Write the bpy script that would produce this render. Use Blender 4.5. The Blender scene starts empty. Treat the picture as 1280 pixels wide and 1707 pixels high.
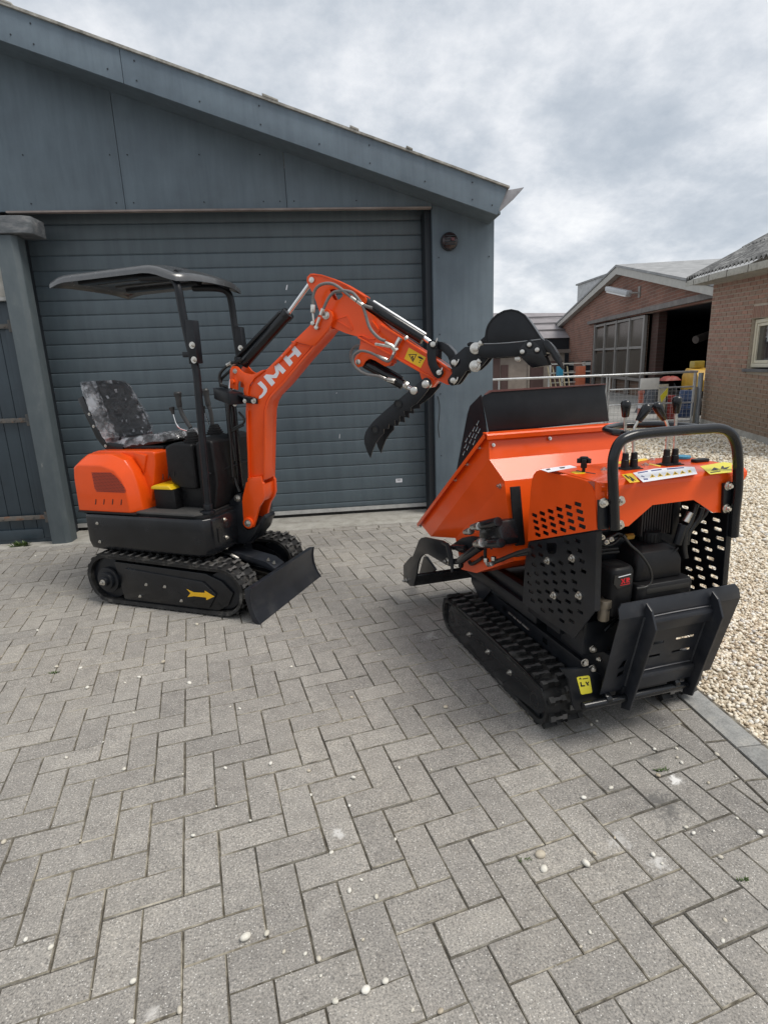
import bpy, bmesh, math, random
import numpy as np
from mathutils import Vector, Matrix
from mathutils.geometry import tessellate_polygon
random.seed(7)
scene = bpy.context.scene
COL = scene.collection
R = math.radians
# ---------------------------------------------------------------- camera
cam = bpy.data.cameras.new('camera')
cam_o = bpy.data.objects.new('camera', cam); COL.objects.link(cam_o)
cam.sensor_fit = 'VERTICAL'; cam.sensor_height = 24.0; cam.lens = 0.93633 * 1000 / 1707 * 24.0
cam.clip_start = 0.05; cam.clip_end = 400
rt = Vector((0.99346172, -0.10778093, -0.03764404)); up = Vector((0.0625588, 0.23811651, 0.96921975))
fw = Vector((0.09549974, 0.96523769, -0.24330228))
m = Matrix.Identity(4)
for i in range(3):
    m[i][0] = rt[i]; m[i][1] = up[i]; m[i][2] = -fw[i]
m.translation = Vector((0, 0, 1.43457)); cam_o.matrix_world = m
scene.camera = cam_o
# ---------------------------------------------------------------- world and sun
SUN_EL, SUN_AZ = R(62), R(122)      # azimuth from +Y clockwise: over the right shoulder
w = bpy.data.worlds.new('World'); scene.world = w; w.use_nodes = True
nt = w.node_tree; nt.nodes.clear()
def wn(t, **k):
    n = nt.nodes.new(t)
    for a, b in k.items(): setattr(n, a, b)
    return n
out = wn('ShaderNodeOutputWorld'); bg = wn('ShaderNodeBackground'); bg.inputs[1].default_value = 0.1
sky = wn('ShaderNodeTexSky', sky_type='NISHITA', sun_disc=False, sun_elevation=SUN_EL, sun_rotation=SUN_AZ)
tc = wn('ShaderNodeTexCoord'); sep = wn('ShaderNodeSeparateXYZ'); nt.links.new(tc.outputs['Generated'], sep.inputs[0])
def wmath(op, a, b=None):
    n = wn('ShaderNodeMath', operation=op)
    for i, v in enumerate((a, b)):
        if v is None: continue
        if hasattr(v, 'links'): nt.links.new(v, n.inputs[i])
        else: n.inputs[i].default_value = v
    return n.outputs[0]
zc = wmath('ADD', wmath('MAXIMUM', sep.outputs[2], 0.0), 0.40)
comb = wn('ShaderNodeCombineXYZ')
nt.links.new(wmath('DIVIDE', sep.outputs[0], zc), comb.inputs[0]); nt.links.new(wmath('DIVIDE', sep.outputs[1], zc), comb.inputs[1])
def wnoise(scale, detail, rough, dist=0.0, off=(0, 0, 0)):
    mp = wn('ShaderNodeMapping'); mp.inputs['Location'].default_value = off
    nt.links.new(comb.outputs[0], mp.inputs[0])
    n = wn('ShaderNodeTexNoise'); n.inputs['Scale'].default_value = scale; n.inputs['Detail'].default_value = detail
    n.inputs['Roughness'].default_value = rough; n.inputs['Distortion'].default_value = dist
    nt.links.new(mp.outputs[0], n.inputs['Vector']); return n.outputs['Fac']
c1 = wnoise(1.15, 4, 0.5, 0.0, (0.4, 2.9, 0)); c2 = wnoise(4.6, 8, 0.62, 0.0, (7.3, 2.2, 0))
mixf = wmath('ADD', wmath('MULTIPLY', c1, 0.56), wmath('MULTIPLY', c2, 0.44))
cr = wn('ShaderNodeValToRGB'); nt.links.new(mixf, cr.inputs[0])
e = cr.color_ramp.elements
e[0].position = 0.39; e[0].color = (4.0, 4.45, 5.0, 1)
e[1].position = 0.59; e[1].color = (8.0, 8.1, 8.2, 1)
for p, c in ((0.45, (4.8, 5.2, 5.7, 1)), (0.50, (5.9, 6.2, 6.6, 1)), (0.54, (6.9, 7.1, 7.4, 1))):
    n = e.new(p); n.color = c
mx = wn('ShaderNodeMix', data_type='RGBA'); mx.inputs[0].default_value = 0.93
nt.links.new(sky.outputs[0], mx.inputs[6]); nt.links.new(cr.outputs[0], mx.inputs[7])
nt.links.new(mx.outputs[2], bg.inputs[0]); nt.links.new(bg.outputs[0], out.inputs[0])
sun = bpy.data.lights.new('sun', 'SUN'); sun.energy = 2.2; sun.angle = R(26); sun.color = (1.0, 0.95, 0.87)
sun_o = bpy.data.objects.new('sun', sun); COL.objects.link(sun_o)
sd = Vector((math.sin(SUN_AZ) * math.cos(SUN_EL), math.cos(SUN_AZ) * math.cos(SUN_EL), math.sin(SUN_EL)))
sun_o.rotation_euler = sd.to_track_quat('Z', 'Y').to_euler(); sun_o.location = (0, 0, 20)
scene.view_settings.view_transform = 'Standard'; scene.view_settings.look = 'None'
scene.view_settings.exposure = 0.34; scene.view_settings.gamma = 1.0; scene.view_settings.use_curve_mapping = False
scene.render.engine = 'CYCLES'
# ---------------------------------------------------------------- helpers
AX = {'x': 0, 'y': 1, 'z': 2}
def p3(ax, c, p):
    v = list(p); v.insert(AX[ax], c); return Vector(v)
class MB:
    def __init__(s): s.bm = bmesh.new()
    def face(s, pts):
        try: return s.bm.faces.new([s.bm.verts.new(p) for p in pts])
        except ValueError: return None
    def prism(s, ax, c0, c1, pts, holes=()):
        """solid between two parallel planes; outline (and holes) in the other two axes"""
        loops = [pts] + list(holes)
        A = [[s.bm.verts.new(p3(ax, c0, p)) for p in lp] for lp in loops]
        B = [[s.bm.verts.new(p3(ax, c1, p)) for p in lp] for lp in loops]
        if not holes:
            s.bm.faces.new(A[0]); s.bm.faces.new(list(reversed(B[0])))
        else:
            fa = [v for l in A for v in l]; fb = [v for l in B for v in l]
            for t in tessellate_polygon([[v.co for v in l] for l in A]):
                try: s.bm.faces.new([fa[i] for i in t]); s.bm.faces.new([fb[i] for i in reversed(t)])
                except ValueError: pass
        for a, b in zip(A, B):
            n = len(a)
            for i in range(n):
                j = (i + 1) % n
                s.bm.faces.new((a[i], b[i], b[j], a[j]))
        return s
    def box(s, x0, x1, y0, y1, z0, z1):
        return s.prism('z', z0, z1, [(x0, y0), (x1, y0), (x1, y1), (x0, y1)])
    def obox(s, c, d, u, n, L, W, T):
        """box centred at c with axes d, u, n and full sizes L, W, T"""
        c, d, u, n = map(Vector, (c, d, u, n)); d = d.normalized() * L / 2; u = u.normalized() * W / 2; n = n.normalized() * T / 2
        V = [s.bm.verts.new(c + a * d + b * u + k * n) for a in (-1, 1) for b in (-1, 1) for k in (-1, 1)]
        for f in ((0, 1, 3, 2), (4, 6, 7, 5), (0, 4, 5, 1), (2, 3, 7, 6), (0, 2, 6, 4), (1, 5, 7, 3)): s.bm.faces.new([V[i] for i in f])
        return s
    def loft(s, rings, cap=True):
        V = [[s.bm.verts.new(p) for p in r] for r in rings]; n = len(V[0])
        for a, b in zip(V, V[1:]):
            for i in range(n):
                j = (i + 1) % n; s.bm.faces.new((a[i], a[j], b[j], b[i]))
        if cap: s.bm.faces.new(list(reversed(V[0]))); s.bm.faces.new(V[-1])
        return s
    def cyl(s, p0, p1, r, seg=16, r2=None, rings=None):
        p0, p1 = Vector(p0), Vector(p1); d = (p1 - p0)
        z = d.normalized(); a = z.orthogonal().normalized(); b = z.cross(a)
        rr = rings or [(0, r), (1, r if r2 is None else r2)]
        return s.loft([[p0 + d * t + (a * math.cos(2 * math.pi * i / seg) + b * math.sin(2 * math.pi * i / seg)) * q for i in range(seg)] for t, q in rr])
    def tube(s, pts, r, seg=10, sm=6, closed=False):
        P = [Vector(p) for p in pts]
        if sm > 1 and len(P) > 2:
            Q = []
            n = len(P); rng = n if closed else n - 1
            for i in range(rng):
                a = P[(i - 1) % n] if closed or i > 0 else P[0]; b = P[i]; c = P[(i + 1) % n]
                d = P[(i + 2) % n] if closed or i + 2 < n else P[-1]
                for k in range(sm):
                    t = k / sm
                    Q.append(0.5 * ((2 * b) + (c - a) * t + (2 * a - 5 * b + 4 * c - d) * t * t + (3 * b - a - 3 * c + d) * t ** 3))
            if not closed: Q.append(P[-1])
            P = Q
        rings = []; prev = None; n = len(P)
        for i in range(n):
            t = ((P[(i + 1) % n] if closed or i < n - 1 else P[i]) - (P[i - 1] if closed or i > 0 else P[i]))
            if t.length < 1e-9: t = Vector((0, 0, 1))
            t.normalize()
            if prev is None: a = t.orthogonal().normalized()
            else: a = (prev - t * prev.dot(t)).normalized()
            prev = a; b = t.cross(a)
            rings.append([P[i] + (a * math.cos(2 * math.pi * k / seg) + b * math.sin(2 * math.pi * k / seg)) * r for k in range(seg)])
        if closed: rings.append(rings[0]); return s.loft(rings, cap=False)
        return s.loft(rings)
    def strip(s, ax, c0, c1, line, th):
        """flat bar of thickness th following a polyline, wide along the axis ax"""
        L = [Vector((p[0], p[1])) for p in line]; n = len(L); A = []; B = []
        for i in range(n):
            t = (L[min(i + 1, n - 1)] - L[max(i - 1, 0)]).normalized(); nn = Vector((-t.y, t.x)) * th / 2
            A.append(tuple(L[i] + nn)); B.append(tuple(L[i] - nn))
        return s.prism(ax, c0, c1, A + B[::-1])
    def ball(s, c, r, sub=1, sc=(1, 1, 1)):
        k = bmesh.ops.create_icosphere(s.bm, subdivisions=sub, radius=1)
        for v in k['verts']: v.co = Vector((v.co.x * r * sc[0], v.co.y * r * sc[1], v.co.z * r * sc[2])) + Vector(c)
        return s
    def bolt(s, c, n, r=0.009, h=0.008):
        c = Vector(c); n = Vector(n).normalized()
        s.cyl(c, c + n * 0.003, r * 1.5, 14); s.cyl(c + n * 0.003, c + n * (0.003 + h), r, 6)
        return s.cyl(c + n * (0.003 + h), c + n * (0.003 + h * 1.7), r * 0.55, 8)
    def bevel(s, w, seg=2, ang=28):
        s.bm.normal_update()
        bmesh.ops.recalc_face_normals(s.bm, faces=s.bm.faces)
        ed = [e for e in s.bm.edges if len(e.link_faces) == 2 and e.calc_face_angle(0) > R(ang)]
        bmesh.ops.bevel(s.bm, geom=ed, offset=w, segments=seg, profile=0.6, affect='EDGES', clamp_overlap=True)
        return s
    def build(s, name, mat, parent=None, smooth=35, label=None, kind=None):
        bmesh.ops.recalc_face_normals(s.bm, faces=s.bm.faces)
        me = bpy.data.meshes.new(name); s.bm.to_mesh(me); s.bm.free()
        for p in me.polygons: p.use_smooth = True
        me.set_sharp_from_angle(angle=R(smooth))
        me.materials.append(mat)
        return link(name, me, parent, label, kind)
def link(name, me, parent=None, label=None, kind=None):
    o = bpy.data.objects.new(name, me); COL.objects.link(o)
    if parent is not None: o.parent = parent
    if label: o['label'] = label
    if kind: o['kind'] = kind
    return o
def thing(name, label, cat, loc=(0, 0, 0), rz=0, group=None):
    o = bpy.data.objects.new(name, None); COL.objects.link(o); o.empty_display_size = 0.1
    o.location = loc; o.rotation_euler = (0, 0, rz); return tag(o, label, cat, group)
def tag(o, label, cat, group=None):
    o['label'] = label; o['category'] = cat
    if group: o['group'] = group
    return o
def rrect(x0, y0, x1, y1, r, n=3):
    P = []
    for cx, cy, a in ((x1 - r, y1 - r, 0), (x0 + r, y1 - r, 90), (x0 + r, y0 + r, 180), (x1 - r, y0 + r, 270)):
        for k in range(n + 1):
            t = R(a + 90 * k / n); P.append((cx + r * math.cos(t), cy + r * math.sin(t)))
    return P
def circ(cx, cy, r, n=16): return [(cx + r * math.cos(2 * math.pi * k / n), cy + r * math.sin(2 * math.pi * k / n)) for k in range(n)]
# ---------------------------------------------------------------- materials
def mat(name, col, rough=0.5, metal=0.0, coat=0.0, spec=0.5):
    m = bpy.data.materials.new(name); m.use_nodes = True
    b = m.node_tree.nodes['Principled BSDF']
    b.inputs['Base Color'].default_value = (*col, 1); b.inputs['Roughness'].default_value = rough
    b.inputs['Metallic'].default_value = metal; b.inputs['Coat Weight'].default_value = coat
    b.inputs['Coat Roughness'].default_value = 0.08; b.inputs['Specular IOR Level'].default_value = spec
    return m
class NT:
    def __init__(s, m): s.m = m; s.t = m.node_tree; s.b = s.t.nodes['Principled BSDF']; s.co = None
    def n(s, t, **k):
        n = s.t.nodes.new(t)
        for a, b in k.items(): setattr(n, a, b)
        return n
    def l(s, a, b): s.t.links.new(a, b)
    def coord(s, mode='Object', scale=(1, 1, 1)):
        if mode == 'World': o = s.n('ShaderNodeNewGeometry').outputs['Position']
        else: o = s.n('ShaderNodeTexCoord').outputs[mode]
        mp = s.n('ShaderNodeMapping'); mp.inputs['Scale'].default_value = scale; s.l(o, mp.inputs[0]); return mp.outputs[0]
    def noise(s, scale, detail=4, rough=0.55, mode='World', sc=(1, 1, 1), dist=0):
        n = s.n('ShaderNodeTexNoise'); s.l(s.coord(mode, sc), n.inputs['Vector'])
        n.inputs['Scale'].default_value = scale; n.inputs['Detail'].default_value = detail; n.inputs['Roughness'].default_value = rough
        n.inputs['Distortion'].default_value = dist
        return n.outputs['Fac']
    def ramp(s, f, stops):
        r = s.n('ShaderNodeValToRGB'); s.l(f, r.inputs[0]); e = r.color_ramp.elements
        while len(e) < len(stops): e.new(0.5)
        for k, (p, c) in zip(e, stops): k.position = p; k.color = (*c, 1) if len(c) == 3 else (c[0],) * 3 + (1,)
        return r.outputs[0]
    def mix(s, f, a, b, mode='MIX'):
        n = s.n('ShaderNodeMix', data_type='RGBA', blend_type=mode)
        for i, v in ((0, f), (6, a), (7, b)):
            if hasattr(v, 'links'): s.l(v, n.inputs[i])
            elif i == 0: n.inputs[0].default_value = v
            else: n.inputs[i].default_value = (*v, 1)
        return n.outputs[2]
    def mul(s, f, k, add=0.0):
        n = s.n('ShaderNodeMath', operation='MULTIPLY_ADD'); s.l(f, n.inputs[0]); n.inputs[1].default_value = k; n.inputs[2].default_value = add
        return n.outputs[0]
    def base(s, c): s.l(c, s.b.inputs['Base Color'])
    def rough(s, f): s.l(f, s.b.inputs['Roughness'])
    def bump(s, f, st=0.3, d=0.002):
        n = s.n('ShaderNodeBump'); n.inputs['Strength'].default_value = st; n.inputs['Distance'].default_value = d
        s.l(f, n.inputs['Height']); s.l(n.outputs[0], s.b.inputs['Normal'])
def wear(name, col, rough=0.4, metal=0.0, coat=0.0, var=0.12, scale=14, bump=0.0, dust=0.0, rv=0.15, spec=0.5):
    """paint with faint tone and gloss variation and optional dust"""
    m = mat(name, col, rough, metal, coat, spec); k = NT(m)
    f = k.noise(scale, 6, 0.6); g = k.noise(scale * 9, 3, 0.6)
    lo = tuple(c * (1 - var) for c in col); hi = tuple(min(1, c * (1 + var) + 0.002) for c in col)
    c = k.ramp(f, [(0.3, lo), (0.7, hi)])
    if dust:
        d = k.ramp(k.noise(scale * 0.6, 8, 0.7), [(0.52, (0.0,)), (0.75, (dust,))]); c = k.mix(d, c, (0.30, 0.28, 0.25))
    k.base(c); k.rough(k.mul(f, rv * 2, rough - rv))
    if bump: k.bump(g, bump, 0.001)
    return m
ORANGE = wear('orange_paint', (0.80, 0.082, 0.005), 0.32, coat=0.3, spec=0.3, var=0.06, scale=6, rv=0.06)
BLACKG = wear('gloss_black_paint', (0.006, 0.007, 0.009), 0.25, coat=0.15, var=0.3, scale=8, rv=0.08, dust=0.015, spec=0.35)
BLACKM = wear('matt_black_steel', (0.008, 0.0095, 0.0125), 0.34, var=0.3, scale=9, rv=0.1, dust=0.03, bump=0.08, spec=0.32)
CHAR = wear('charcoal_paint', (0.016, 0.018, 0.023), 0.34, spec=0.35, var=0.25, scale=7, rv=0.08, dust=0.10, bump=0.08)
PLAST = wear('black_plastic', (0.009, 0.009, 0.010), 0.45, spec=0.25, var=0.2, scale=30, rv=0.08, bump=0.2)
RUBBER = wear('track_rubber', (0.016, 0.016, 0.016), 0.6, var=0.4, scale=18, rv=0.12, dust=0.40, bump=0.4, spec=0.3)
RUBW = wear('worn_lug_rubber', (0.075, 0.073, 0.071), 0.55, var=0.35, scale=24, dust=0.3, bump=0.4, spec=0.3)
HOSE = wear('rubber_hose', (0.012, 0.012, 0.012), 0.4, var=0.2, scale=60)
GHOSE = wear('grey_sleeved_hose', (0.16, 0.155, 0.15), 0.5, var=0.25, scale=150, bump=0.3)
STEEL = wear('zinc_bolt_steel', (0.62, 0.60, 0.56), 0.3, metal=1.0, var=0.15, scale=60)
CHROME = mat('chrome_rod', (0.78, 0.78, 0.78), 0.12, 1.0)
WHITE = mat('white_print', (0.75, 0.76, 0.80), 0.45)
YELLOW = mat('yellow_label', (0.80, 0.52, 0.01), 0.4)
LYEL = mat('lemon_label', (0.72, 0.64, 0.05), 0.4)
INK = mat('black_print', (0.012, 0.012, 0.012), 0.5)
REDINK = mat('red_print', (0.55, 0.01, 0.02), 0.4)
BLUE = mat('blue_plastic', (0.03, 0.22, 0.36), 0.4)
ARROW = mat('amber_print', (0.75, 0.42, 0.01), 0.4)

# paving: each brick its own tone, speckled aggregate, joint sand caught on the edges
def paver_mat(per_island):
    m = mat('concrete_paver', (0.24, 0.235, 0.225), 0.85); k = NT(m)
    if per_island: rnd = k.n('ShaderNodeNewGeometry').outputs['Random Per Island']
    else: rnd = k.n('ShaderNodeObjectInfo').outputs['Random']
    c = k.ramp(rnd, [(0.0, (0.258, 0.245, 0.227)), (0.35, (0.284, 0.269, 0.248)), (0.7, (0.300, 0.285, 0.262)), (1.0, (0.328, 0.311, 0.285))])
    big = k.noise(0.9, 5, 0.6)
    c = k.mix(0.85, c, k.ramp(big, [(0.3, (0.80, 0.80, 0.81)), (0.5, (1, 1, 1)), (0.7, (1.14, 1.12, 1.08))]), 'MULTIPLY')
    mid = k.noise(16, 6, 0.65)
    c = k.mix(0.8, c, k.ramp(mid, [(0.3, (0.80, 0.79, 0.78)), (0.5, (1, 1, 1)), (0.72, (1.16, 1.15, 1.13))]), 'MULTIPLY')
    sp = k.noise(170, 4, 0.8)
    c = k.mix(0.95, c, k.ramp(sp, [(0.35, (0.34, 0.34, 0.34)), (0.46, (0.84, 0.84, 0.84)), (0.56, (1.05, 1.04, 1.03)), (0.68, (1.8, 1.77, 1.7))]), 'MULTIPLY')
    vo = k.n('ShaderNodeTexVoronoi'); vo.inputs['Scale'].default_value = 120; k.l(k.coord('World'), vo.inputs['Vector'])
    fl = k.ramp(vo.outputs['Distance'], [(0.14, (1,)), (0.24, (0,))])
    pick = k.ramp(vo.outputs['Color'], [(0.48, (0,)), (0.52, (1,))])
    c = k.mix(k.mix(1, fl, pick, 'MULTIPLY'), c, (0.60, 0.58, 0.54))
    st = k.ramp(k.noise(5.5, 8, 0.72, dist=0.8), [(0.60, (0,)), (0.72, (0.50,))])
    c = k.mix(st, c, (0.42, 0.40, 0.37))
    dk = k.ramp(k.noise(2.3, 6, 0.7, dist=0.5), [(0.30, (0.30,)), (0.40, (0,))])
    c = k.mix(dk, c, (0.11, 0.105, 0.10))
    for (px_, py_, r_, col_, am) in STAINS:
        vm = k.n('ShaderNodeVectorMath', operation='DISTANCE'); k.l(k.coord('World'), vm.inputs[0]); vm.inputs[1].default_value = (px_, py_, 0)
        s_ = k.n('ShaderNodeMath', operation='MULTIPLY_ADD'); k.l(k.noise(22, 6, 0.7, dist=1.0), s_.inputs[0]); s_.inputs[1].default_value = -r_ * 6.0; s_.inputs[2].default_value = r_ * 3.0
        t_ = k.n('ShaderNodeMath', operation='SUBTRACT'); k.l(vm.outputs['Value'], t_.inputs[0]); k.l(s_.outputs[0], t_.inputs[1])
        f_ = k.n('ShaderNodeMapRange'); k.l(t_.outputs[0], f_.inputs[0]); f_.inputs[1].default_value = r_ * 0.1; f_.inputs[2].default_value = r_; f_.inputs[3].default_value = am; f_.inputs[4].default_value = 0
        c = k.mix(f_.outputs[0], c, col_)
    k.base(c); k.bump(k.mix(0.5, sp, mid), 0.75, 0.0022)
    return m
STAINS = [(p[0], p[1], r, c, a) for p, (r, c, a) in zip([(1.0407,1.4634,0.0),(1.1482,1.5748,0.0),(0.8224,1.3592,0.0),(0.8988,1.26,0.0),(-0.0359,1.5099,0.0),(1.1277,1.6897,0.0),(1.4899,1.9591,-0.0),(0.9938,1.894,0.0),(0.5029,2.8191,0.0),(-0.4838,1.0452,0.0)], ((0.075, (0.09, 0.088, 0.085), 0.75), (0.028, (0.75, 0.74, 0.72), 0.9), (0.03, (0.5, 0.49, 0.47), 0.6), (0.025, (0.6, 0.59, 0.57), 0.7), (0.022, (0.6, 0.59, 0.57), 0.8), (0.05, (0.11, 0.11, 0.105), 0.5), (0.06, (0.13, 0.13, 0.125), 0.5), (0.05, (0.5, 0.49, 0.47), 0.4), (0.04, (0.5, 0.49, 0.46), 0.5), (0.02, (0.6, 0.58, 0.55), 0.7)))]
PAVER = paver_mat(False); PAVER_I = paver_mat(True)
def noisy(name, stops, scale, rough=0.8, bump=0.4, d=0.004, detail=8, scale2=None, stops2=None, sc=(1, 1, 1), dist=0):
    m = mat(name, (0.3, 0.3, 0.3), rough); k = NT(m); f = k.noise(scale, detail, 0.62, sc=sc, dist=dist)
    c = k.ramp(f, stops)
    if stops2:
        g = k.noise(scale2, 6, 0.6); c = k.mix(1, c, k.ramp(g, stops2), 'MULTIPLY')
    k.base(c); k.bump(f, bump, d); return m
DIRTE = noisy('dirt_on_chamfer', [(0.30, (0.06, 0.053, 0.042)), (0.44, (0.13, 0.118, 0.095)), (0.54, (0.23, 0.215, 0.18)), (0.68, (0.34, 0.32, 0.28))], 17, scale2=2.2, stops2=[(0.38, (0.55, 0.55, 0.55)), (0.62, (1.6, 1.55, 1.45))])
SAND = noisy('joint_sand', [(0.3, (0.05, 0.043, 0.033)), (0.5, (0.115, 0.10, 0.078)), (0.64, (0.22, 0.20, 0.16)), (0.75, (0.34, 0.32, 0.27))], 28, bump=0.8, scale2=240, stops2=[(0.35, (0.5, 0.5, 0.5)), (0.65, (1.4, 1.4, 1.4))])
CONC = noisy('weathered_concrete', [(0.28, (0.24, 0.225, 0.195)), (0.5, (0.36, 0.345, 0.31)), (0.72, (0.46, 0.445, 0.41))], 7, bump=0.5, scale2=120, stops2=[(0.3, (0.72, 0.72, 0.72)), (0.6, (1.08, 1.08, 1.08))])
KERB = noisy('kerb_concrete', [(0.28, (0.17, 0.17, 0.165)), (0.5, (0.27, 0.27, 0.26)), (0.72, (0.38, 0.365, 0.33))], 9, bump=0.5, scale2=150, stops2=[(0.3, (0.7, 0.7, 0.7)), (0.6, (1.1, 1.1, 1.1))])
YARD = noisy('yard_concrete', [(0.3, (0.20, 0.195, 0.18)), (0.7, (0.31, 0.30, 0.28))], 1.2, bump=0.2, scale2=30, stops2=[(0.3, (0.85, 0.85, 0.85)), (0.7, (1.1, 1.1, 1.1))])
GRAVB = noisy('gravel_bed', [(0.3, (0.22, 0.185, 0.13)), (0.5, (0.48, 0.42, 0.32)), (0.62, (0.72, 0.65, 0.53))], 42, bump=1.0, d=0.012)
def stone_mat(name):
    m = mat(name, (0.5, 0.46, 0.38), 0.75); k = NT(m); r = k.n('ShaderNodeNewGeometry').outputs['Random Per Island']
    c = k.ramp(r, [(0.0, (0.38, 0.30, 0.21)), (0.15, (0.56, 0.46, 0.33)), (0.45, (0.74, 0.65, 0.51)), (0.8, (0.82, 0.76, 0.64)), (0.93, (0.86, 0.83, 0.76)), (1, (0.42, 0.40, 0.38))])
    k.base(k.mix(0.6, c, k.ramp(k.noise(120, 4, 0.6), [(0.3, (0.75, 0.75, 0.75)), (0.7, (1.12, 1.12, 1.12))]), 'MULTIPLY')); return m
STONE = stone_mat('gravel_stone')
PEB = mat('pale_pebble', (0.58, 0.55, 0.47), 0.7); _k = NT(PEB)
_r = _k.n('ShaderNodeObjectInfo').outputs['Random']
_k.base(_k.mix(0.6, _k.ramp(_r, [(0, (0.42, 0.36, 0.27)), (0.4, (0.60, 0.57, 0.49)), (1, (0.72, 0.70, 0.64))]), _k.ramp(_k.noise(160, 4), [(0.3, (0.8, 0.8, 0.8)), (0.7, (1.1, 1.1, 1.1))]), 'MULTIPLY'))
def wall_paint(name, col, streak=0.16, rough=0.55):
    m = mat(name, col, rough); k = NT(m)
    a = k.noise(2.2, 7, 0.62); b = k.noise(7, 5, 0.6, sc=(2.2, 2.2, 0.25)); g = k.noise(260, 2, 0.5)
    c = k.mix(1, tuple(col), k.ramp(a, [(0.3, (1 - streak,) * 3), (0.5, (1, 1, 1)), (0.7, (1 + streak, 1 + streak, 1 + streak * 0.9))]), 'MULTIPLY')
    c = k.mix(0.7, c, k.ramp(b, [(0.35, (0.86, 0.87, 0.88)), (0.6, (1.08, 1.08, 1.07))]), 'MULTIPLY')
    sp = k.ramp(k.noise(38, 5, 0.8), [(0.735, (0,)), (0.76, (0.7,))]); c = k.mix(sp, c, (0.35, 0.34, 0.33))
    k.base(c); k.bump(g, 0.15, 0.001); k.rough(k.mul(a, 0.3, rough - 0.15)); return m
WALLP = wall_paint('slate_grey_wall_paint', (0.108, 0.142, 0.170))
FASC = wall_paint('slate_grey_board_paint', (0.128, 0.168, 0.205), 0.2)
DOORP = wall_paint('slate_grey_door_enamel', (0.092, 0.122, 0.142), 0.08, 0.42)
POSTP = noisy('chipped_dark_post_paint', [(0.3, (0.070, 0.090, 0.100)), (0.6, (0.088, 0.108, 0.118)), (0.70, (0.105, 0.125, 0.13)), (0.745, (0.24, 0.24, 0.23))], 14, rough=0.6, bump=0.6, d=0.004, sc=(1, 1, 0.4))
GATEP = wall_paint('dark_blue_gate_paint', (0.030, 0.045, 0.058), 0.2, 0.4)
DARK = mat('dark_reveal_paint', (0.014, 0.019, 0.025), 0.6)
# ================================================================ the ground
def sheet(name, pts, z, mat_, kind='structure', cuts=0):
    b = MB(); f = b.face([(x, y, z) for x, y in pts]); 
    return b.build(name, mat_, kind=kind)
sheet('ground', [(-150, -60), (150, -60), (150, 200), (-150, 200)], -0.06, YARD)
sheet('sand_bed', [(-5.0, -1.5), (1.60, -1.5), (1.60, 5.75), (-5.0, 5.75)], -0.007, SAND)
YD = sheet('yard', [(-4, 12.35), (60, 12.35), (60, 80), (-4, 80)], 0.0, YARD)
# herringbone paving ------------------------------------------------
U = 0.106; TH = 0.21828110039; OX, OY = -7.282828 * U, 20.343535 * U
au = Vector((math.cos(TH), math.sin(TH))); av = Vector((math.sin(TH), -math.cos(TH)))
def clip(poly, px_, py_, nx, ny):
    out = []
    for i in range(len(poly)):
        a, b = poly[i], poly[(i + 1) % len(poly)]
        da = (a[0] - px_) * nx + (a[1] - py_) * ny; db = (b[0] - px_) * nx + (b[1] - py_) * ny
        if da >= 0: out.append(a)
        if da * db < 0:
            t = da / (da - db); out.append((a[0] + (b[0] - a[0]) * t, a[1] + (b[1] - a[1]) * t))
    return out
def inset(poly, d):
    n = len(poly); res = []
    for i in range(n):
        p0, p1, p2 = Vector(poly[i - 1]), Vector(poly[i]), Vector(poly[(i + 1) % n])
        e1 = (p1 - p0).normalized(); e2 = (p2 - p1).normalized()
        n1 = Vector((-e1.y, e1.x)); n2 = Vector((-e2.y, e2.x)); k = 1 + n1.dot(n2)
        res.append(tuple(p1 + (n1 + n2) * d / max(k, 0.3)))
    return res
def area(p): return 0.5 * sum(p[i][0] * p[(i + 1) % len(p)][1] - p[(i + 1) % len(p)][0] * p[i][1] for i in range(len(p)))
bricks = []
def add_brick(poly):
    if len(poly) < 3: return
    if area(poly) < 0: poly = poly[::-1]
    if area(poly) < 0.0016: return
    bricks.append(poly)
for c in range(-70, 70):
    for r in range(-70, 70):
        d = (c - r) % 4
        if d == 0: W_, H_ = 2, 1
        elif d == 3: W_, H_ = 1, 2
        else: continue
        o = Vector((OX, OY)) + au * (c * U) + av * (r * U)
        q = [o, o + au * W_ * U, o + au * W_ * U + av * H_ * U, o + av * H_ * U]
        cx = sum(p.x for p in q) / 4; cy = sum(p.y for p in q) / 4
        if cx < -4.4 or cx > 1.6 or cy < -0.9 or cy > 5.5: continue
        if abs(cx) > 1.25 * cy + 1.6: continue
        poly = [(p.x, p.y) for p in q][::-1]
        poly = clip(poly, 1.372, 0, -1, 0)
        if len(poly) >= 3: poly = clip(poly, 0, 5.085, 0, -1)
        add_brick(poly)
y = 0.9 - 8 * 0.2115
while y < 5.1:                                   # stretcher row along the kerb
    add_brick([(1.376, y), (1.468, y), (1.468, y + 0.208), (1.376, y + 0.208)]); y += 0.2115
x = -4.2
while x < 1.46:                                  # soldier row along the threshold
    add_brick([(x, 5.088), (x + 0.208, 5.088), (x + 0.208, 5.187), (x, 5.187)]); x += 0.2115
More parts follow.
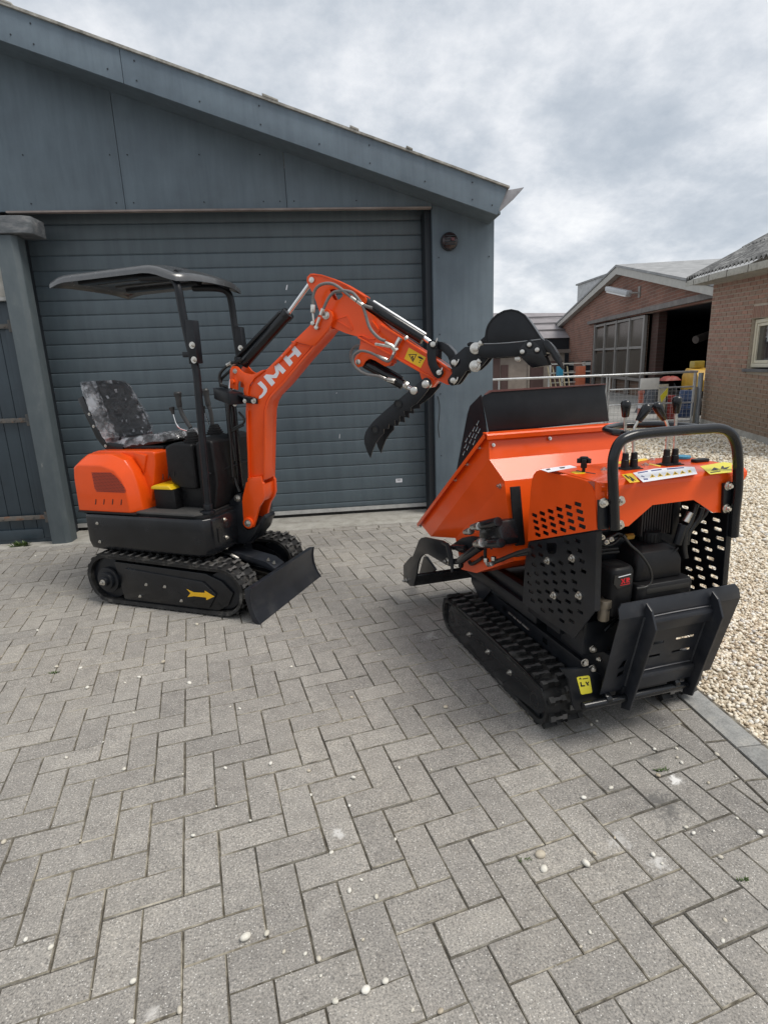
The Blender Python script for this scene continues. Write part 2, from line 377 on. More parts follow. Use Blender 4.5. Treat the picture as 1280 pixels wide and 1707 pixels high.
def paver_bm(bm, poly, rnd, tilt):
    cx = sum(p[0] for p in poly) / len(poly); cy = sum(p[1] for p in poly) / len(poly)
    g = rnd.uniform(0.0006, 0.0018); base = inset(poly, g); top = inset(poly, g + rnd.uniform(0.0016, 0.0030))
    tx, ty = rnd.gauss(0, tilt), rnd.gauss(0, tilt); dz = rnd.gauss(0, 0.0008)
    jx, jy = rnd.gauss(0, 0.0007), rnd.gauss(0, 0.0007); ja = rnd.gauss(0, 0.004)
    def P(p, z):
        x_, y_ = p[0] - cx, p[1] - cy
        return (x_ - y_ * ja + jx, y_ + x_ * ja + jy, z + dz + x_ * tx + y_ * ty)
    A = [bm.verts.new(P(p, -0.03)) for p in base]; B = [bm.verts.new(P(p, -0.0035)) for p in base]; C = [bm.verts.new(P(p, 0)) for p in top]
    n = len(poly)
    for i in range(n):
        j = (i + 1) % n; bm.faces.new((A[i], A[j], B[j], B[i])); bm.faces.new((B[i], B[j], C[j], C[i])).material_index = 1
    bm.faces.new(C); return cx, cy
def rank(p):                                     # bricks in view first, nearest first
    x, y = sum(q[0] for q in p) / len(p), sum(q[1] for q in p) / len(p)
    return x * x + y * y + (0 if (y > 0.98 - 0.12 * x and abs(x - 0.1 * y) < 0.73 * y + 0.16) else 500)
bricks.sort(key=rank)
pav = bpy.data.objects.new('paving', None); COL.objects.link(pav); pav['kind'] = 'structure'
rnd = random.Random(3); shared = {}
for i, poly in enumerate(bricks[:300]):
    full = len(poly) == 4 and abs(area(poly) - 2 * U * U) < 1e-5
    ed = (Vector(poly[1]) - Vector(poly[0]))
    cx = sum(p[0] for p in poly) / len(poly); cy = sum(p[1] for p in poly) / len(poly)
    if full:
        if 'm' not in shared or rnd.random() < 0.12:
            bm = bmesh.new(); q = [(-U, -U / 2), (U, -U / 2), (U, U / 2), (-U, U / 2)]
            paver_bm(bm, q, rnd, 0.0); me = bpy.data.meshes.new('paver'); bm.to_mesh(me); bm.free(); me.materials.append(PAVER); me.materials.append(DIRTE); shared['m'] = me
        me = shared['m']; ang = math.atan2(ed.y, ed.x)
        if ed.length < 1.5 * U: ang += math.pi / 2
        o = link('paver', me, pav); o.location = (cx, cy, rnd.gauss(0, 0.0007)); o.rotation_euler = (rnd.gauss(0, 0.006), rnd.gauss(0, 0.005), ang + rnd.gauss(0, 0.003))
    else:
        bm = bmesh.new(); cx, cy = paver_bm(bm, poly, rnd, 0.004); me = bpy.data.meshes.new('paver'); bm.to_mesh(me); bm.free(); me.materials.append(PAVER); me.materials.append(DIRTE)
        o = link('paver', me, pav); o.location = (cx, cy, 0)
bm = bmesh.new()
for poly in bricks[300:]:
    t = bmesh.new(); cx, cy = paver_bm(t, poly, rnd, 0.005)
    bmesh.ops.translate(t, vec=(cx, cy, 0), verts=t.verts)
    vm = {v: bm.verts.new(v.co) for v in t.verts}
    for f in t.faces: bm.faces.new([vm[v] for v in f.verts]).material_index = f.material_index
    t.free()
me = bpy.data.meshes.new('far_pavers'); bm.to_mesh(me); bm.free(); me.materials.append(PAVER_I); me.materials.append(DIRTE)
link('far_pavers', me, pav, kind='stuff')
# kerb band between paving and gravel, threshold of the garage
kerb = bpy.data.objects.new('kerb', None); COL.objects.link(kerb); kerb['kind'] = 'structure'
y = -1.3
while y < 5.0:
    b = MB(); b.box(1.474, 1.578, y, y + 0.996, -0.05, 0.004); b.bevel(0.006, 2); b.build('kerb_stone', KERB, kerb); y += 1.0
b = MB()
def sill(x0, x1, y0, y1, z0, z1, n=30):
    for i in range(n):
        a = x0 + (x1 - x0) * i / n; c = x0 + (x1 - x0) * (i + 1) / n
        f = lambda t: y0 + 0.012 * math.sin(t * 5.1) + 0.007 * math.sin(t * 17)
        b.prism('x', a, c, [(f(a), -0.02), (y1, -0.02), (y1, z1), (f(a) + 0.01, z0)])
sill(-4.2, 1.64, 5.20, 5.74, 0.004, 0.0)
b.build('threshold', CONC, kind='structure')
# gravel -------------------------------------------------------------
def grav_h(x, y): return -0.016 + 0.010 * math.sin(x * 2.3 + 1) * math.sin(y * 1.9) + 0.006 * math.sin(x * 7.1) * math.sin(y * 6.3 + 2)
b = MB(); N = 60
gx = [1.585 + (16 - 1.585) * (i / N) ** 1.7 for i in range(N + 1)]; gy = [-1.4 + (12.34 + 1.4) * (i / N) ** 1.4 for i in range(N + 1)]
V = [[b.bm.verts.new((x, y, grav_h(x, y) - 0.004)) for x in gx] for y in gy]
for i in range(N):
    for j in range(N): b.bm.faces.new((V[i][j], V[i][j + 1], V[i + 1][j + 1], V[i + 1][j]))
b.build('gravel_bed', GRAVB, kind='structure')
rng = np.random.default_rng(5)
def scatter(n, x0, x1, y0, y1, smin, smax):
    x = rng.uniform(x0, x1, n); y = rng.uniform(y0, y1, n); s = rng.uniform(smin, smax, n)
    ok = (x < 1.42 * y + 0.6) & (x > 0.40 * y - 0.2) | (y < 3); return np.c_[x, y, s][ok]
# areas chosen so that far stones are a little larger and sparser
S = np.concatenate([scatter(36000, 1.60, 3.9, 1.15, 3.9, 0.0050, 0.0125), scatter(9000, 1.60, 3.6, -1.0, 1.15, 0.008, 0.014), scatter(38000, 1.60, 7.4, 3.9, 7.4, 0.009, 0.019), scatter(26000, 2.6, 13.0, 7.4, 12.3, 0.016, 0.030)])
t = bmesh.new(); bmesh.ops.create_icosphere(t, subdivisions=1, radius=1)
bv = np.array([v.co[:] for v in t.verts]); bf = np.array([[v.index for v in f.verts] for f in t.faces]); t.free()
n = len(S); sc = rng.uniform(0.6, 1.3, (n, 3)) * S[:, 2:3]; sc[:, 2] *= 0.72
vv = bv[None] * (1 + rng.uniform(-0.18, 0.18, (n, len(bv), 1))) * sc[:, None, :]
an = rng.uniform(0, 6.283, n); tx = rng.normal(0, 0.35, n)
cy_, sy_ = np.cos(tx)[:, None], np.sin(tx)[:, None]
vv = np.stack([vv[..., 0], vv[..., 1] * cy_ - vv[..., 2] * sy_, vv[..., 1] * sy_ + vv[..., 2] * cy_], -1)
ca, sa = np.cos(an)[:, None], np.sin(an)[:, None]
vv = np.stack([vv[..., 0] * ca - vv[..., 1] * sa, vv[..., 0] * sa + vv[..., 1] * ca, vv[..., 2]], -1)
hz = -0.016 + 0.010 * np.sin(S[:, 0] * 2.3 + 1) * np.sin(S[:, 1] * 1.9) + 0.006 * np.sin(S[:, 0] * 7.1) * np.sin(S[:, 1] * 6.3 + 2)
vv += np.c_[S[:, 0], S[:, 1], hz + sc[:, 2] * rng.uniform(0.1, 0.9, n)][:, None, :]
me = bpy.data.meshes.new('gravel'); nf = len(bf) * n
me.vertices.add(n * len(bv)); me.vertices.foreach_set('co', vv.reshape(-1).astype(np.float32))
ff = (bf[None] + (np.arange(n) * len(bv))[:, None, None]).reshape(-1)
me.loops.add(nf * 3); me.loops.foreach_set('vertex_index', ff.astype(np.int32))
me.polygons.add(nf); me.polygons.foreach_set('loop_start', (np.arange(nf) * 3).astype(np.int32)); me.polygons.foreach_set('loop_total', np.full(nf, 3, np.int32))
me.polygons.foreach_set('use_smooth', np.ones(nf, bool)); me.update(); me.validate()
me.materials.append(STONE); link('gravel', me, kind='stuff')
# ================================================================ the garage
G = thing('garage', 'long low garage in slate grey paint with wide slatted roll door', 'garage', (-0.7, 5.45, 0))
def gp(bld, name, mt, par=None, bev=0, **k):
    if bev: bld.bevel(bev, 2)
    o = bld.build(name, mt, par, **k)
    if par is None or par is G: o.parent = G; o.matrix_parent_inverse = Matrix.Translation((0.7, -5.45, 0))
    return o
SL = -0.3205
def zb(x): return 2.684 + (1.559 - x) * 0.3225          # underside of the fascia
def zt(x): return zb(x) + 0.232
b = MB(); b.prism('y', 5.45, 11.9, [(1.075, -0.03), (1.648, -0.03), (1.648, zb(1.648) + 0.15), (1.075, zb(1.075) + 0.15)]); gp(b, 'wall', WALLP, G, 0.004)
b = MB(); b.prism('y', 6.0, 6.2, [(-4.8, 0), (-2.5, 0), (-2.5, 2.9), (1.1, 2.9), (1.64, 2.75), (-4.8, zb(-4.8))]); gp(b, 'wall', DARK, G)
# gable boards with open joints
for x0, x1 in ((-4.8, -2.93), (-2.926, -1.553), (-1.549, -0.205), (-0.201, 1.07)):
    b = MB(); b.prism('y', 5.425, 5.447, [(x0, 2.832), (x1, 2.832), (x1, zb(x1) + 0.10), (x0, zb(x0) + 0.10)])
    o = gp(b, 'gable_board', WALLP, G, 0.0015)
scr = []
for x in (-3.6, -2.9, -2.3, -1.62, -1.48, -0.9, -0.4, -0.26, -0.14, 0.4, 0.95):
    for z in (2.89, 3.25):
        if z < zb(x) - 0.05: scr.append((x, 5.4245, z))
for x, z in ((1.13, 0.6), (1.6, 0.6), (1.13, 1.2), (1.6, 1.2), (1.13, 1.75), (1.6, 1.8), (1.13, 2.42), (1.6, 2.42)): scr.append((x, 5.449, z))
for i, x in enumerate([-4.0, -3.4, -2.9, -2.5, -2.1, -1.95, -1.45, -1.25, -0.8, -0.35, 0.1, 0.5, 0.95, 1.35, 1.52]):
    for dz in ((0.05, 0.18) if i % 2 else (0.06,)): scr.append((x, 5.0945, zb(x) + dz))
b = MB(); b.cyl((0, 0, 0), (0, -0.0035, 0), 0.006, 8); so = b.build('screw_head', DARK, G); so.location = (scr[0][0] + 0.7, scr[0][1] - 5.45, scr[0][2])
for p in scr[1:]:
    o = link('screw_head', so.data, G); o.location = (p[0] + 0.7, p[1] - 5.45, p[2])
gp(MB().box(-2.5, 1.06, 5.40, 5.45, 2.818, 2.832), 'lintel_trim', noisy('bare_wood_edge', [(0.3, (0.17, 0.14, 0.13)), (0.7, (0.30, 0.26, 0.24))], 5), G)
# fascia in two lengths, roof edge, soffit
for x0, x1 in ((-4.8, -1.349), (-1.345, 1.600)):
    xe = x1 + (0.05 if x1 > 1 else 0)
    b = MB(); b.prism('y', 5.095, 5.115, [(x0, zb(x0)), (x1 - (0.035 if x1 > 1 else 0.0), zb(x1 - (0.035 if x1 > 1 else 0.0))), (xe, zt(xe)), (x0, zt(x0))]); gp(b, 'fascia_board', FASC, G, 0.002)
b = MB(); b.prism('y', 5.115, 5.45, [(-4.8, zb(-4.8) + 0.02), (1.60, zb(1.60) + 0.02), (1.60, zb(1.60) + 0.04), (-4.8, zb(-4.8) + 0.04)]); gp(b, 'soffit', WALLP, G)
ROOFE = noisy('fibre_cement_edge', [(0.3, (0.13, 0.13, 0.115)), (0.5, (0.30, 0.29, 0.26)), (0.7, (0.46, 0.45, 0.41))], 14)
b = MB(); b.prism('y', 5.075, 12.0, [(-4.8, zt(-4.8)), (1.665, zt(1.665)), (1.665, zt(1.665) + 0.016), (-4.8, zt(-4.8) + 0.022)]); gp(b, 'roof', ROOFE, G)
for x0, x1 in ((-3.4, -2.05), (-0.32, -0.2), (0.35, 0.42), (0.8, 0.85)):
    b = MB(); b.prism('y', 5.07, 5.2, [(x0, zt(x0) + 0.018), (x1, zt(x1) + 0.018), (x1, zt(x1) + 0.032), (x0, zt(x0) + 0.036)]); gp(b, 'roof_lap', ROOFE, G, 0.003)
b = MB(); b.prism('y', 5.12, 12.0, [(1.640, 2.880), (1.70, 2.884), (1.806, 2.900), (1.770, 2.862), (1.712, 2.806), (1.60, 2.722), (1.585, 2.70), (1.57, 2.78)])
gp(b, 'gutter', noisy('grey_gutter', [(0.3, (0.20, 0.20, 0.22)), (0.7, (0.34, 0.34, 0.36))], 9), G, 0.004)
# sectional door: every slat a piece
dr = bpy.data.objects.new('sectional_door', None); COL.objects.link(dr); dr.parent = G; dr.matrix_parent_inverse = Matrix.Translation((0.7, -5.45, 0)); dr.location = (-0.7, 5.7, 0)
zl = [0.072] + [2.539 - 0.127 * k for k in range(19, -1, -1)] + [2.666, 2.793, 2.90]
for i, (z0, z1) in enumerate(zip(zl, zl[1:])):
    big = i % 4 == 0
    b = MB(); h = z1 - z0; g = 0.0015 if big else 0.0012
    pr = [(0.045, z0 + g), (0.045, z1 - g), (0.0035, z1 - g), (0.0, z1 - 0.006), (0.0, z1 - 0.010), (0.0, z0 + 0.013), (0.0015, z0 + 0.009), (0.006, z0 + 0.0055), (0.0075, z0 + g)]
    b.prism('x', -1.82, 1.775, pr)
    o = b.build('door_slat', DOORP, dr, smooth=50); rs_ = random.Random(i); o.location.y = rs_.uniform(-0.0008, 0.0008); o.rotation_euler.z = rs_.uniform(-0.0004, 0.0004)
def dpart(bb, name, mt): return bb.build(name, mt, dr)
dpart(MB().box(-1.82, 1.775, 0.046, 0.06, 0.0, 2.9), 'door_core', DARK)
dpart(MB().box(-1.82, 1.775, 0.02, 0.045, 0.0, 0.034), 'rubber_seal', mat('seal_black', (0.01, 0.01, 0.01), 0.6))
dpart(MB().box(-1.82, 1.775, -0.006, 0.04, 0.034, 0.072), 'bottom_rail', noisy('scuffed_aluminium', [(0.3, (0.36, 0.36, 0.35)), (0.7, (0.55, 0.55, 0.53))], 12, rough=0.4))
b = MB(); b.box(1.015, 1.075, 5.50, 5.74, 0, 2.83); gp(b, 'door_track', DARK, G, 0.003)
b = MB(); b.box(-2.56, -2.50, 5.50, 5.74, 0, 2.83); gp(b, 'door_track', DARK, G, 0.003)
dx, dy = -0.7, 5.7
q = [(0.7333,5.7,0.3248)][0]
s = MB(); s.prism('y', -0.0015, 0.0, rrect(q[0] + 0.7 - 0.034, q[2] - 0.020, q[0] + 0.7 + 0.034, q[2] + 0.020, 0.006)); s.build('rating_plate', WHITE, dr)
s = MB()
for z in (0.009, 0.0): s.box(q[0] + 0.7 - 0.02, q[0] + 0.7 + 0.02, -0.0022, -0.0016, q[2] + z, q[2] + z + 0.003)
s.build('rating_plate_print', INK, dr)
for x_, z_, w_, h_ in [(a[0][0][0], a[0][0][2], a[1], a[2]) for a in (([(-0.2713,5.7,2.2314)], 0.022, 0.05), ([(-0.2926,5.7,2.1043)], 0.010, 0.022), ([(0.1441,5.7,0.8148)], 0.008, 0.05), ([(0.1387,5.7,1.2418)], 0.006, 0.016))]:
    x_ += 0.7
    s = MB(); s.prism('y', -0.0010, 0.0, [(x_ - w_ * .5, z_ - h_ * .4), (x_, z_ - h_ * .5), (x_ + w_ * .4, z_ + h_ * .1), (x_ + w_ * .5, z_ + h_ * .5), (x_, z_ + h_ * .35)])
    s.build('paint_scuff', WHITE, dr)
# hinged yard gate beyond the post
GT = thing('plank_gate', 'dark blue plank gate with rusty strap hinges left of the post', 'gate', (-3.0, 5.36, 0))
gpar = Matrix.Translation((3.0, -5.36, 0))
def gg(bb, name, mt, bev=0):
    if bev: bb.bevel(bev)
    o = bb.build(name, mt, GT); o.matrix_parent_inverse = gpar; return o
for i in range(6):
    x1 = -2.60 - i * 0.118; gg(MB().box(x1 - 0.114, x1, 5.375, 5.40, 0.09, 2.6), 'plank', GATEP, 0.004)
gg(MB().box(-2.66, -2.565, 5.355, 5.375, 0.04, 2.35), 'gate_frame', GATEP, 0.004)
gg(MB().box(-3.4, -2.664, 5.355, 5.375, 0.04, 0.13), 'gate_frame', GATEP, 0.004)
gg(MB().box(-3.4, -2.56, 5.365, 5.41, 0.0, 0.038), 'gate_sill', GATEP, 0.003)
RUST = noisy('rusty_strap', [(0.35, (0.07, 0.075, 0.078)), (0.55, (0.13, 0.115, 0.10)), (0.7, (0.20, 0.09, 0.045))], 16, bump=0.6)
for z in (1.925, 1.133, 0.245):
    b = MB(); b.box(-3.4, -2.615, 5.340, 5.354, z - 0.02, z + 0.02); b.box(-2.613, -2.572, 5.322, 5.353, z - 0.05, z + 0.05); b.cyl((-2.566, 5.335, z - 0.055), (-2.566, 5.335, z + 0.055), 0.012, 10)
    for x in (-2.65, -2.72, -2.83, -2.98): b.cyl((x, 5.34, z), (x, 5.333, z), 0.009, 8)
    gg(b, 'strap_hinge', RUST, 0.003)
P_ = [(-2.5631,5.32,2.5275),(-2.5352,5.32,2.527),(-2.5738,5.32,2.1511),(-2.6389,5.32,2.1337)]
b = MB(); b.box(-3.3, -2.575, 5.315, 5.35, 2.155, 2.6); gg(b, 'window_board', noisy('pale_board', [(0.3, (0.34, 0.32, 0.28)), (0.7, (0.52, 0.50, 0.46))], 12), 0.003)
b = MB(); b.box(-3.3, -2.565, 5.30, 5.35, 2.125, 2.153); gg(b, 'window_sill', noisy('pale_sill', [(0.3, (0.30, 0.30, 0.29)), (0.7, (0.5, 0.5, 0.48))], 12), 0.002)
PO = thing('gate_post', 'square dark painted post between plank gate and roll door', 'post', (-2.44, 5.36, 0))
b = MB(); b.prism('z', 0.0, 2.62, [(-0.115, -0.11), (0.010, -0.11), (0.045, -0.075), (0.045, 0.05), (-0.115, 0.05)]); b.bevel(0.006, 2)
b.build('shaft', POSTP, PO)
b = MB(); b.prism('z', 2.625, 2.755, [(-0.5, -0.13), (0.13, -0.135), (0.19, -0.10), (0.20, 0.10), (-0.5, 0.10)]); b.bevel(0.004, 1)
b.build('capping_block', noisy('broken_concrete', [(0.36, (0.075, 0.085, 0.092)), (0.5, (0.12, 0.13, 0.14)), (0.64, (0.18, 0.185, 0.19)), (0.75, (0.30, 0.295, 0.285))], 13, bump=0.4, d=0.005, dist=0.4, sc=(0.6, 1, 1.5)), PO)
# bulkhead lamp on the pier
WL = thing('wall_lamp', 'small round dark bulkhead lamp on the grey pier right of the door', 'wall lamp', (1.225, 5.45, 2.55))
b = MB(); b.cyl((0, 0, 0), (0, -0.03, 0), 0.078, 28); b.bevel(0.004); b.build('housing', DARK, WL)
b = MB(); b.cyl((0, -0.03, 0), (0, -0.075, 0), 0.07, 28, rings=[(0, 0.072), (0.5, 0.068), (0.8, 0.052), (1.0, 0.03)]); b.build('lens', mat('smoked_lens', (0.03, 0.018, 0.02), 0.25), WL)
b = MB()
for z in (-0.035, -0.012, 0.012, 0.035): b.box(-0.05, 0.05, -0.083, -0.065, z - 0.004, z + 0.004)
b.bevel(0.002); b.build('guard_bar', DARK, WL)
b = MB(); b.box(0.004, 0.035, -0.088, -0.082, -0.006, 0.018); b.build('label_plate', mat('dull_red_plate', (0.10, 0.03, 0.035), 0.5), WL)
CB = thing('hanging_cable', 'thin dark cable drooping on the pier beside the roll door', 'cable', (1.10, 5.44, 0.9))
b = MB(); b.tube([(0.0, 0, 0.28), (0.015, -0.01, 0.2), (0.012, -0.012, 0.1), (0.0, -0.01, -0.02), (0.012, -0.005, -0.12)], 0.004, 6); b.build('cord', HOSE, CB)
# ================================================================ the mini excavator
EXC = thing('mini_excavator', 'orange and black mini excavator with canopy, blade and raised arm with thumb grab', 'excavator', (-0.913, 3.901, 0), R(-25.07))
def ex(b, name, mt, bev=0, par=None, smooth=35, seg=2, label=None):
    if bev: b.bevel(bev, seg)
    return b.build(name, mt, par or EXC, smooth=smooth, label=label)
BOLT_ME = {}
def bolts(par, ps, n, r=0.009, h=0.008, name='bolt', mt=None):
    """one hexagon bolt per position, all sharing one mesh for a size and direction"""
    key = (round(r, 4), round(h, 4), tuple(round(v, 3) for v in n), name)
    for p in ps:
        if key not in BOLT_ME:
            b = MB(); b.bolt((0, 0, 0), n, r, h); o = b.build(name, mt or STEEL, par); BOLT_ME[key] = o.data
        else: o = link(name, BOLT_ME[key], par)
        o.location = p
NEAR = (0, -1, 0)
def stadium(c1, r1, c2, r2, n=14, off=0.0):
    """convex outline round two wheels in the x-z plane, rear wheel c1, front wheel c2"""
    r1 += off; r2 += off; dx = c2[0] - c1[0]; dz = c2[1] - c1[1]; d = math.hypot(dx, dz); a0 = math.atan2(dz, dx); k = math.acos((r1 - r2) / d)
    P = []
    for i in range(n + 1):
        t = a0 + k + (2 * math.pi - 2 * k) * i / n; P.append((c1[0] + r1 * math.cos(t), c1[1] + r1 * math.sin(t)))
    for i in range(n + 1):
        t = a0 - k + 2 * k * i / n; P.append((c2[0] + r2 * math.cos(t), c2[1] + r2 * math.sin(t)))
    return P
def walk(P, step):
    """points and tangents at even distances along a closed outline"""
    L = []; n = len(P); tot = 0; seg = []
    for i in range(n):
        a, b = Vector(P[i]), Vector(P[(i + 1) % n]); l = (b - a).length; seg.append((tot, l, a, b)); tot += l
    m_ = int(tot / step); st = tot / m_
    for k in range(m_):
        d = k * st
        for t0, l, a, b in seg:
            if t0 <= d < t0 + l:
                L.append((a + (b - a) * (d - t0) / l, (b - a).normalized())); break
    return L
def crawler(par, y0, y1, c1, r1, c2, r2, th, lug, step, lw, ll, name='track', two=True):
    """rubber belt with moulded lugs between y0 and y1"""
    P = stadium(c1, r1, c2, r2, 16, -lug * 0.8); Q = stadium(c1, r1, c2, r2, 16, -lug - th)
    b = MB(); n = len(P)
    ring = lambda A, y: [b.bm.verts.new((p[0], y, p[1])) for p in A]
    a0, a1, q0, q1 = ring(P, y0), ring(P, y1), ring(Q, y0 + 0.004), ring(Q, y1 - 0.004)
    for i in range(n):
        j = (i + 1) % n
        for u, v in ((a0, a1), (a1, q1), (q1, q0), (q0, a0)): b.bm.faces.new((u[i], u[j], v[j], v[i]))
    w = y1 - y0; ymid = (y0 + y1) / 2
    for k, (p, t) in enumerate(walk(P, step)):
        nn = Vector((t.y, -t.x)) 
        if nn.dot(p - Vector(((c1[0] + c2[0]) / 2, (c1[1] + c2[1]) / 2))) < 0: nn = -nn
        for side in ((-1, 1) if two else (0,)):
            if two:
                sh = (step * 0.5 if side > 0 else 0)
                p_ = p + t * sh; ya, yb = (y0 + 0.010, ymid - w * 0.04) if side < 0 else (ymid + w * 0.04, y1 - 0.010)
            else: p_ = p; ya, yb = y0 - 0.003, y1 + 0.003
            # a lug: wide foot, waist and a thicker end, standing proud of the belt
            for (u0, u1, hw) in ((0.0, 0.30, 0.62), (0.30, 0.72, 0.34), (0.72, 1.0, 0.56)):
                A = ya + (yb - ya) * (u0 if side <= 0 else 1 - u1); B = ya + (yb - ya) * (u1 if side <= 0 else 1 - u0)
                V = []
                for yy in (A, B):
                    for (f, h) in ((-hw, -0.004), (hw, -0.004), (hw * 0.70, lug * 0.8), (-hw * 0.70, lug * 0.8)):
                        xz = p_ + t * f * ll + nn * h; V.append(b.bm.verts.new((xz.x, yy, xz.y)))
                for f in ((0, 1, 2, 3), (7, 6, 5, 4), (0, 4, 5, 1), (1, 5, 6, 2), (2, 6, 7, 3), (3, 7, 4, 0)): b.bm.faces.new([V[i] for i in f]).material_index = 1 if f[0] == 2 else 0
    o = b.build(name, RUBBER, par, smooth=30); o.data.materials.append(RUBW); return o
for (ya, yb, tag_) in ((-0.465, -0.285, 'near'), (0.155, 0.335, 'far')):
    tr = crawler(EXC, ya, yb, (-0.405, 0.178), 0.178, (0.465, 0.165), 0.165, 0.018, 0.017, 0.062, 0.1, 0.026)
    nf = ya if tag_ == 'near' else yb; s_ = -1 if tag_ == 'near' else 1
    b = MB(); P = [(-0.30, 0.035), (-0.34, 0.30), (0.36, 0.275), (0.47, 0.235), (0.545, 0.165), (0.50, 0.08), (0.42, 0.035)]
    b.prism('y', ya + 0.012, yb - 0.012, P); ex(b, 'track_frame', BLACKG, 0.006, tr)
    for (x, z, r) in ((-0.405, 0.178, 0.138), (0.465, 0.165, 0.12)):
        b = MB(); b.cyl((x, ya + 0.03, z), (x, yb - 0.03, z), r, 28); ex(b, 'wheel', BLACKM, 0.004, tr)
    b = MB(); b.cyl((-0.405, nf - s_ * 0.02, 0.17), (-0.405, nf + s_ * 0.0, 0.17), 0.085, 24); b.cyl((-0.405, nf, 0.17), (-0.405, nf + s_ * 0.022, 0.17), 0.058, 24); b.cyl((-0.405, nf + s_ * 0.02, 0.17), (-0.405, nf + s_ * 0.04, 0.17), 0.032, 16)
    ex(b, 'drive_hub', BLACKM, 0.003, tr)
    b = MB(); b.prism('y', min(nf - s_ * 0.014, nf + s_ * 0.002), max(nf - s_ * 0.014, nf + s_ * 0.002), [(-0.235, 0.075), (-0.25, 0.265), (0.34, 0.225), (0.43, 0.15), (0.37, 0.055), (0.05, 0.062)])
    ex(b, 'side_cover', BLACKG, 0.003, tr)
    if tag_ == 'near':
        bolts(tr, [(a[0], nf - 0.003, a[1]) for a in [(-0.0877,0.1709),(0.0564,0.1696),(-0.1508,0.085),(0.17,0.0863)]], NEAR, 0.0065, 0.007)
        bolts(tr, [(-0.405, nf - 0.04, 0.17)], NEAR, 0.013, 0.012)
        A = [(0.2194,0.1684),(0.2682,0.1516),(0.351,0.1554),(0.353,0.1697),(0.4173,0.1379),(0.3573,0.1091),(0.3564,0.1261),(0.2677,0.1258),(0.218,0.1151),(0.2447,0.1436)]
        b = MB(); b.prism('y', nf - 0.0035, nf - 0.002, A); ex(b, 'direction_arrow', ARROW, 0, tr)
# undercarriage centre, blade with its arms
b = MB(); b.box(-0.32, 0.32, -0.28, 0.15, 0.12, 0.30); b.cyl((-0.05, -0.03, 0.29), (-0.05, -0.03, 0.385), 0.20, 32); ex(b, 'undercarriage', BLACKM, 0.008)
bl = bpy.data.objects.new('dozer_blade', None); COL.objects.link(bl); bl.parent = EXC
bl.rotation_euler = (0, 0, R(-0.6))
def arc_profile():
    F = [(0.700, 0.222), (0.690, 0.17), (0.693, 0.11), (0.712, 0.05), (0.742, 0.0)]
    B_ = [(0.726, 0.0), (0.698, 0.05), (0.680, 0.11), (0.676, 0.17), (0.672, 0.222)]
    return F + B_
b = MB(); b.prism('y', -0.485, 0.345, arc_profile()); ex(b, 'blade_plate', CHAR, 0.003, bl, smooth=40)
b = MB(); b.box(0.660, 0.690, -0.485, 0.345, 0.19, 0.218)
ex(b, 'blade_top_rail', CHAR, 0.004, bl)
for y in (-0.488, 0.338):
    b = MB(); b.prism('y', y, y + 0.010, [(0.706, 0.225), (0.66, 0.215), (0.66, 0.15), (0.69, 0.02), (0.722, -0.002), (0.746, 0.0), (0.716, 0.05), (0.698, 0.11), (0.695, 0.17)]); ex(b, 'blade_end_plate', CHAR, 0.002, bl)
for y in (-0.20, 0.06):
    b = MB(); b.prism('y', y - 0.02, y + 0.02, [(0.20, 0.13), (0.20, 0.19), (0.67, 0.13), (0.68, 0.05)]); ex(b, 'blade_arm', BLACKG, 0.004, bl)
b = MB(); b.prism('y', -0.135, -0.005, [(0.28, 0.30), (0.30, 0.325), (0.60, 0.265), (0.66, 0.225), (0.655, 0.19), (0.58, 0.22)])
ex(b, 'cylinder_guard', CHAR, 0.008, bl)
b = MB(); b.cyl((0.30, -0.07, 0.23), (0.63, -0.07, 0.18), 0.032, 16); ex(b, 'blade_cylinder', BLACKG, 0.003, bl)
bolts(bl, [(0.60, -0.11, 0.266), (0.635, -0.10, 0.245)], (0.3, 0, 1), 0.009, 0.009)
b = MB(); b.tube([(0.20, -0.13, 0.28), (0.28, -0.16, 0.31), (0.36, -0.14, 0.29), (0.34, -0.09, 0.26)], 0.010, 8)
ex(b, 'hose', HOSE)
b = MB(); b.tube([(0.16, -0.10, 0.30), (0.25, -0.08, 0.335), (0.33, -0.11, 0.30)], 0.009, 8); ex(b, 'hose', HOSE)
b = MB(); b.cyl((0.345, -0.15, 0.295), (0.395, -0.145, 0.27), 0.013, 8); ex(b, 'hose_fitting', STEEL)
# upper body skirt
def ring(pts, z): return [(x, y, z) for x, y in pts]
SK = [(-0.62, -0.26), (-0.60, -0.36), (-0.55, -0.42), (-0.48, -0.432), (0.30, -0.432), (0.355, -0.42), (0.392, -0.375), (0.40, -0.31), (0.40, -0.12), (0.40, 0.30), (0.36, 0.40), (-0.5, 0.42), (-0.6, 0.34)]
def inset2(P, d): return inset(P, d)
b = MB(); b.loft([ring(inset(SK, 0.045), 0.356), ring(inset(SK, 0.012), 0.372), ring(SK, 0.42), ring(SK, 0.585), ring(inset(SK, 0.006), 0.605)])
ex(b, 'skirt_panel', BLACKG, 0.010, seg=3)
DECK = [(-0.58, -0.40), (0.36, -0.40), (0.385, -0.12), (0.385, 0.35), (-0.58, 0.38)]
b = MB(); b.loft([ring(DECK, 0.600), ring(DECK, 0.622)]); ex(b, 'floor_plate', PLAST, 0.004)
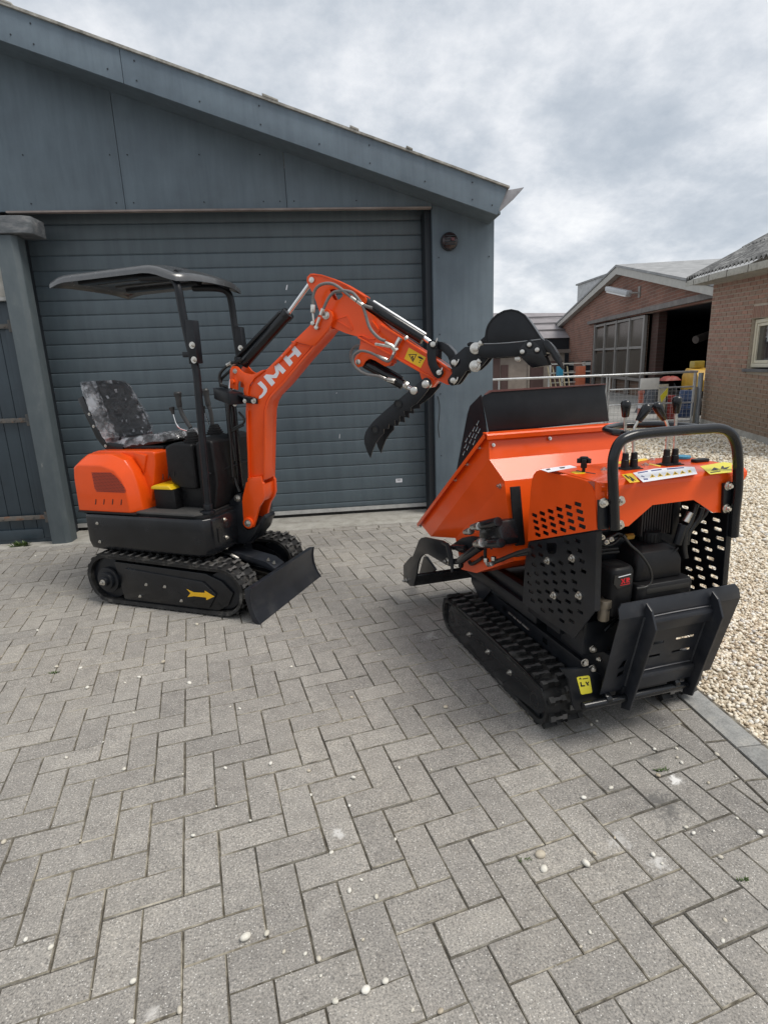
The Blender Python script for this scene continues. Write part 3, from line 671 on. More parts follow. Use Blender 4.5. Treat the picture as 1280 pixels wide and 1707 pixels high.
b = MB(); b.loft([ring([(-0.14, -0.41), (0.30, -0.415), (0.34, -0.36), (0.34, 0.0), (-0.14, 0.0)], 0.622), ring([(-0.14, -0.405), (0.30, -0.41), (0.335, -0.355), (0.335, 0.0), (-0.14, 0.0)], 0.634)]); ex(b, 'floor_mat', noisy('ribbed_mat', [(0.3, (0.03, 0.03, 0.03)), (0.7, (0.055, 0.053, 0.05))], 8, bump=0.3), 0.003)
bolts(EXC, [(a[0], -0.434, a[1]) for a in [(-0.445,0.548),(-0.4472,0.4237)]], NEAR, 0.007, 0.006)
bolts(EXC, [(0.402, a[0], a[1]) for a in [(-0.2589,0.5705),(-0.2589,0.4538)]], (1, 0, 0), 0.009, 0.008)
b = MB(); b.box(0.396, 0.4035, -0.335, -0.318, 0.44, 0.53); ex(b, 'skirt_slot', INK)
# engine hood: centre housing under the seat and a rounded pod on each side
b = MB(); b.prism('y', -0.285, 0.285, [(-0.595, 0.622), (-0.595, 0.93), (-0.555, 0.985), (-0.50, 0.998), (-0.06, 1.0), (-0.045, 0.985), (-0.05, 0.92), (-0.135, 0.622)])
hd = ex(b, 'engine_hood', ORANGE, 0.018, seg=3)
def pod(sgn):
    A = [(-0.600, 0.622), (-0.596, 0.84), (-0.585, 0.905), (-0.555, 0.925), (-0.36, 0.925), (-0.26, 0.895), (-0.205, 0.83), (-0.185, 0.74), (-0.18, 0.622)]
    Bq = [(-0.590, 0.622), (-0.582, 0.88), (-0.565, 0.955), (-0.50, 0.990), (-0.32, 0.990), (-0.22, 0.955), (-0.165, 0.88), (-0.135, 0.76), (-0.125, 0.622)]
    b = MB(); b.loft([[(x, sgn * 0.418, z) for x, z in A], [(x, sgn * 0.36, z) for x, z in Bq], [(x + 0.01, sgn * 0.24, z) for x, z in Bq]])
    return ex(b, 'hood_side', ORANGE, 0.009, hd, seg=3)
pn = pod(-1); pod(1)
b = MB(); b.box(-0.605, -0.13, -0.424, 0.40, 0.612, 0.624); ex(b, 'hood_seal', PLAST, 0.004, hd)
# grille: a sunk panel pierced with holes
GR = [(-0.4398,0.8805),(-0.2857,0.8839),(-0.2493,0.8609),(-0.2185,0.8289),(-0.1957,0.7937),(-0.1869,0.77),(-0.1942,0.7547),(-0.4255,0.7542),(-0.4354,0.7772)]
b = MB(); b.prism('y', -0.4195, -0.4165, inset(GR[::-1] if area(GR) < 0 else GR, 0.0)); ex(b, 'grille_panel', wear('deep_orange_mesh', (0.42, 0.040, 0.008), 0.45, var=0.05), 0, hd)
g0 = min(p[0] for p in GR); g1 = max(p[0] for p in GR); h0 = min(p[1] for p in GR); h1 = max(p[1] for p in GR)
def inside(p, P):
    c = False; n = len(P)
    for i in range(n):
        a, b_ = P[i], P[(i + 1) % n]
        if (a[1] > p[1]) != (b_[1] > p[1]) and p[0] < (b_[0] - a[0]) * (p[1] - a[1]) / (b_[1] - a[1]) + a[0]: c = not c
    return c
b = MB(); r_ = 0
z = h0 + 0.006
while z < h1 - 0.004:
    x = g0 + 0.004 + (0.0055 if r_ % 2 else 0)
    while x < g1:
        if all(inside((x + dx, z + dz), GR) for dx, dz in ((0.005, 0), (-0.005, 0), (0, 0.005), (0, -0.005))): b.prism('y', -0.4204, -0.4194, circ(x, z, 0.0031, 6))
        x += 0.011
    z += 0.0095; r_ += 1
o = ex(b, 'grille_hole', INK, 0, hd); o['kind'] = 'stuff'
for a in [(-0.4446,0.6869),(-0.3768,0.6896),(-0.3064,0.6924),(-0.2373,0.6923)]:
    b = MB(); b.prism('y', -0.4205, -0.417, [(a[0] - 0.008, a[1] - 0.017), (a[0] - 0.002, a[1] - 0.017), (a[0] + 0.008, a[1] + 0.015), (a[0] + 0.004, a[1] + 0.019)]); ex(b, 'hood_slot', INK, 0, hd)
for a in [(0.0044,0.8381),(0.0492,0.8488),(0.09,0.858)]:
    b = MB(); b.prism('y', -0.2885, -0.284, [(a[0] - 0.012, a[1] - 0.02), (a[0] - 0.007, a[1] - 0.02), (a[0] - 0.001, a[1] + 0.015), (a[0] - 0.005, a[1] + 0.016)]); ex(b, 'hood_slot', INK, 0, hd)
for z in (0.84, 0.755):
    b = MB(); b.box(-0.606, -0.59, -0.24, -0.16, z - 0.006, z + 0.006); ex(b, 'hood_slot', INK, 0, hd)
b = MB(); b.prism('y', -0.30, -0.28, [(-0.20, 0.995), (-0.10, 0.975), (-0.14, 0.86)]); ex(b, 'hood_crease', ORANGE, 0.006, hd)
bolts(hd, [(-0.155, -0.34, 0.69)], (1, -0.4, 0), 0.009, 0.006)
# seat under clear wrinkled film
VINYL = wear('black_seat_vinyl', (0.016, 0.016, 0.018), 0.5, var=0.3, scale=30, bump=0.2)
FILM = mat('clear_wrinkled_film', (0.75, 0.76, 0.78), 0.13, coat=1.0, spec=1.0); FILM.node_tree.nodes['Principled BSDF'].inputs['Alpha'].default_value = 0.22
k = NT(FILM); f1 = k.noise(16, 5, 0.7, mode='Object', dist=1.8); k.bump(f1, 1.0, 0.03)
k.b.inputs['Alpha'].default_value = 0.10
FILM2 = mat('bunched_film', (0.62, 0.63, 0.66), 0.15, coat=1.0, spec=1.0); k = NT(FILM2); k.bump(k.noise(26, 5, 0.7, mode='Object', dist=1.0), 1.0, 0.02)
k.l(k.ramp(k.noise(13, 4, 0.6, mode='Object'), [(0.40, (0.08,)), (0.50, (0.30,)), (0.62, (0.75,))]), k.b.inputs['Alpha'])
SEAT = bpy.data.objects.new('seat', None); COL.objects.link(SEAT); SEAT.parent = EXC
def cushion(center, sx, sy, th, rx, name, taper=0.0, roll=0.0):
    """padded slab: sx long (local u), sy wide, with raised side bolsters"""
    b = MB(); N = 16; M2 = 16
    T = Matrix.Translation(center) @ rx
    rnd2 = random.Random(name)
    def top(u, v):
        e_ = (1 - abs(u) ** 5) * (1 - abs(v) ** 5); ww = sy * (1 - taper * (u + 1) / 2) ; x_ = u * sx * (1 - 0.05 * abs(v) ** 3); y_ = v * ww * (1 - 0.10 * abs(u) ** 4)
        h = th * (0.35 + 0.65 * max(e_, 0) ** 0.4) + 0.022 * max(0, abs(v) - 0.55) / 0.45 * max(e_, 0) ** 0.5
        h -= 0.008 * math.exp(-((u * 3) % 1 - 0.5) ** 2 * 60) * (abs(v) < 0.55)
        return (x_, y_, h + rnd2.uniform(-0.003, 0.003))
    A = [[b.bm.verts.new(T @ Vector(top(-1 + 2 * i / N, -1 + 2 * j / M2))) for j in range(M2 + 1)] for i in range(N + 1)]
    def bot(u, v):
        x_, y_, h = top(u, v); return (x_ * 0.96, y_ * 0.96, 0)
    C = [[b.bm.verts.new(T @ Vector(bot(-1 + 2 * i / N, -1 + 2 * j / M2))) for j in range(M2 + 1)] for i in range(N + 1)]
    for i in range(N):
        for j in range(M2):
            b.bm.faces.new((A[i][j], A[i + 1][j], A[i + 1][j + 1], A[i][j + 1])); b.bm.faces.new((C[i][j], C[i][j + 1], C[i + 1][j + 1], C[i + 1][j]))
    for i in range(N):
        b.bm.faces.new((A[i][0], C[i][0], C[i + 1][0], A[i + 1][0])); b.bm.faces.new((A[i][M2], A[i + 1][M2], C[i + 1][M2], C[i][M2]))
    for j in range(M2):
        b.bm.faces.new((A[0][j], A[0][j + 1], C[0][j + 1], C[0][j])); b.bm.faces.new((A[N][j], C[N][j], C[N][j + 1], A[N][j + 1]))
    o = b.build(name, VINYL, SEAT, smooth=60)
    b = MB(); K = 20; F_ = {}
    for i in range(K + 1):
        for j in range(K + 1):
            u, v = -1 + 2 * i / K, -1 + 2 * j / K; x_, y_, h = top(u, v); ed_ = max(abs(u), abs(v)) > 0.99
            F_[i, j] = b.bm.verts.new(T @ Vector((x_ * 1.035, y_ * 1.035, (h if not ed_ else h * 0.25) + 0.006 + rnd2.uniform(-0.006, 0.009))))
    for i in range(K):
        for j in range(K):
            q = (F_[i, j], F_[i + 1, j], F_[i + 1, j + 1], F_[i, j + 1])
            uu, vv = abs(-1 + 2 * (i + 0.5) / K), -1 + 2 * (j + 0.5) / K
            mi = 1 if (abs(vv) > 0.58 or rnd2.random() < 0.10 + 0.35 * (uu > 0.75)) else 0
            fs = (b.bm.faces.new(q[:3]), b.bm.faces.new((q[0], q[2], q[3]))) if (i * 7 + j * 3) % 2 else (b.bm.faces.new((q[0], q[1], q[3])), b.bm.faces.new(q[1:]))
            for f_ in fs: f_.material_index = mi
    fo = b.build('plastic_wrap', FILM, o, smooth=24); fo.data.materials.append(FILM2)
    return o
cushion((-0.235, 0.0, 1.018), 0.225, 0.205, 0.050, Matrix.Rotation(R(-7), 4, 'Y'), 'seat_cushion')
_u = Vector((-0.40, 0, 0.917)); _w = Vector((0.917, 0, 0.40))
cushion((-0.580, 0.0, 1.235), 0.220, 0.235, 0.055, Matrix(((_u.x, 0, _w.x, 0), (0, 1, 0, 0), (_u.z, 0, _w.z, 0), (0, 0, 0, 1))), 'backrest', taper=0.14)
b = MB(); b.box(-0.42, -0.05, -0.19, 0.19, 1.0, 1.022); ex(b, 'seat_pan', BLACKM, 0.006, SEAT)
for s_ in (-1, 1):
    b = MB(); b.strip('y', s_ * 0.205 - 0.006, s_ * 0.205 + 0.006, [(-0.655, 1.34), (-0.60, 1.20), (-0.55, 1.08), (-0.50, 1.02), (-0.36, 1.005)], 0.05); ex(b, 'seat_bracket', BLACKG, 0.004, SEAT)
    bolts(SEAT, [(-0.595, s_ * 0.212, 1.23), (-0.575, s_ * 0.212, 1.15), (-0.50, s_ * 0.212, 1.02)], (0, s_, 0), 0.007, 0.004)
b = MB(); b.box(-0.02, 0.02, -0.14, 0.14, -0.2, 0.2); 
for v in b.bm.verts: v.co = Matrix.Translation((-0.60, 0, 1.235)) @ Matrix.Rotation(R(-23.6), 4, 'Y') @ v.co
ex(b, 'backrest_shell', BLACKM, 0.015, SEAT)
# canopy: pressed roof, two posts, clamps
b = MB(); NX, NY = 18, 12
def roofpt(i, j, dz=0):
    u = i / NX; v = -1 + 2 * j / NY
    x = -0.60 + 0.882 * u; bow = 0.016 * (1 - v ** 4)
    x += 0.045 * (1 - v * v) * max(0, (u - 0.5) * 2) ** 2
    z = 2.076 + bow - 0.004 * (1 - u) - 0.060 * max(0, (u - 0.78) / 0.22) ** 1.7 - 0.022 * max(0, (0.10 - u) / 0.10) ** 1.5
    return Vector((x, v * 0.305, z + dz))
top_ = [[b.bm.verts.new(roofpt(i, j)) for j in range(NY + 1)] for i in range(NX + 1)]
lo_ = [[b.bm.verts.new(roofpt(i, j, -0.012)) for j in range(NY + 1)] for i in range(NX + 1)]
for i in range(NX):
    for j in range(NY):
        b.bm.faces.new((top_[i][j], top_[i + 1][j], top_[i + 1][j + 1], top_[i][j + 1])); b.bm.faces.new((lo_[i][j], lo_[i][j + 1], lo_[i + 1][j + 1], lo_[i + 1][j]))
edge = [(i, 0) for i in range(NX + 1)] + [(NX, j) for j in range(1, NY + 1)] + [(i, NY) for i in range(NX - 1, -1, -1)] + [(0, j) for j in range(NY - 1, 0, -1)]
def outp(i, j, d, dz):
    p = roofpt(i, j); n = Vector((0, 0, 0))
    if j == 0: n.y -= 1
    if j == NY: n.y += 1
    if i == 0: n.x -= 1
    if i == NX: n.x += 1
    return p + n.normalized() * d + Vector((0, 0, dz))
RG = [[b.bm.verts.new(outp(i, j, d_, z_)) for i, j in edge] for d_, z_ in ((0.012, -0.003), (0.024, -0.012), (0.032, -0.028), (0.034, -0.048), (0.028, -0.048), (0.024, -0.026), (0.004, -0.014))]
m_ = len(edge)
for k in range(m_):
    l = (k + 1) % m_; a, c = edge[k], edge[l]
    b.bm.faces.new((top_[a[0]][a[1]], RG[0][k], RG[0][l], top_[c[0]][c[1]]))
    for q0, q1 in zip(RG, RG[1:]): b.bm.faces.new((q0[k], q1[k], q1[l], q0[l]))
    b.bm.faces.new((RG[-1][k], lo_[a[0]][a[1]], lo_[c[0]][c[1]], RG[-1][l]))
CAN = bpy.data.objects.new('canopy', None); COL.objects.link(CAN); CAN.parent = EXC
ROOFM = wear('canopy_plastic', (0.045, 0.046, 0.048), 0.26, coat=0.6, var=0.2, scale=20, rv=0.05, dust=0.06, spec=0.8)
ROOFM.node_tree.nodes['Principled BSDF'].inputs['Coat Roughness'].default_value = 0.3
ex(b, 'canopy_roof', ROOFM, 0, CAN, smooth=60)
for y in (-0.15, 0.0, 0.15):
    b = MB(); b.box(-0.54, 0.04, y - 0.03, y + 0.03, 2.046, 2.062); ex(b, 'roof_rib', ROOFM, 0.006, CAN)
for y in (-0.20, 0.20):
    b = MB(); b.box(-0.50, 0.08, y - 0.03, y + 0.03, 2.025, 2.055); ex(b, 'roof_rail', BLACKM, 0.006, CAN)
NP = [(0.3305,-0.3,0.6309),(0.3322,-0.3,0.9027),(0.3427,-0.3,1.2281),(0.3505,-0.3,1.4637),(0.3292,-0.3,1.6063),(0.3155,-0.3,1.7395),(0.3021,-0.3,1.8705),(0.2974,-0.3,1.9477)]
pts = [Vector(p) for p in NP]
b = MB(); b.tube([(0.332, -0.315, 0.63), (0.338, -0.31, 0.85), (0.345, -0.305, 1.18), (0.350, -0.30, 1.42), (0.348, -0.30, 1.50), (0.328, -0.30, 1.60), (0.305, -0.30, 1.78), (0.290, -0.295, 1.92), (0.262, -0.28, 1.975), (0.20, -0.26, 2.005), (0.0, -0.25, 2.02)], 0.0225, 14, 5)
ex(b, 'canopy_post', BLACKM, 0, CAN)
b = MB(); b.tube([(0.332, 0.315, 0.63), (0.338, 0.31, 0.85), (0.33, 0.305, 1.18), (0.30, 0.30, 1.42), (0.27, 0.30, 1.50), (0.26, 0.30, 1.60), (0.25, 0.30, 1.78), (0.245, 0.295, 1.92), (0.232, 0.28, 1.98), (0.18, 0.25, 2.005), (0.0, 0.24, 2.02)], 0.0225, 14, 5)
ex(b, 'canopy_post', BLACKM, 0, CAN)
b = MB(); b.tube([(0.272, -0.28, 2.02), (0.262, -0.1, 2.03), (0.255, 0.1, 2.03), (0.24, 0.28, 2.01)], 0.018, 10, 4); ex(b, 'cross_tube', BLACKM, 0, CAN)
b = MB(); b.loft([[(0.332 + math.cos(t) * 0.045, -0.325 + math.sin(t) * 0.045, z) for t in [2 * math.pi * i / 20 for i in range(20)]] for z in (0.622, 0.640)]); b.cyl((0.332, -0.315, 0.63), (0.334, -0.315, 0.68), 0.028, 16); ex(b, 'post_foot', BLACKM, 0.003, CAN)
for y, a in ((-0.30, [(0.3312,1.7615),(0.3876,1.7547),(0.3871,1.5165),(0.3244,1.5156)]), (0.30, [(0.2619,1.764),(0.308,1.7574),(0.3183,1.5585),(0.2609,1.5531)])):
    b = MB(); b.prism('y', y - 0.026, y + 0.026, inset(a if area(a) > 0 else a[::-1], 0.001)); ex(b, 'clamp_plate', BLACKM, 0.004, CAN)
bolts(CAN, [(a[0], -0.327, a[1]) for a in [(0.364,1.6189),(0.3647,1.5375)]], NEAR, 0.013, 0.010)
bolts(CAN, [(a[0], 0.272, a[1]) for a in [(0.2976,1.6215)]], NEAR, 0.012, 0.010)
b = MB(); b.box(0.285, 0.375, -0.325, -0.275, 1.555, 1.585); ex(b, 'clamp_band', BLACKM, 0.004, CAN)
# console with control levers
CON = bpy.data.objects.new('control_console', None); COL.objects.link(CON); CON.parent = EXC
b = MB(); b.prism('y', -0.285, 0.16, [(0.035, 1.03), (0.03, 0.86), (0.055, 0.80), (0.12, 0.765), (0.24, 0.76), (0.24, 1.045), (0.10, 1.05)]); ex(b, 'console_box', PLAST, 0.022, CON, seg=3)
b = MB(); b.prism('y', -0.265, 0.19, [(0.245, 1.045), (0.245, 0.63), (0.345, 0.63), (0.385, 0.80), (0.375, 1.06), (0.30, 1.08)]); ex(b, 'console_front', PLAST, 0.02, CON, seg=3)
b = MB(); b.tube([(0.33, -0.27, 0.86), (0.37, -0.20, 0.868), (0.385, 0.0, 0.885), (0.375, 0.18, 0.89)], 0.010, 8); ex(b, 'console_rib', PLAST, 0, CON)
b = MB(); b.box(0.0, 0.27, -0.24, 0.2, 0.625, 0.78); ex(b, 'pedal_box', PLAST, 0.02, CON)
b = MB(); b.prism('y', -0.33, -0.17, [(-0.075, 0.762), (-0.07, 0.780), (-0.045, 0.790), (0.06, 0.790), (0.085, 0.762)]); ex(b, 'yellow_tank', wear('yellow_tank_plastic', (0.78, 0.50, 0.01), 0.35, var=0.05), 0.008, CON)
b = MB(); b.box(-0.07, 0.09, -0.31, -0.17, 0.63, 0.762); ex(b, 'battery_case', PLAST, 0.008, CON)
GRIP = wear('lever_grip', (0.030, 0.030, 0.031), 0.5, var=0.1)
def bellows(c, r, par, n=5):
    b = MB(); rings = []
    for i in range(n):
        q = r * (1 - 0.12 * i); z = i * 0.014
        rings += [(z, q), (z + 0.006, q), (z + 0.008, q * 0.82), (z + 0.013, q * 0.82)]
    h = rings[-1][0]; b.cyl(c, Vector(c) + Vector((0, 0, h)), 1, 20, rings=[(z / h, q) for z, q in rings]); ex(b, 'bellows', PLAST, 0, par)
def joystick(c, line, par):
    bellows(c, 0.062, par)
    b = MB(); P = [Vector(p) for p in line]
    b.tube(P[:3], 0.013, 10, 5); ex(b, 'lever_shaft', GRIP, 0, par)
    b = MB(); d = (P[-1] - P[-2]); 
    b.cyl(P[-2] - d * 0.25, P[-1], 0.02, 14, rings=[(0, 0.014), (0.15, 0.018), (0.5, 0.017), (0.8, 0.022), (0.9, 0.025), (1.0, 0.018)]); ex(b, 'lever_grip', GRIP, 0.002, par)
J1 = [(0.1922,-0.2,1.0655),(0.1845,-0.2,1.1366),(0.1342,-0.2,1.2224),(0.1207,-0.2,1.2816),(0.1189,-0.2,1.3584)]
J2 = [(0.1672,0.05,1.0747),(0.1661,0.05,1.1385),(0.1651,0.05,1.2017),(0.151,0.05,1.2724),(0.1402,0.05,1.3658)]
joystick(tuple(Vector([(0.19,-0.2,1.0505)][0]) + Vector((0, 0, -0.01))), [J1[1], J1[2], J1[3], J1[4]], CON)
joystick(tuple(Vector([(0.1813,0.05,1.0747)][0]) + Vector((0, 0, -0.01))), [J2[0], J2[2], J2[3], J2[4]], CON)
for L in ([(0.1593,-0.2,1.1181),(0.0906,-0.2,1.1445),(0.0674,-0.2,1.2307)], [(0.1414,0.05,1.1307),(0.1315,0.05,1.1625),(0.1106,0.05,1.2181)]):
    b = MB(); b.tube(L, 0.0045, 8, 3); ex(b, 'thin_lever', CHROME, 0, CON)
    d = Vector(L[-1]); b = MB(); b.cyl(d - Vector((0, 0, 0.01)), d + Vector((-0.006, 0, 0.035)), 0.012, 10, rings=[(0, 0.009), (0.5, 0.012), (0.9, 0.018), (1, 0.014)]); ex(b, 'lever_knob', GRIP, 0, CON)
# swing bracket in front of the body
b = MB(); b.prism('y', -0.125, 0.065, [(0.3571,0.6518),(0.4096,0.7021),(0.4479,0.7072),(0.4528,0.6407),(0.4474,0.4827),(0.4707,0.465),(0.5275,0.4871),(0.5592,0.5114),(0.5268,0.4417),(0.4612,0.3803),(0.3205,0.3517),(0.2892,0.3809)]); ex(b, 'swing_bracket', BLACKM, 0.006)
b = MB(); b.prism('y', -0.09, 0.03, [(0.4564,0.5345),(0.5301,0.5155),(0.5854,0.5671),(0.5993,0.5416),(0.5001,0.3914),(0.4379,0.3681)]); ex(b, 'bracket_nose', BLACKM, 0.008)
bolts(EXC, [[(0.4227,-0.127,0.6771)][0]], NEAR, 0.016, 0.010)
b = MB(); b.cyl((0.40, -0.03, 0.35), (0.40, -0.03, 0.60), 0.045, 20); ex(b, 'swing_pin', BLACKM, 0.004)
b = MB(); b.cyl((0.365, -0.02, 0.66), (0.372, -0.02, 1.30), 0.036, 18); ex(b, 'boom_cylinder', BLACKG, 0.003)
b = MB(); b.cyl((0.372, -0.02, 1.29), (0.40, -0.02, 1.42), 0.017, 14); ex(b, 'boom_cylinder_rod', CHROME)
for L, r in ((([(0.4305,-0.12,1.281),(0.4153,-0.12,1.201),(0.4116,-0.12,1.1257),(0.4111,-0.12,1.0378),(0.4051,-0.12,0.9308),(0.4017,-0.12,0.816)]), 0.009), (([(0.4378,-0.11,1.2574),(0.4397,-0.11,1.1884),(0.4231,-0.11,1.1071),(0.4518,-0.11,1.1187),(0.5086,-0.11,1.1416)]), 0.007), (([(0.4843,-0.11,1.2224),(0.5138,-0.11,1.1876),(0.5099,-0.11,1.1532),(0.4314,-0.11,1.1188),(0.412,-0.11,1.0719),(0.4193,-0.11,0.9891),(0.4211,-0.11,0.9174)]), 0.007), (([(0.4013,-0.1,0.8062),(0.4096,-0.1,0.7573),(0.4256,-0.1,0.7146)]), 0.009)):
    b = MB(); b.tube(L, r, 8, 5); ex(b, 'hose', HOSE)
# ---- boom -------------------------------------------------------------
BOOM = bpy.data.objects.new('boom', None); COL.objects.link(BOOM); BOOM.parent = EXC
web = [(0.5345,1.2733),(0.5657,1.3626),(0.6018,1.4061),(0.6581,1.4482),(0.7071,1.477),(0.7993,1.5462),(0.8948,1.6257)] + [(1.0529,1.7399),(1.0801,1.7644),(1.1156,1.7664),(1.1414,1.7473),(1.1394,1.7169),(1.1173,1.6875),(0.9374,1.5256),(0.7842,1.3812),(0.7061,1.3207),(0.6774,1.2823),(0.6572,1.2286),(0.6064,0.7896),(0.5228,0.7873),(0.5022,0.8186),(0.5134,1.0585),(0.5257,1.2204)]
b = MB(); b.prism('y', -0.098, 0.008, web); ex(b, 'boom_box', ORANGE, 0.004, BOOM)
# flanges standing proud round the box
outer = [(0.7536,1.4913),(0.7944,1.5177),(0.8643,1.5746),(0.9553,1.6515),(1.0434,1.7218),(1.0783,1.7546)]
b = MB(); b.strip('y', -0.112, 0.02, outer, 0.012); ex(b, 'top_flange', ORANGE, 0.002, BOOM)
low = [(1.1267,1.6817),(1.0884,1.6398),(0.9441,1.5142),(0.8037,1.383),(0.7223,1.3182),(0.694,1.2819),(0.6729,1.2295),(0.6449,1.01),(0.6202,0.8033)]
b = MB(); b.strip('y', -0.112, 0.02, low, 0.012); ex(b, 'front_flange', ORANGE, 0.002, BOOM)
rear = [(0.5473,1.231),(0.5273,1.0088),(0.5112,0.8105)]
b = MB(); b.strip('y', -0.112, 0.02, rear, 0.010); ex(b, 'rear_flange', ORANGE, 0.002, BOOM)
ear = [(0.4361,1.3709),(0.4512,1.4732),(0.4613,1.4906),(0.4728,1.4976),(0.4991,1.4966),(0.5114,1.4887),(0.5298,1.466),(0.5571,1.4527),(0.5953,1.4439),(0.627,1.4494),(0.6751,1.4674),(0.6957,1.4688),(0.619,1.4234),(0.5779,1.3804),(0.5625,1.3362),(0.5638,1.3003),(0.5396,1.2737),(0.5351,1.3369),(0.5319,1.3459),(0.5402,1.3815),(0.5327,1.3995),(0.5074,1.4092),(0.4958,1.3916),(0.4905,1.355)]
b = MB(); b.prism('y', -0.110, -0.098, ear); ex(b, 'cylinder_lug', ORANGE, 0.002, BOOM)
b = MB(); b.prism('y', 0.010, 0.022, ear); ex(b, 'cylinder_lug', ORANGE, 0.002, BOOM)
hub = [(0.9511,1.6431),(0.9961,1.6853),(1.0511,1.7333),(1.0947,1.7758),(1.1252,1.7807),(1.1492,1.7652),(1.1568,1.7439),(1.1509,1.7156),(1.1336,1.6817),(1.0849,1.6358),(1.0302,1.5895),(1.0074,1.5906),(0.9069,1.6183)]
b = MB(); b.prism('y', -0.1195, -0.098, hub); ex(b, 'boom_head', ORANGE, 0.003, BOOM)
b = MB(); b.prism('y', 0.010, 0.0315, hub); ex(b, 'boom_head', ORANGE, 0.003, BOOM)
foot = [(0.5068,0.8098),(0.506,0.7844),(0.4943,0.7822),(0.4812,0.7472),(0.4608,0.695),(0.4494,0.6501),(0.4446,0.5789),(0.447,0.5187),(0.4525,0.4924),(0.4843,0.4752),(0.5192,0.4885),(0.542,0.5461),(0.5568,0.5878),(0.5707,0.6217),(0.6036,0.6636),(0.616,0.6969),(0.6193,0.7767),(0.6123,0.7873),(0.6101,0.8249)]
b = MB(); b.prism('y', -0.122, -0.098, foot); ex(b, 'boom_foot', ORANGE, 0.004, BOOM)
b = MB(); b.prism('y', 0.020, 0.045, foot); ex(b, 'boom_foot', ORANGE, 0.004, BOOM)
fr = [(0.485,0.0977,0.7336),(0.485,0.2133,0.7305),(0.485,0.2011,0.6135),(0.485,0.1606,0.5788),(0.485,0.1173,0.6126),(0.485,0.0741,0.6186)]
b = MB(); b.prism('y', -0.098, 0.020, [(0.4902,0.7621),(0.6078,0.7691),(0.6041,0.6925),(0.5839,0.655),(0.5334,0.6455),(0.4773,0.6657)]); ex(b, 'foot_plate', ORANGE, 0.004, BOOM)
c = Vector([(0.474,-0.122,0.5117)][0]); c2 = Vector([(0.4871,-0.122,0.5162)][0])
b = MB(); b.cyl((c2.x, -0.121, c2.z), (c2.x, -0.136, c2.z), 0.036, 24); ex(b, 'foot_boss', ORANGE, 0.003, BOOM)
bolts(BOOM, [(c2.x, -0.136, c2.z)], NEAR, 0.016, 0.010)
# raised weld lines on the web
WL1 = [(0.8816,1.6198),(0.9434,1.5985),(1.0105,1.5861)]; WL2 = [(0.502,0.8059),(0.5553,0.8114),(0.6033,0.8168)]
for w_ in (WL1, WL2):
    b = MB(); b.strip('y', -0.106, -0.098, w_, 0.008); ex(b, 'weld_seam', ORANGE, 0.0015, BOOM)
# letters on the boom
LT = {
 'letter_h': [(0.8626,1.5897),(0.8885,1.606),(0.9372,1.5506),(0.9128,1.5307),(0.8963,1.5491),(0.8585,1.5266),(0.8776,1.5025),(0.8545,1.4809),(0.803,1.5418),(0.8281,1.5555),(0.8469,1.5348),(0.8847,1.5626)],
 'letter_m': [(0.7525,1.4947),(0.7761,1.5109),(0.8277,1.4587),(0.8046,1.4397),(0.7798,1.4648),(0.7799,1.444),(0.7613,1.4178),(0.7269,1.4188),(0.7485,1.3907),(0.7237,1.3708),(0.6746,1.428),(0.6935,1.4418),(0.7428,1.4366),(0.7592,1.4491)],
 'letter_j': [(0.6278,1.3898),(0.6526,1.4036),(0.6806,1.375),(0.6911,1.3571),(0.6873,1.3395),(0.6698,1.3199),(0.6485,1.3048),(0.6286,1.2985),(0.633,1.3154),(0.6496,1.3248),(0.6625,1.3401),(0.6651,1.3547),(0.6547,1.3647)]}
for nm, P in LT.items():
    b = MB(); b.prism('y', -0.0995, -0.0975, P); ex(b, nm, WHITE, 0, BOOM)
for p in [(1.1173,-0.122,1.7472)]:
    b = MB(); b.cyl((p[0], -0.119, p[2]), (p[0], -0.128, p[2]), 0.022, 20); b.cyl((p[0], -0.128, p[2]), (p[0], -0.136, p[2]), 0.017, 12); ex(b, 'pivot_pin', STEEL, 0.002, BOOM)
bolts(BOOM, [(p[0], -0.11, p[2]) for p in [(0.4881,-0.11,1.4684)]], NEAR, 0.010, 0.008)
b = MB(); p = [(0.4659,-0.11,1.4069)][0]; b.cyl((p[0], -0.10, p[2]), (p[0], -0.125, p[2]), 0.017, 6); ex(b, 'painted_nut', ORANGE, 0.003, BOOM)
# work lamp box on the boom
LB = [(0.3746,-0.17,1.3145),(0.3893,-0.17,1.3656),(0.4588,-0.17,1.3682)]
b = MB()
c = Vector([(0.4369,-0.13,1.3222)][0]); b.obox(c, (0.86, -0.32, -0.20), (0, 0, 1), (0.32, 0.86, 0), 0.165, 0.068, 0.10); ex(b, 'lamp_box', BLACKM, 0.004, BOOM)
b = MB(); c = Vector([(0.555,-0.125,1.3149)][0]); b.obox(c, (1, 0, -0.25), (0, 1, 0), (0.25, 0, 1), 0.10, 0.05, 0.012); c = Vector([(0.5828,-0.115,1.2905)][0]); b.obox(c, (1, 0, -0.1), (0, 0, 1), (0, 1, 0), 0.09, 0.034, 0.012); ex(b, 'lamp_bracket', BLACKM, 0.003, BOOM)
bolts(BOOM, [(p[0], -0.123, p[2]) for p in [(0.6061,-0.123,1.2905)]], NEAR, 0.012, 0.009)
bolts(BOOM, [(p[0], -0.16, p[2]) for p in [(0.4964,-0.15,1.2718),(0.5681,-0.15,1.2911)]], NEAR, 0.008, 0.007)
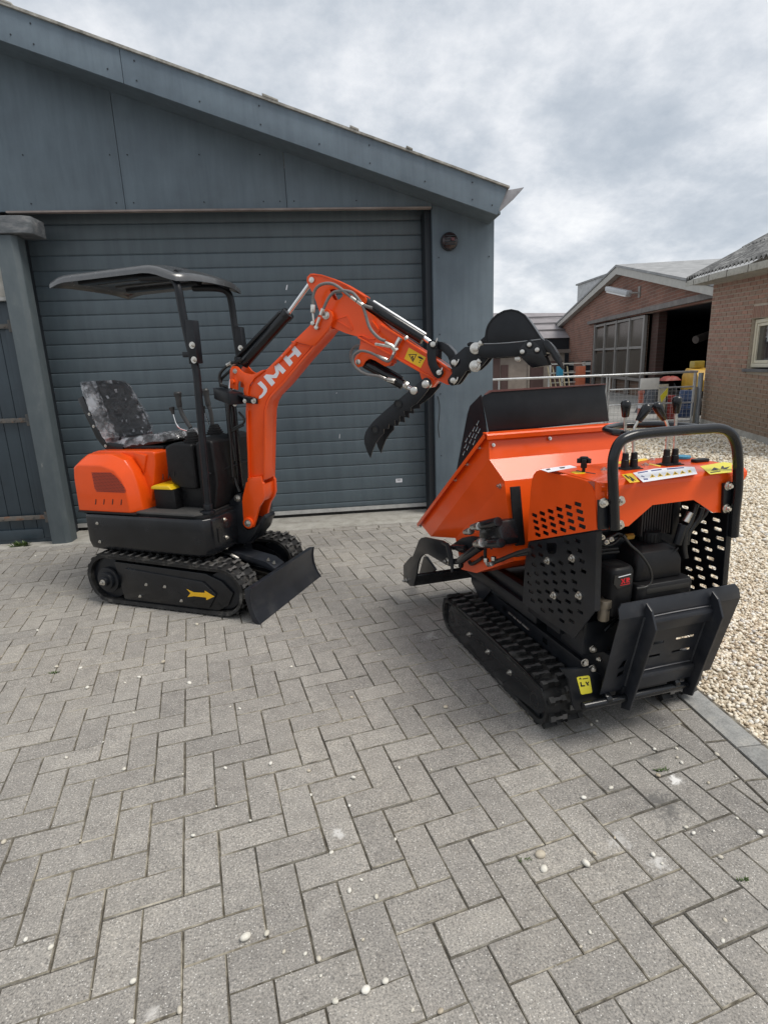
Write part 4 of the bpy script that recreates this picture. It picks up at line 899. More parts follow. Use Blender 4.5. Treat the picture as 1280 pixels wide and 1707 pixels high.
# arm cylinder with guard pipe
A0 = Vector([(0.5096,-0.045,1.5103)][0]); A1 = Vector([(0.8429,-0.045,1.7817)][0]); A2 = Vector([(1.008,-0.045,1.9472)][0])
b = MB(); b.cyl(A0, A1, 0.034, 22); d = (A1 - A0).normalized(); b.cyl(A1 - d * 0.03, A1 + d * 0.006, 0.038, 22); ex(b, 'arm_cylinder', BLACKG, 0.003)
b = MB(); b.cyl(A1, A2, 0.0145, 18); ex(b, 'arm_cylinder_rod', CHROME)
B0 = Vector([(0.4702,-0.05,1.546)][0]); B1 = Vector([(0.7964,-0.05,1.7871)][0])
b = MB(); u_ = Vector((-d.z, 0, d.x)); b.cyl(B0 + Vector((0, -0.01, 0)), B1 + Vector((0, -0.01, 0)), 0.011, 10)
b.obox((B0 + B1) / 2 + Vector((0, 0.01, 0)), d, (0, 1, 0), u_, (B1 - B0).length, 0.03, 0.012); ex(b, 'oil_pipe_or_glint', BLACKG, 0.002)
for L, r in (([(0.5348,-0.1,1.5316),(0.494,-0.1,1.5201),(0.456,-0.1,1.5128),(0.4102,-0.1,1.488),(0.374,-0.1,1.458),(0.364,-0.1,1.4223),(0.3735,-0.1,1.3904),(0.4124,-0.1,1.3757)], 0.009), ([(0.4953,-0.08,1.5069),(0.4379,-0.08,1.4734),(0.385,-0.08,1.4392),(0.3604,-0.08,1.4174),(0.3525,-0.08,1.3766)], 0.009)):
    b = MB(); b.tube(L, r, 10, 5); ex(b, 'hose', HOSE)
b = MB(); L = [(0.4284,-0.1,1.5051),(0.4592,-0.1,1.5171)]; b.cyl(L[0], L[1], 0.013, 8); L = [(0.4558,-0.09,1.4995),(0.4875,-0.09,1.5204),(0.5196,-0.09,1.5235)]; b.cyl(L[0], L[1], 0.011, 8); ex(b, 'hose_fitting', STEEL, 0.002)
b = MB(); c = Vector([(0.4811,-0.045,1.5342)][0]); b.ball(c, 0.03, 2); ex(b, 'cylinder_eye', BLACKM)
# ---- arm --------------------------------------------------------------
ARM = bpy.data.objects.new('arm', None); COL.objects.link(ARM); ARM.parent = EXC
armo = [(1.0605,1.7723),(1.0423,1.8296),(1.0289,1.8689),(1.0127,1.898),(0.9983,1.9234),(0.9934,1.9445),(0.9981,1.963),(1.0145,1.975),(1.039,1.9773),(1.0865,1.9658),(1.1527,1.9415),(1.2291,1.904),(1.293,1.8651),(1.3359,1.8355),(1.3448,1.8213),(1.3431,1.8028),(1.3337,1.7915),(1.3325,1.7677),(1.3829,1.7336)] + [(1.5341,1.6058),(1.6747,1.5132),(1.7418,1.4737),(1.8133,1.422),(1.8223,1.3923),(1.8077,1.3681),(1.8281,1.3502),(1.792,1.3488),(1.7247,1.3806),(1.636,1.4293),(1.4984,1.5086),(1.3639,1.5824),(1.2821,1.6268)] + [(1.2141,1.6484),(1.1594,1.6727),(1.1122,1.6949),(1.086,1.7283)]
hole = [(1.131,1.8852),(1.1571,1.8883),(1.1842,1.8776),(1.2068,1.8588),(1.2079,1.8451),(1.1852,1.8296),(1.1611,1.8262),(1.1478,1.8358),(1.1354,1.8608)]
b = MB(); b.prism('y', -0.082, -0.070, armo, [hole]); ex(b, 'arm_plate', ORANGE, 0.0, ARM)
b = MB(); b.prism('y', -0.020, -0.008, armo, [hole]); ex(b, 'arm_plate', ORANGE, 0.0, ARM)
core = [(1.0692,1.8008),(1.0397,1.8449),(1.023,1.895),(1.0193,1.9542),(1.1386,1.9305),(1.2156,1.8936),(1.1052,1.9093),(1.113,1.8465),(1.1552,1.8156),(1.2202,1.8385),(1.2455,1.8674),(1.3095,1.8251),(1.33,1.7689)] + [(1.5301,1.5991),(1.7336,1.4691),(1.8055,1.4172),(1.8051,1.3728),(1.7271,1.3877),(1.6329,1.4383),(1.4949,1.5164),(1.2778,1.6351)] + [(1.1548,1.6824),(1.1116,1.7063)]
b = MB(); b.prism('y', -0.071, -0.019, core); ex(b, 'arm_core', ORANGE, 0.0, ARM)
for ln in ([(1.4234,1.6827),(1.5367,1.6103),(1.6769,1.5164),(1.7437,1.476),(1.815,1.4235)], [(1.2907,1.6235),(1.3668,1.5805),(1.501,1.5074),(1.6381,1.4284),(1.7267,1.3797)]):
    b = MB(); b.strip('y', -0.099, 0.009, ln, 0.010); ex(b, 'arm_flange', ORANGE, 0.002, ARM)
ln = [(1.0205,1.9731),(1.0864,1.9634),(1.1525,1.9388),(1.2289,1.9013),(1.2929,1.8624),(1.3376,1.832)]
b = MB(); b.strip('y', -0.0905, 0.0, ln, 0.007); ex(b, 'arm_flange', ORANGE, 0.0015, ARM)
for T_ in ([(1.1566,1.7239),(1.2274,1.7403),(1.2574,1.6757),(1.2547,1.6636)],):

    for a, c_ in zip(T_, T_[1:] + T_[:1]):
        b = MB(); b.strip('y', -0.0865, -0.080, [a, c_], 0.0055); ex(b, 'pocket_edge', ORANGE, 0.001, ARM)
T_ = [(1.3356,1.7914),(1.3527,1.7459),(1.3878,1.6715),(1.4095,1.6392)]
b = MB(); b.strip('y', -0.094, -0.080, [(1.2845,1.6287),(1.316,1.6305),(1.3541,1.6109),(1.3889,1.6091)], 0.006); ex(b, 'weld_seam', ORANGE, 0.001, ARM)
b = MB(); b.strip('y', -0.094, -0.080, [(1.3739,1.7034),(1.3958,1.6779),(1.4138,1.6493),(1.4057,1.6394)], 0.008); ex(b, 'weld_seam', ORANGE, 0.001, ARM)
gus = [(1.6328,1.4309),(1.6477,1.3854),(1.6816,1.3568),(1.7077,1.336),(1.7372,1.3727)]
b = MB(); b.prism('y', -0.085, -0.005, gus); ex(b, 'thumb_lug', ORANGE, 0.003, ARM)
lug = [(1.291,1.5582),(1.2978,1.5806),(1.3378,1.5962),(1.4081,1.5552),(1.4833,1.5142),(1.4811,1.4843),(1.465,1.4623),(1.4428,1.4581),(1.4158,1.4743),(1.3833,1.4934),(1.3503,1.5049),(1.3271,1.4906),(1.3089,1.4658),(1.2801,1.4591),(1.2611,1.4779),(1.2611,1.5086),(1.2753,1.5285),(1.2956,1.5377)]
b = MB(); b.prism('y', -0.090, -0.078, lug); ex(b, 'thumb_cylinder_lug', ORANGE, 0.002, ARM)
b = MB(); b.prism('y', -0.014, -0.002, lug); ex(b, 'thumb_cylinder_lug', ORANGE, 0.002, ARM)
b = MB(); b.prism('y', -0.079, -0.013, [(1.2973,1.6085),(1.4869,1.5091),(1.4857,1.4741),(1.416,1.5223),(1.3345,1.5663),(1.2944,1.5531)]); ex(b, 'arm_core', ORANGE, 0.0, ARM)
pins = [(500, 450, 9.143, 185, 152, 0.014), (580, 540, 6.4, 112, 405, 0.015)]
for p, r in (([(1.0278,-0.085,1.943)][0], 0.016), ([(1.2856,-0.092,1.4897)][0], 0.015)):
    b = MB(); b.cyl((p[0], -0.07, p[2]), (p[0], p[1] - 0.008, p[2]), r, 18); ex(b, 'pivot_pin', STEEL, 0.002, ARM)
# warning label on the arm
LA = [(1.5806,1.5534),(1.6754,1.497),(1.6442,1.443),(1.5521,1.4954)]
b = MB(); b.prism('y', -0.0838, -0.0815, LA); wl_ = ex(b, 'warning_label', YELLOW, 0, ARM)
for P in (0,):
    a = [(1.5775,1.519),(1.6253,1.5169),(1.6014,1.4754)]; c_ = [(sum(p[0] for p in a) / 3 * 0.28 + q[0] * 0.72, sum(p[1] for p in a) / 3 * 0.28 + q[1] * 0.72) for q in a]
    b = MB(); b.prism('y', -0.0845, -0.0835, a, [c_]); ex(b, 'label_print', INK, 0, wl_)
for P in ([(1.5959,1.5093),(1.6065,1.5064),(1.602,1.4967),(1.6083,1.4949),(1.5985,1.4835),(1.6009,1.4943),(1.5945,1.4965)], [(1.6303,1.5053),(1.6461,1.5032),(1.6617,1.4907),(1.6589,1.4859),(1.6432,1.4915),(1.6328,1.4979)], [(1.6421,1.4866),(1.6494,1.4843),(1.6472,1.4795),(1.6398,1.4818)], [(1.6366,1.477),(1.6428,1.4747),(1.6406,1.4699),(1.6343,1.4721)]):
    b = MB(); b.prism('y', -0.0845, -0.0835, P); ex(b, 'label_print', INK, 0, wl_)
# bucket cylinder on top of the arm
C0 = Vector([(1.3306,-0.045,1.8157)][0]); C1 = Vector([(1.6589,-0.045,1.6055)][0]); C2 = Vector([(1.7055,-0.045,1.5664)][0])
dd = (C1 - C0).normalized(); nn_ = Vector((-dd.z, 0, dd.x))
C0 = C0 - nn_ * 0.012
b = MB(); b.cyl(C0, C1 - nn_ * 0.012, 0.031, 22); ex(b, 'bucket_cylinder', BLACKG, 0.002)
b = MB(); b.cyl(C0 + nn_ * 0.026 + dd * 0.04, C1 + nn_ * 0.012, 0.0125, 14); ex(b, 'oil_pipe_or_glint', mat('sky_glint', (0.55, 0.55, 0.56), 0.3, 0.6))  # pale rod stands in for the sky's reflection along the black barrel
b = MB(); b.cyl(C1 - nn_ * 0.004, C2, 0.0135, 14); ex(b, 'bucket_cylinder_rod', CHROME)
b = MB(); b.cyl(C0 - dd * 0.02, C0 + dd * 0.05, 0.022, 12); b.ball(C0 - dd * 0.01 + Vector((0, 0, 0.01)), 0.026, 2); ex(b, 'cylinder_eye', BLACKM)
# links and quick hitch
def plate(name, y0, y1, zoom_pts, mt=BLACKM, bev=0.003, par=None):
    b = MB(); b.prism('y', y0, y1, zoom_pts); return ex(b, name, mt, bev, par)
LK1 = [(1.6978,1.5769),(1.717,1.5864),(1.7398,1.5747),(1.7435,1.5506),(1.739,1.522),(1.7374,1.4835),(1.7457,1.454),(1.7633,1.4314),(1.7744,1.414),(1.7679,1.3922),(1.7472,1.383),(1.7267,1.396),(1.709,1.4261),(1.6941,1.4609),(1.6888,1.5098),(1.6931,1.5483)]
LNK = bpy.data.objects.new('bucket_linkage', None); COL.objects.link(LNK); LNK.parent = EXC
plate('link_plate', -0.118, -0.100, LK1, par=LNK); plate('link_plate', 0.010, 0.028, LK1, par=LNK)
LK2 = [(1.7325,1.5785),(1.7633,1.5745),(1.7988,1.5559),(1.829,1.5232),(1.8465,1.4863),(1.8488,1.4548),(1.8233,1.4509),(1.8056,1.4711),(1.7931,1.4983),(1.7678,1.5237),(1.7422,1.537)]
plate('curved_link', -0.085, -0.005, LK2, par=LNK)
HT = [(1.8083,1.4632),(1.8122,1.4807),(1.8245,1.4888),(1.8916,1.5408),(1.9269,1.5421),(1.9372,1.5376),(1.9529,1.4773),(1.9322,1.428),(1.8955,1.4142),(1.8928,1.4067),(1.8582,1.3593),(1.8448,1.3468),(1.8206,1.3438),(1.8019,1.3557),(1.7983,1.3765),(1.8103,1.3941),(1.8238,1.4091),(1.8203,1.4373)]
plate('hitch_plate', -0.108, -0.090, HT, par=LNK); plate('hitch_plate', 0.000, 0.018, HT, par=LNK)
plate('hitch_block', -0.089, -0.001, [(1.8932,1.5408),(1.9372,1.5376),(1.9528,1.4973),(1.9374,1.4279),(1.8981,1.4192),(1.8746,1.4605)], par=LNK)
plate('hitch_tab', -0.06, -0.03, [(1.8934,1.5584),(1.9102,1.5675),(1.9301,1.564),(1.9291,1.5441),(1.8986,1.5445)], par=LNK); plate('hitch_tab', -0.07, -0.02, [(1.8958,1.4188),(1.9102,1.4208),(1.9091,1.404),(1.8974,1.4074)], par=LNK)
def washer(p, r, par, y, h=0.010):
    b = MB(); b.cyl((p[0], y, p[2]), (p[0], y - h, p[2]), r * 1.55, 24); ex(b, 'bushing', BLACKM, 0.002, par)
    b = MB(); b.cyl((p[0], y - h + 0.001, p[2]), (p[0], y - h - 0.007, p[2]), r, 18); ex(b, 'pivot_pin', STEEL, 0.002, par)
for p in [(1.7267,-0.13,1.5619),(1.7556,-0.13,1.4159),(1.8362,-0.13,1.4649),(1.8304,-0.13,1.3722)]: washer(p, 0.0145, LNK, -0.117 if p[0] < 1.74 else -0.108)
b = MB()
for p in [(1.7449,-0.11,1.5744),(1.7683,-0.11,1.4215),(1.8575,-0.11,1.4617),(1.852,-0.11,1.37)]: b.tube([(p[0] - 0.018, -0.12, p[2] - 0.016), (p[0] - 0.002, -0.125, p[2]), (p[0] + 0.004, -0.12, p[2] + 0.018)], 0.004, 6, 3)
o = ex(b, 'pin_clips', STEEL, 0, LNK); o['kind'] = 'stuff'
# bucket
BK = bpy.data.objects.new('bucket', None); COL.objects.link(BK); BK.parent = EXC
yN, yF = -0.185, 0.095
dome = [(2.0146,1.5484),(2.0119,1.5842),(2.0166,1.617),(2.0262,1.6398),(2.0431,1.6631),(2.0695,1.6846),(2.1029,1.6989),(2.1362,1.7021),(2.1694,1.6931),(2.2004,1.6728),(2.2269,1.6378),(2.256,1.5949),(2.2812,1.5581),(2.2431,1.5532),(2.1244,1.549)]
plate('bucket_side', yN + 0.004, yN + 0.012, dome, BLACKM, 0.0015, BK); plate('bucket_side', yF - 0.012, yF - 0.004, dome, BLACKM, 0.0015, BK)
sh = [(2.0146,1.5484),(2.0119,1.5842),(2.0166,1.617),(2.0262,1.6398),(2.0431,1.6631),(2.0695,1.6846),(2.1029,1.6989),(2.1362,1.7021),(2.1694,1.6931),(2.2004,1.6728),(2.2269,1.6378),(2.256,1.5949),(2.2812,1.5581),(2.3087,1.536)]
b = MB(); b.strip('y', yN, yF, sh, 0.008); ex(b, 'bucket_shell', BLACKM, 0.0015, BK)
band = [(1.975,1.5024),(1.9774,1.524),(1.9898,1.5401),(2.0096,1.5482),(2.1244,1.549),(2.2431,1.5532),(2.2826,1.5576),(2.2969,1.5458),(2.3105,1.4803),(2.2921,1.4742),(2.1689,1.4805),(2.0324,1.4773),(2.0026,1.4819),(1.9801,1.4877)]
plate('side_band', yN - 0.006, yN + 0.008, band, BLACKM, 0.002, BK); plate('side_band', yF - 0.008, yF + 0.006, band, BLACKM, 0.002, BK)
b = MB(); b.strip('y', yN - 0.0085, yN - 0.0005, [(2.0047,1.5485),(2.0613,1.5466),(2.1244,1.5472),(2.1866,1.5496),(2.2803,1.5558)], 0.005); ex(b, 'weld_bead', wear('bare_weld', (0.25, 0.26, 0.27), 0.4, 0.6), 0.0015, BK)
cutr = [(2.1758,1.4934),(2.1787,1.5144),(2.2126,1.5511),(2.2289,1.5558),(2.2574,1.5432),(2.2837,1.5187),(2.2913,1.4998),(2.3222,1.4323),(2.2465,1.421),(2.2271,1.4369),(2.1979,1.4665)]
for y in (yN - 0.020, yF + 0.006): plate('side_cutter', y, y + 0.013, cutr, BLACKG, 0.003, BK)
for p in [(2.2298,-0.205,1.5324),(2.1967,-0.205,1.5005),(2.2669,-0.205,1.5066)]:
    b = MB(); b.cyl((p[0], yN - 0.019, p[2]), (p[0], yN - 0.026, p[2]), 0.019, 20); ex(b, 'bushing', BLACKM, 0.002, BK)
    b = MB(); b.cyl((p[0], yN - 0.025, p[2]), (p[0], yN - 0.034, p[2]), 0.0115, 16); ex(b, 'cutter_bolt', STEEL, 0.003, BK)
earp = [(1.9544,1.5562),(1.999,1.589),(2.0053,1.5536),(1.9648,1.5164),(1.9648,1.4917),(2.0211,1.4818),(1.9907,1.4459),(1.9599,1.4196),(1.9392,1.4153),(1.9194,1.4286),(1.9079,1.4341),(1.9132,1.479),(1.9055,1.5389),(1.9339,1.5425)]
plate('bucket_ear', -0.118, -0.104, earp, BLACKM, 0.002, BK); plate('bucket_ear', 0.014, 0.028, earp, BLACKM, 0.002, BK)
for p, q in ([(1.9518,-0.13,1.5303),(1.9782,-0.13,1.5544)], [(1.9489,-0.13,1.4416),(1.9709,-0.13,1.4655)]):
    p, q = Vector(p), Vector(q)
    b = MB(); b.cyl((p.x, -0.116, p.z), (p.x, -0.132, p.z), 0.030, 22); ex(b, 'bucket_pin', STEEL, 0.004, BK)
    b = MB(); b.cyl((p.x, -0.131, p.z), (p.x, -0.142, p.z), 0.017, 18); b.obox(((p.x + q.x) / 2, -0.128, (p.z + q.z) / 2), q - p, (0, 1, 0), (q - p).cross(Vector((0, 1, 0))), (q - p).length * 1.5, 0.014, 0.026); ex(b, 'lock_plate', STEEL, 0.004, BK)
    b = MB(); b.cyl((q.x, -0.13, q.z), (q.x, -0.148, q.z), 0.011, 6); ex(b, 'bolt', STEEL, 0.001, BK)
for k_, y in enumerate((yN + 0.01, -0.045, yF - 0.02)):
    T_ = [(2.29,1.5438),(2.3036,1.5537),(2.3176,1.5484),(2.3415,1.5205),(2.3717,1.4693),(2.3774,1.4403),(2.3893,1.405),(2.3628,1.4363),(2.3363,1.4699),(2.3311,1.4864),(2.3148,1.4918),(2.3002,1.5133)]
    plate('bucket_tooth', y - 0.02, y + 0.02, T_, BLACKG, 0.004, BK)
plate('cutting_edge', yN, yF, [(2.2826,1.5566),(2.2969,1.5458),(2.3147,1.4941),(2.301,1.4877),(2.2861,1.5186),(2.2759,1.5469)], BLACKM, 0.002, BK)
b = MB(); p = [(2.17,-0.185,1.4724)][0]; b.cyl((p[0], yN + 0.02, p[2] - 0.002), (p[0], yN + 0.05, p[2] - 0.002), 0.016, 12); ex(b, 'inner_nut', STEEL, 0.002, BK)
# thumb grab under the arm
TM = bpy.data.objects.new('thumb_grab', None); COL.objects.link(TM); TM.parent = EXC
tp = [(1.6678,1.3789),(1.6805,1.3903),(1.6961,1.3923),(1.7133,1.3801),(1.718,1.3597),(1.6987,1.3252),(1.6787,1.2997),(1.6504,1.2703),(1.6321,1.2518),(1.6262,1.2519),(1.6026,1.2372),(1.6033,1.2163),(1.5811,1.2166),(1.5617,1.2149),(1.5662,1.188),(1.535,1.1915),(1.5369,1.1633),(1.5055,1.1686),(1.5086,1.1375),(1.4745,1.1431),(1.4674,1.1189),(1.4403,1.119),(1.4406,1.0954),(1.4153,1.0716),(1.3883,1.0356),(1.3686,0.9953),(1.3538,0.9538),(1.3349,0.9909),(1.322,1.0353),(1.3207,1.0715),(1.3317,1.1034),(1.3477,1.1253),(1.3812,1.1626),(1.4419,1.2127),(1.4992,1.2561),(1.5429,1.2876),(1.6003,1.3296)]
plate('thumb_plate', -0.151, -0.139, tp, BLACKM, 0.0015, TM); plate('thumb_plate', 0.034, 0.046, tp, BLACKM, 0.0015, TM)
for p in [(1.3876,-0.145,1.1152),(1.5305,-0.145,1.2555)]:
    r = 0.024
    b = MB(); b.cyl((p[0], -0.150, p[2]), (p[0], -0.150 + 0.19, p[2]), r * 0.75, 20); ex(b, 'cross_tube', BLACKG, 0, TM)
    b = MB(); b.prism('y', -0.158, -0.150, circ(p[0], p[2], r, 24), [circ(p[0], p[2], r * 0.72, 20)]); ex(b, 'tube_collar', STEEL if 0 else BLACKM, 0.0, TM)
    b = MB(); b.prism('y', -0.1535, -0.151, circ(p[0], p[2], r * 0.70, 20)); ex(b, 'tube_bore', INK, 0, TM)
plate('thumb_bracket', 0.03, 0.045, [(1.5978,1.2373),(1.6222,1.252),(1.6684,1.2794),(1.7222,1.3357),(1.7304,1.3612),(1.7148,1.3506),(1.6706,1.2924)], BLACKM, 0.001, TM)
for p in [(1.6882,-0.15,1.3571),(1.6223,-0.15,1.3247)]:
    b = MB(); b.cyl((p[0], 0.03, p[2]), (p[0], -0.160, p[2]), 0.0225, 22, rings=[(0, 0.0225), (0.96, 0.0225), (0.985, 0.020), (1.0, 0.012)]); ex(b, 'pivot_pin', STEEL, 0.001, TM)
D0_ = Vector([(1.3087,-0.045,1.4811)][0]); D1_ = Vector([(1.5311,-0.045,1.3548)][0]); D2_ = Vector([(1.5906,-0.045,1.3213)][0])
b = MB(); b.cyl(D0_, D1_, 0.030, 20); ex(b, 'thumb_cylinder', BLACKG, 0.003)
v_ = (D1_ - D0_).normalized(); n2 = Vector((-v_.z, 0, v_.x))
b = MB(); b.cyl(D0_ + n2 * 0.036 + v_ * 0.02, D1_ + n2 * 0.032 - v_ * 0.02, 0.007, 8); ex(b, 'oil_pipe_or_glint', BLACKG)
b = MB(); b.cyl(D1_, D2_, 0.015, 14); ex(b, 'thumb_cylinder_rod', CHROME)
# sleeved hoses over the elbow
H1 = [(1.0527,-0.15,1.8018),(1.0578,-0.15,1.8425),(1.0725,-0.15,1.8788),(1.1019,-0.15,1.9017),(1.1417,-0.15,1.9086),(1.1803,-0.15,1.9021),(1.2176,-0.15,1.8808),(1.2543,-0.15,1.8513),(1.2909,-0.15,1.8219),(1.3276,-0.15,1.7959),(1.3492,-0.15,1.7743),(1.3623,-0.15,1.7333),(1.3785,-0.15,1.675),(1.4032,-0.15,1.6363),(1.4395,-0.15,1.6038),(1.469,-0.15,1.5921)]
H2 = [(1.117,-0.15,1.7802),(1.1349,-0.15,1.8097),(1.1566,-0.15,1.8386),(1.1853,-0.15,1.8599),(1.2205,-0.15,1.8639),(1.2549,-0.15,1.8612),(1.2924,-0.15,1.8484),(1.3177,-0.15,1.8232),(1.3389,-0.15,1.795),(1.3608,-0.15,1.7785),(1.4014,-0.15,1.764)]
b = MB(); b.tube(H1, 0.0085, 10, 5); ex(b, 'sleeved_hose', GHOSE); b = MB(); b.tube(H2, 0.0085, 10, 5); ex(b, 'sleeved_hose', GHOSE)
H3 = [(1.5018,-0.125,1.5179),(1.4791,-0.125,1.4867),(1.4468,-0.125,1.493),(1.3935,-0.125,1.5252),(1.3393,-0.125,1.5451),(1.3003,-0.125,1.5444),(1.2711,-0.125,1.5231),(1.2666,-0.125,1.4929),(1.2791,-0.125,1.462),(1.3115,-0.125,1.4354),(1.3554,-0.125,1.4186),(1.4105,-0.125,1.4092),(1.4537,-0.125,1.3901),(1.4969,-0.125,1.3787)]
b = MB(); b.tube(H3, 0.0075, 10, 5); ex(b, 'sleeved_hose', GHOSE)
H4 = [(1.2678,0.0,1.5845),(1.2296,0.0,1.576),(1.2044,0.0,1.5432),(1.205,0.0,1.5011),(1.2238,0.0,1.4686),(1.2578,0.0,1.4462)]
b = MB(); b.tube(H4, 0.0075, 10, 5); ex(b, 'sleeved_hose', GHOSE)
def fit(P, r, y=-0.15, name='hose_fitting'):
    b = MB(); b.cyl(P[0], P[1], r, 6); ex(b, name, STEEL, 0.001)
fit([(1.055,-0.15,1.8051),(1.0511,-0.15,1.764)], 0.014)
fit([(1.1151,-0.15,1.7804),(1.0988,-0.15,1.7471)], 0.012); fit([(1.0854,-0.14,1.7383),(1.0638,-0.14,1.6909)], 0.009)
fit([(1.2837,-0.15,1.8291),(1.313,-0.15,1.8069)], 0.011); fit([(1.3204,-0.15,1.803),(1.3496,-0.15,1.781)], 0.012)
fit([(1.0463,-0.14,1.7651),(1.0472,-0.14,1.7129)], 0.006)
for p in [(1.0405,-0.125,1.709),(1.0615,-0.125,1.6849)]:
    b = MB(); b.cyl((p[0], -0.118, p[2]), (p[0], -0.145, p[2]), 0.014, 6); ex(b, 'banjo_bolt', STEEL, 0.003)
for L, r in (([(1.3996,-0.12,1.5795),(1.491,-0.12,1.5602)], 0.009), ([(1.4596,-0.12,1.5838),(1.5018,-0.12,1.5622)], 0.010), ([(1.5458,-0.12,1.6037),(1.5121,-0.12,1.5519)], 0.015), ([(1.5018,-0.12,1.5622),(1.5223,-0.12,1.5367)], 0.017), ([(1.5116,-0.12,1.5372),(1.5,-0.12,1.5106)], 0.010), ([(1.5749,-0.12,1.607),(1.5824,-0.12,1.5945)], 0.013), ([(1.4079,-0.12,1.5171),(1.4669,-0.12,1.4922)], 0.010), ([(1.4142,-0.12,1.4089),(1.452,-0.12,1.39)], 0.010), ([(1.4629,-0.12,1.3887),(1.5061,-0.12,1.3773)], 0.014), ([(1.565,-0.12,1.3615),(1.5808,-0.12,1.351)], 0.018)):
    fit(L, r)
# ================================================================ the tracked dumper
DUM = thing('tracked_dumper', 'orange and black tracked mini dumper with tipped skip, engine and four levers', 'dumper', (0.85765, 1.98134, 0), R(100.5))
DUM.location = (1.15772, 1.98134, 0)
def dx_(b, name, mt, bev=0, par=None, smooth=35, seg=2, label=None, kind=None):
    if bev: b.bevel(bev, seg)
    o = b.build(name, mt, par or DUM, smooth=smooth, label=label)
    if kind: o['kind'] = kind
    return o
def grp(name, par=None):
    o = bpy.data.objects.new(name, None); COL.objects.link(o); o.parent = par or DUM; return o
LEFT = (0, 1, 0); REAR = (-1, 0, 0)
for s_, (ya, yb) in ((1, (0.195, 0.375)), (-1, (-0.375, -0.195))):
    tr = crawler(DUM, ya, yb, (0.050, 0.104), 0.104, (0.945, 0.104), 0.104, 0.014, 0.021, 0.062, 0.1, 0.027)
    nf = 0.375 * s_
    b = MB(); b.box(0.03, 0.97, ya + 0.02, yb - 0.012, 0.035, 0.155); dx_(b, 'track_frame', BLACKM, 0.01, tr)
    for x in (0.050, 0.945):
        b = MB(); b.cyl((x, ya + 0.02, 0.104), (x, yb - 0.02, 0.104), 0.068, 24); dx_(b, 'wheel', BLACKM, 0.004, tr)
    sp_ = [(0.9474,0.1268),(0.9039,0.1774),(0.8063,0.2033),(0.482,0.2088),(0.1462,0.1993),(0.0099,0.1878),(-0.0274,0.146),(-0.0254,0.1067),(0.0081,0.0746),(0.053,0.0576),(0.2432,0.0334),(0.5451,0.0288),(0.9074,0.0123),(0.9491,0.0599)]
    b = MB(); b.prism('y', nf - s_ * 0.010, nf - s_ * 0.003, sp_); dx_(b, 'side_cover', BLACKG, 0.002, tr)
    if s_ > 0:
        bolts(tr, [(a[0], nf - 0.003, a[1]) for a in [(0.674,0.1133),(0.4642,0.1208),(0.255,0.1242)]], LEFT, 0.009, 0.008)
        p0, p1 = [(0.823,0.1366),(0.1038,0.1263)]; q0, q1 = [(0.8233,0.1153),(0.0755,0.1315)]
        b = MB()
        for (a, c_) in ((p0, p1), (q0, q1)):
            for i in range(13):
                t0 = i / 13; t1 = t0 + 0.045; A = (a[0] + (c_[0] - a[0]) * t0, a[1] + (c_[1] - a[1]) * t0); B_ = (a[0] + (c_[0] - a[0]) * t1, a[1] + (c_[1] - a[1]) * t1)
                b.strip('y', nf - 0.0032, nf - 0.0024, [A, B_], 0.006)
        dx_(b, 'cover_slot', INK, 0, tr, kind='stuff')
        for cx in (0.91, 0.055):
            b = MB(); b.prism('y', nf - 0.0032, nf - 0.0024, circ(cx, 0.106, 0.034, 24), [circ(cx, 0.106, 0.026, 24)]); dx_(b, 'cover_ring', INK, 0, tr)
# chassis
b = MB(); b.box(-0.06, 0.98, -0.19, 0.19, 0.09, 0.27); dx_(b, 'chassis', BLACKM, 0.01)
b = MB(); b.box(-0.14, 0.30, -0.15, 0.17, 0.24, 0.36); dx_(b, 'engine_bed', BLACKM, 0.008)
b = MB(); b.box(0.24, 0.95, -0.26, 0.26, 0.34, 0.40); dx_(b, 'skip_frame', BLACKM, 0.008)
b = MB(); b.box(0.02, 0.26, -0.24, 0.29, 0.40, 0.95); dx_(b, 'bulkhead', BLACKM, 0.004)  # added dark block closing the view, stands in for the black interior
for x in (0.25, 0.62):
    b = MB(); b.box(x, x + 0.05, -0.19, 0.19, 0.215, 0.255); dx_(b, 'cross_member', BLACKM, 0.006)
b = MB(); b.prism('x', -0.135, -0.120, [(0.3859,0.3516),(0.3286,0.3411),(0.2598,0.3325),(0.2091,0.2917),(0.191,0.184),(0.2216,0.1486),(0.3142,0.1643),(0.3263,0.193),(0.3528,0.3059)]); rp = dx_(b, 'rear_frame_plate', BLACKM, 0.004)
LBL = [(0.3168,0.3024),(0.3107,0.3052),(0.2673,0.3024),(0.2612,0.2981),(0.2459,0.2303),(0.25,0.226),(0.2896,0.2274),(0.2951,0.2316)]
b = MB(); b.prism('x', -0.1365, -0.1345, LBL); ly = dx_(b, 'warning_label', LYEL, 0, rp)
for P in ([(0.3083,0.2961),(0.3018,0.3019),(0.2961,0.2936)], [(0.3023,0.2822),(0.297,0.2827),(0.2936,0.2677),(0.2802,0.2659),(0.2794,0.2606),(0.2975,0.2624)], [(0.2794,0.279),(0.2741,0.2789),(0.2716,0.2723),(0.2666,0.2773),(0.2622,0.2754),(0.2671,0.2683),(0.2603,0.2607),(0.2694,0.2616)], [(0.292,0.2953),(0.2686,0.294),(0.2679,0.2908),(0.2912,0.2921)]):
    b = MB(); b.prism('x', -0.1372, -0.1362, P); dx_(b, 'label_print', INK, 0, ly)
bolts(DUM, [(-0.13,0.2823,0.357),(-0.13,0.2477,0.326),(-0.13,0.2494,0.4066)], REAR, 0.010, 0.008)
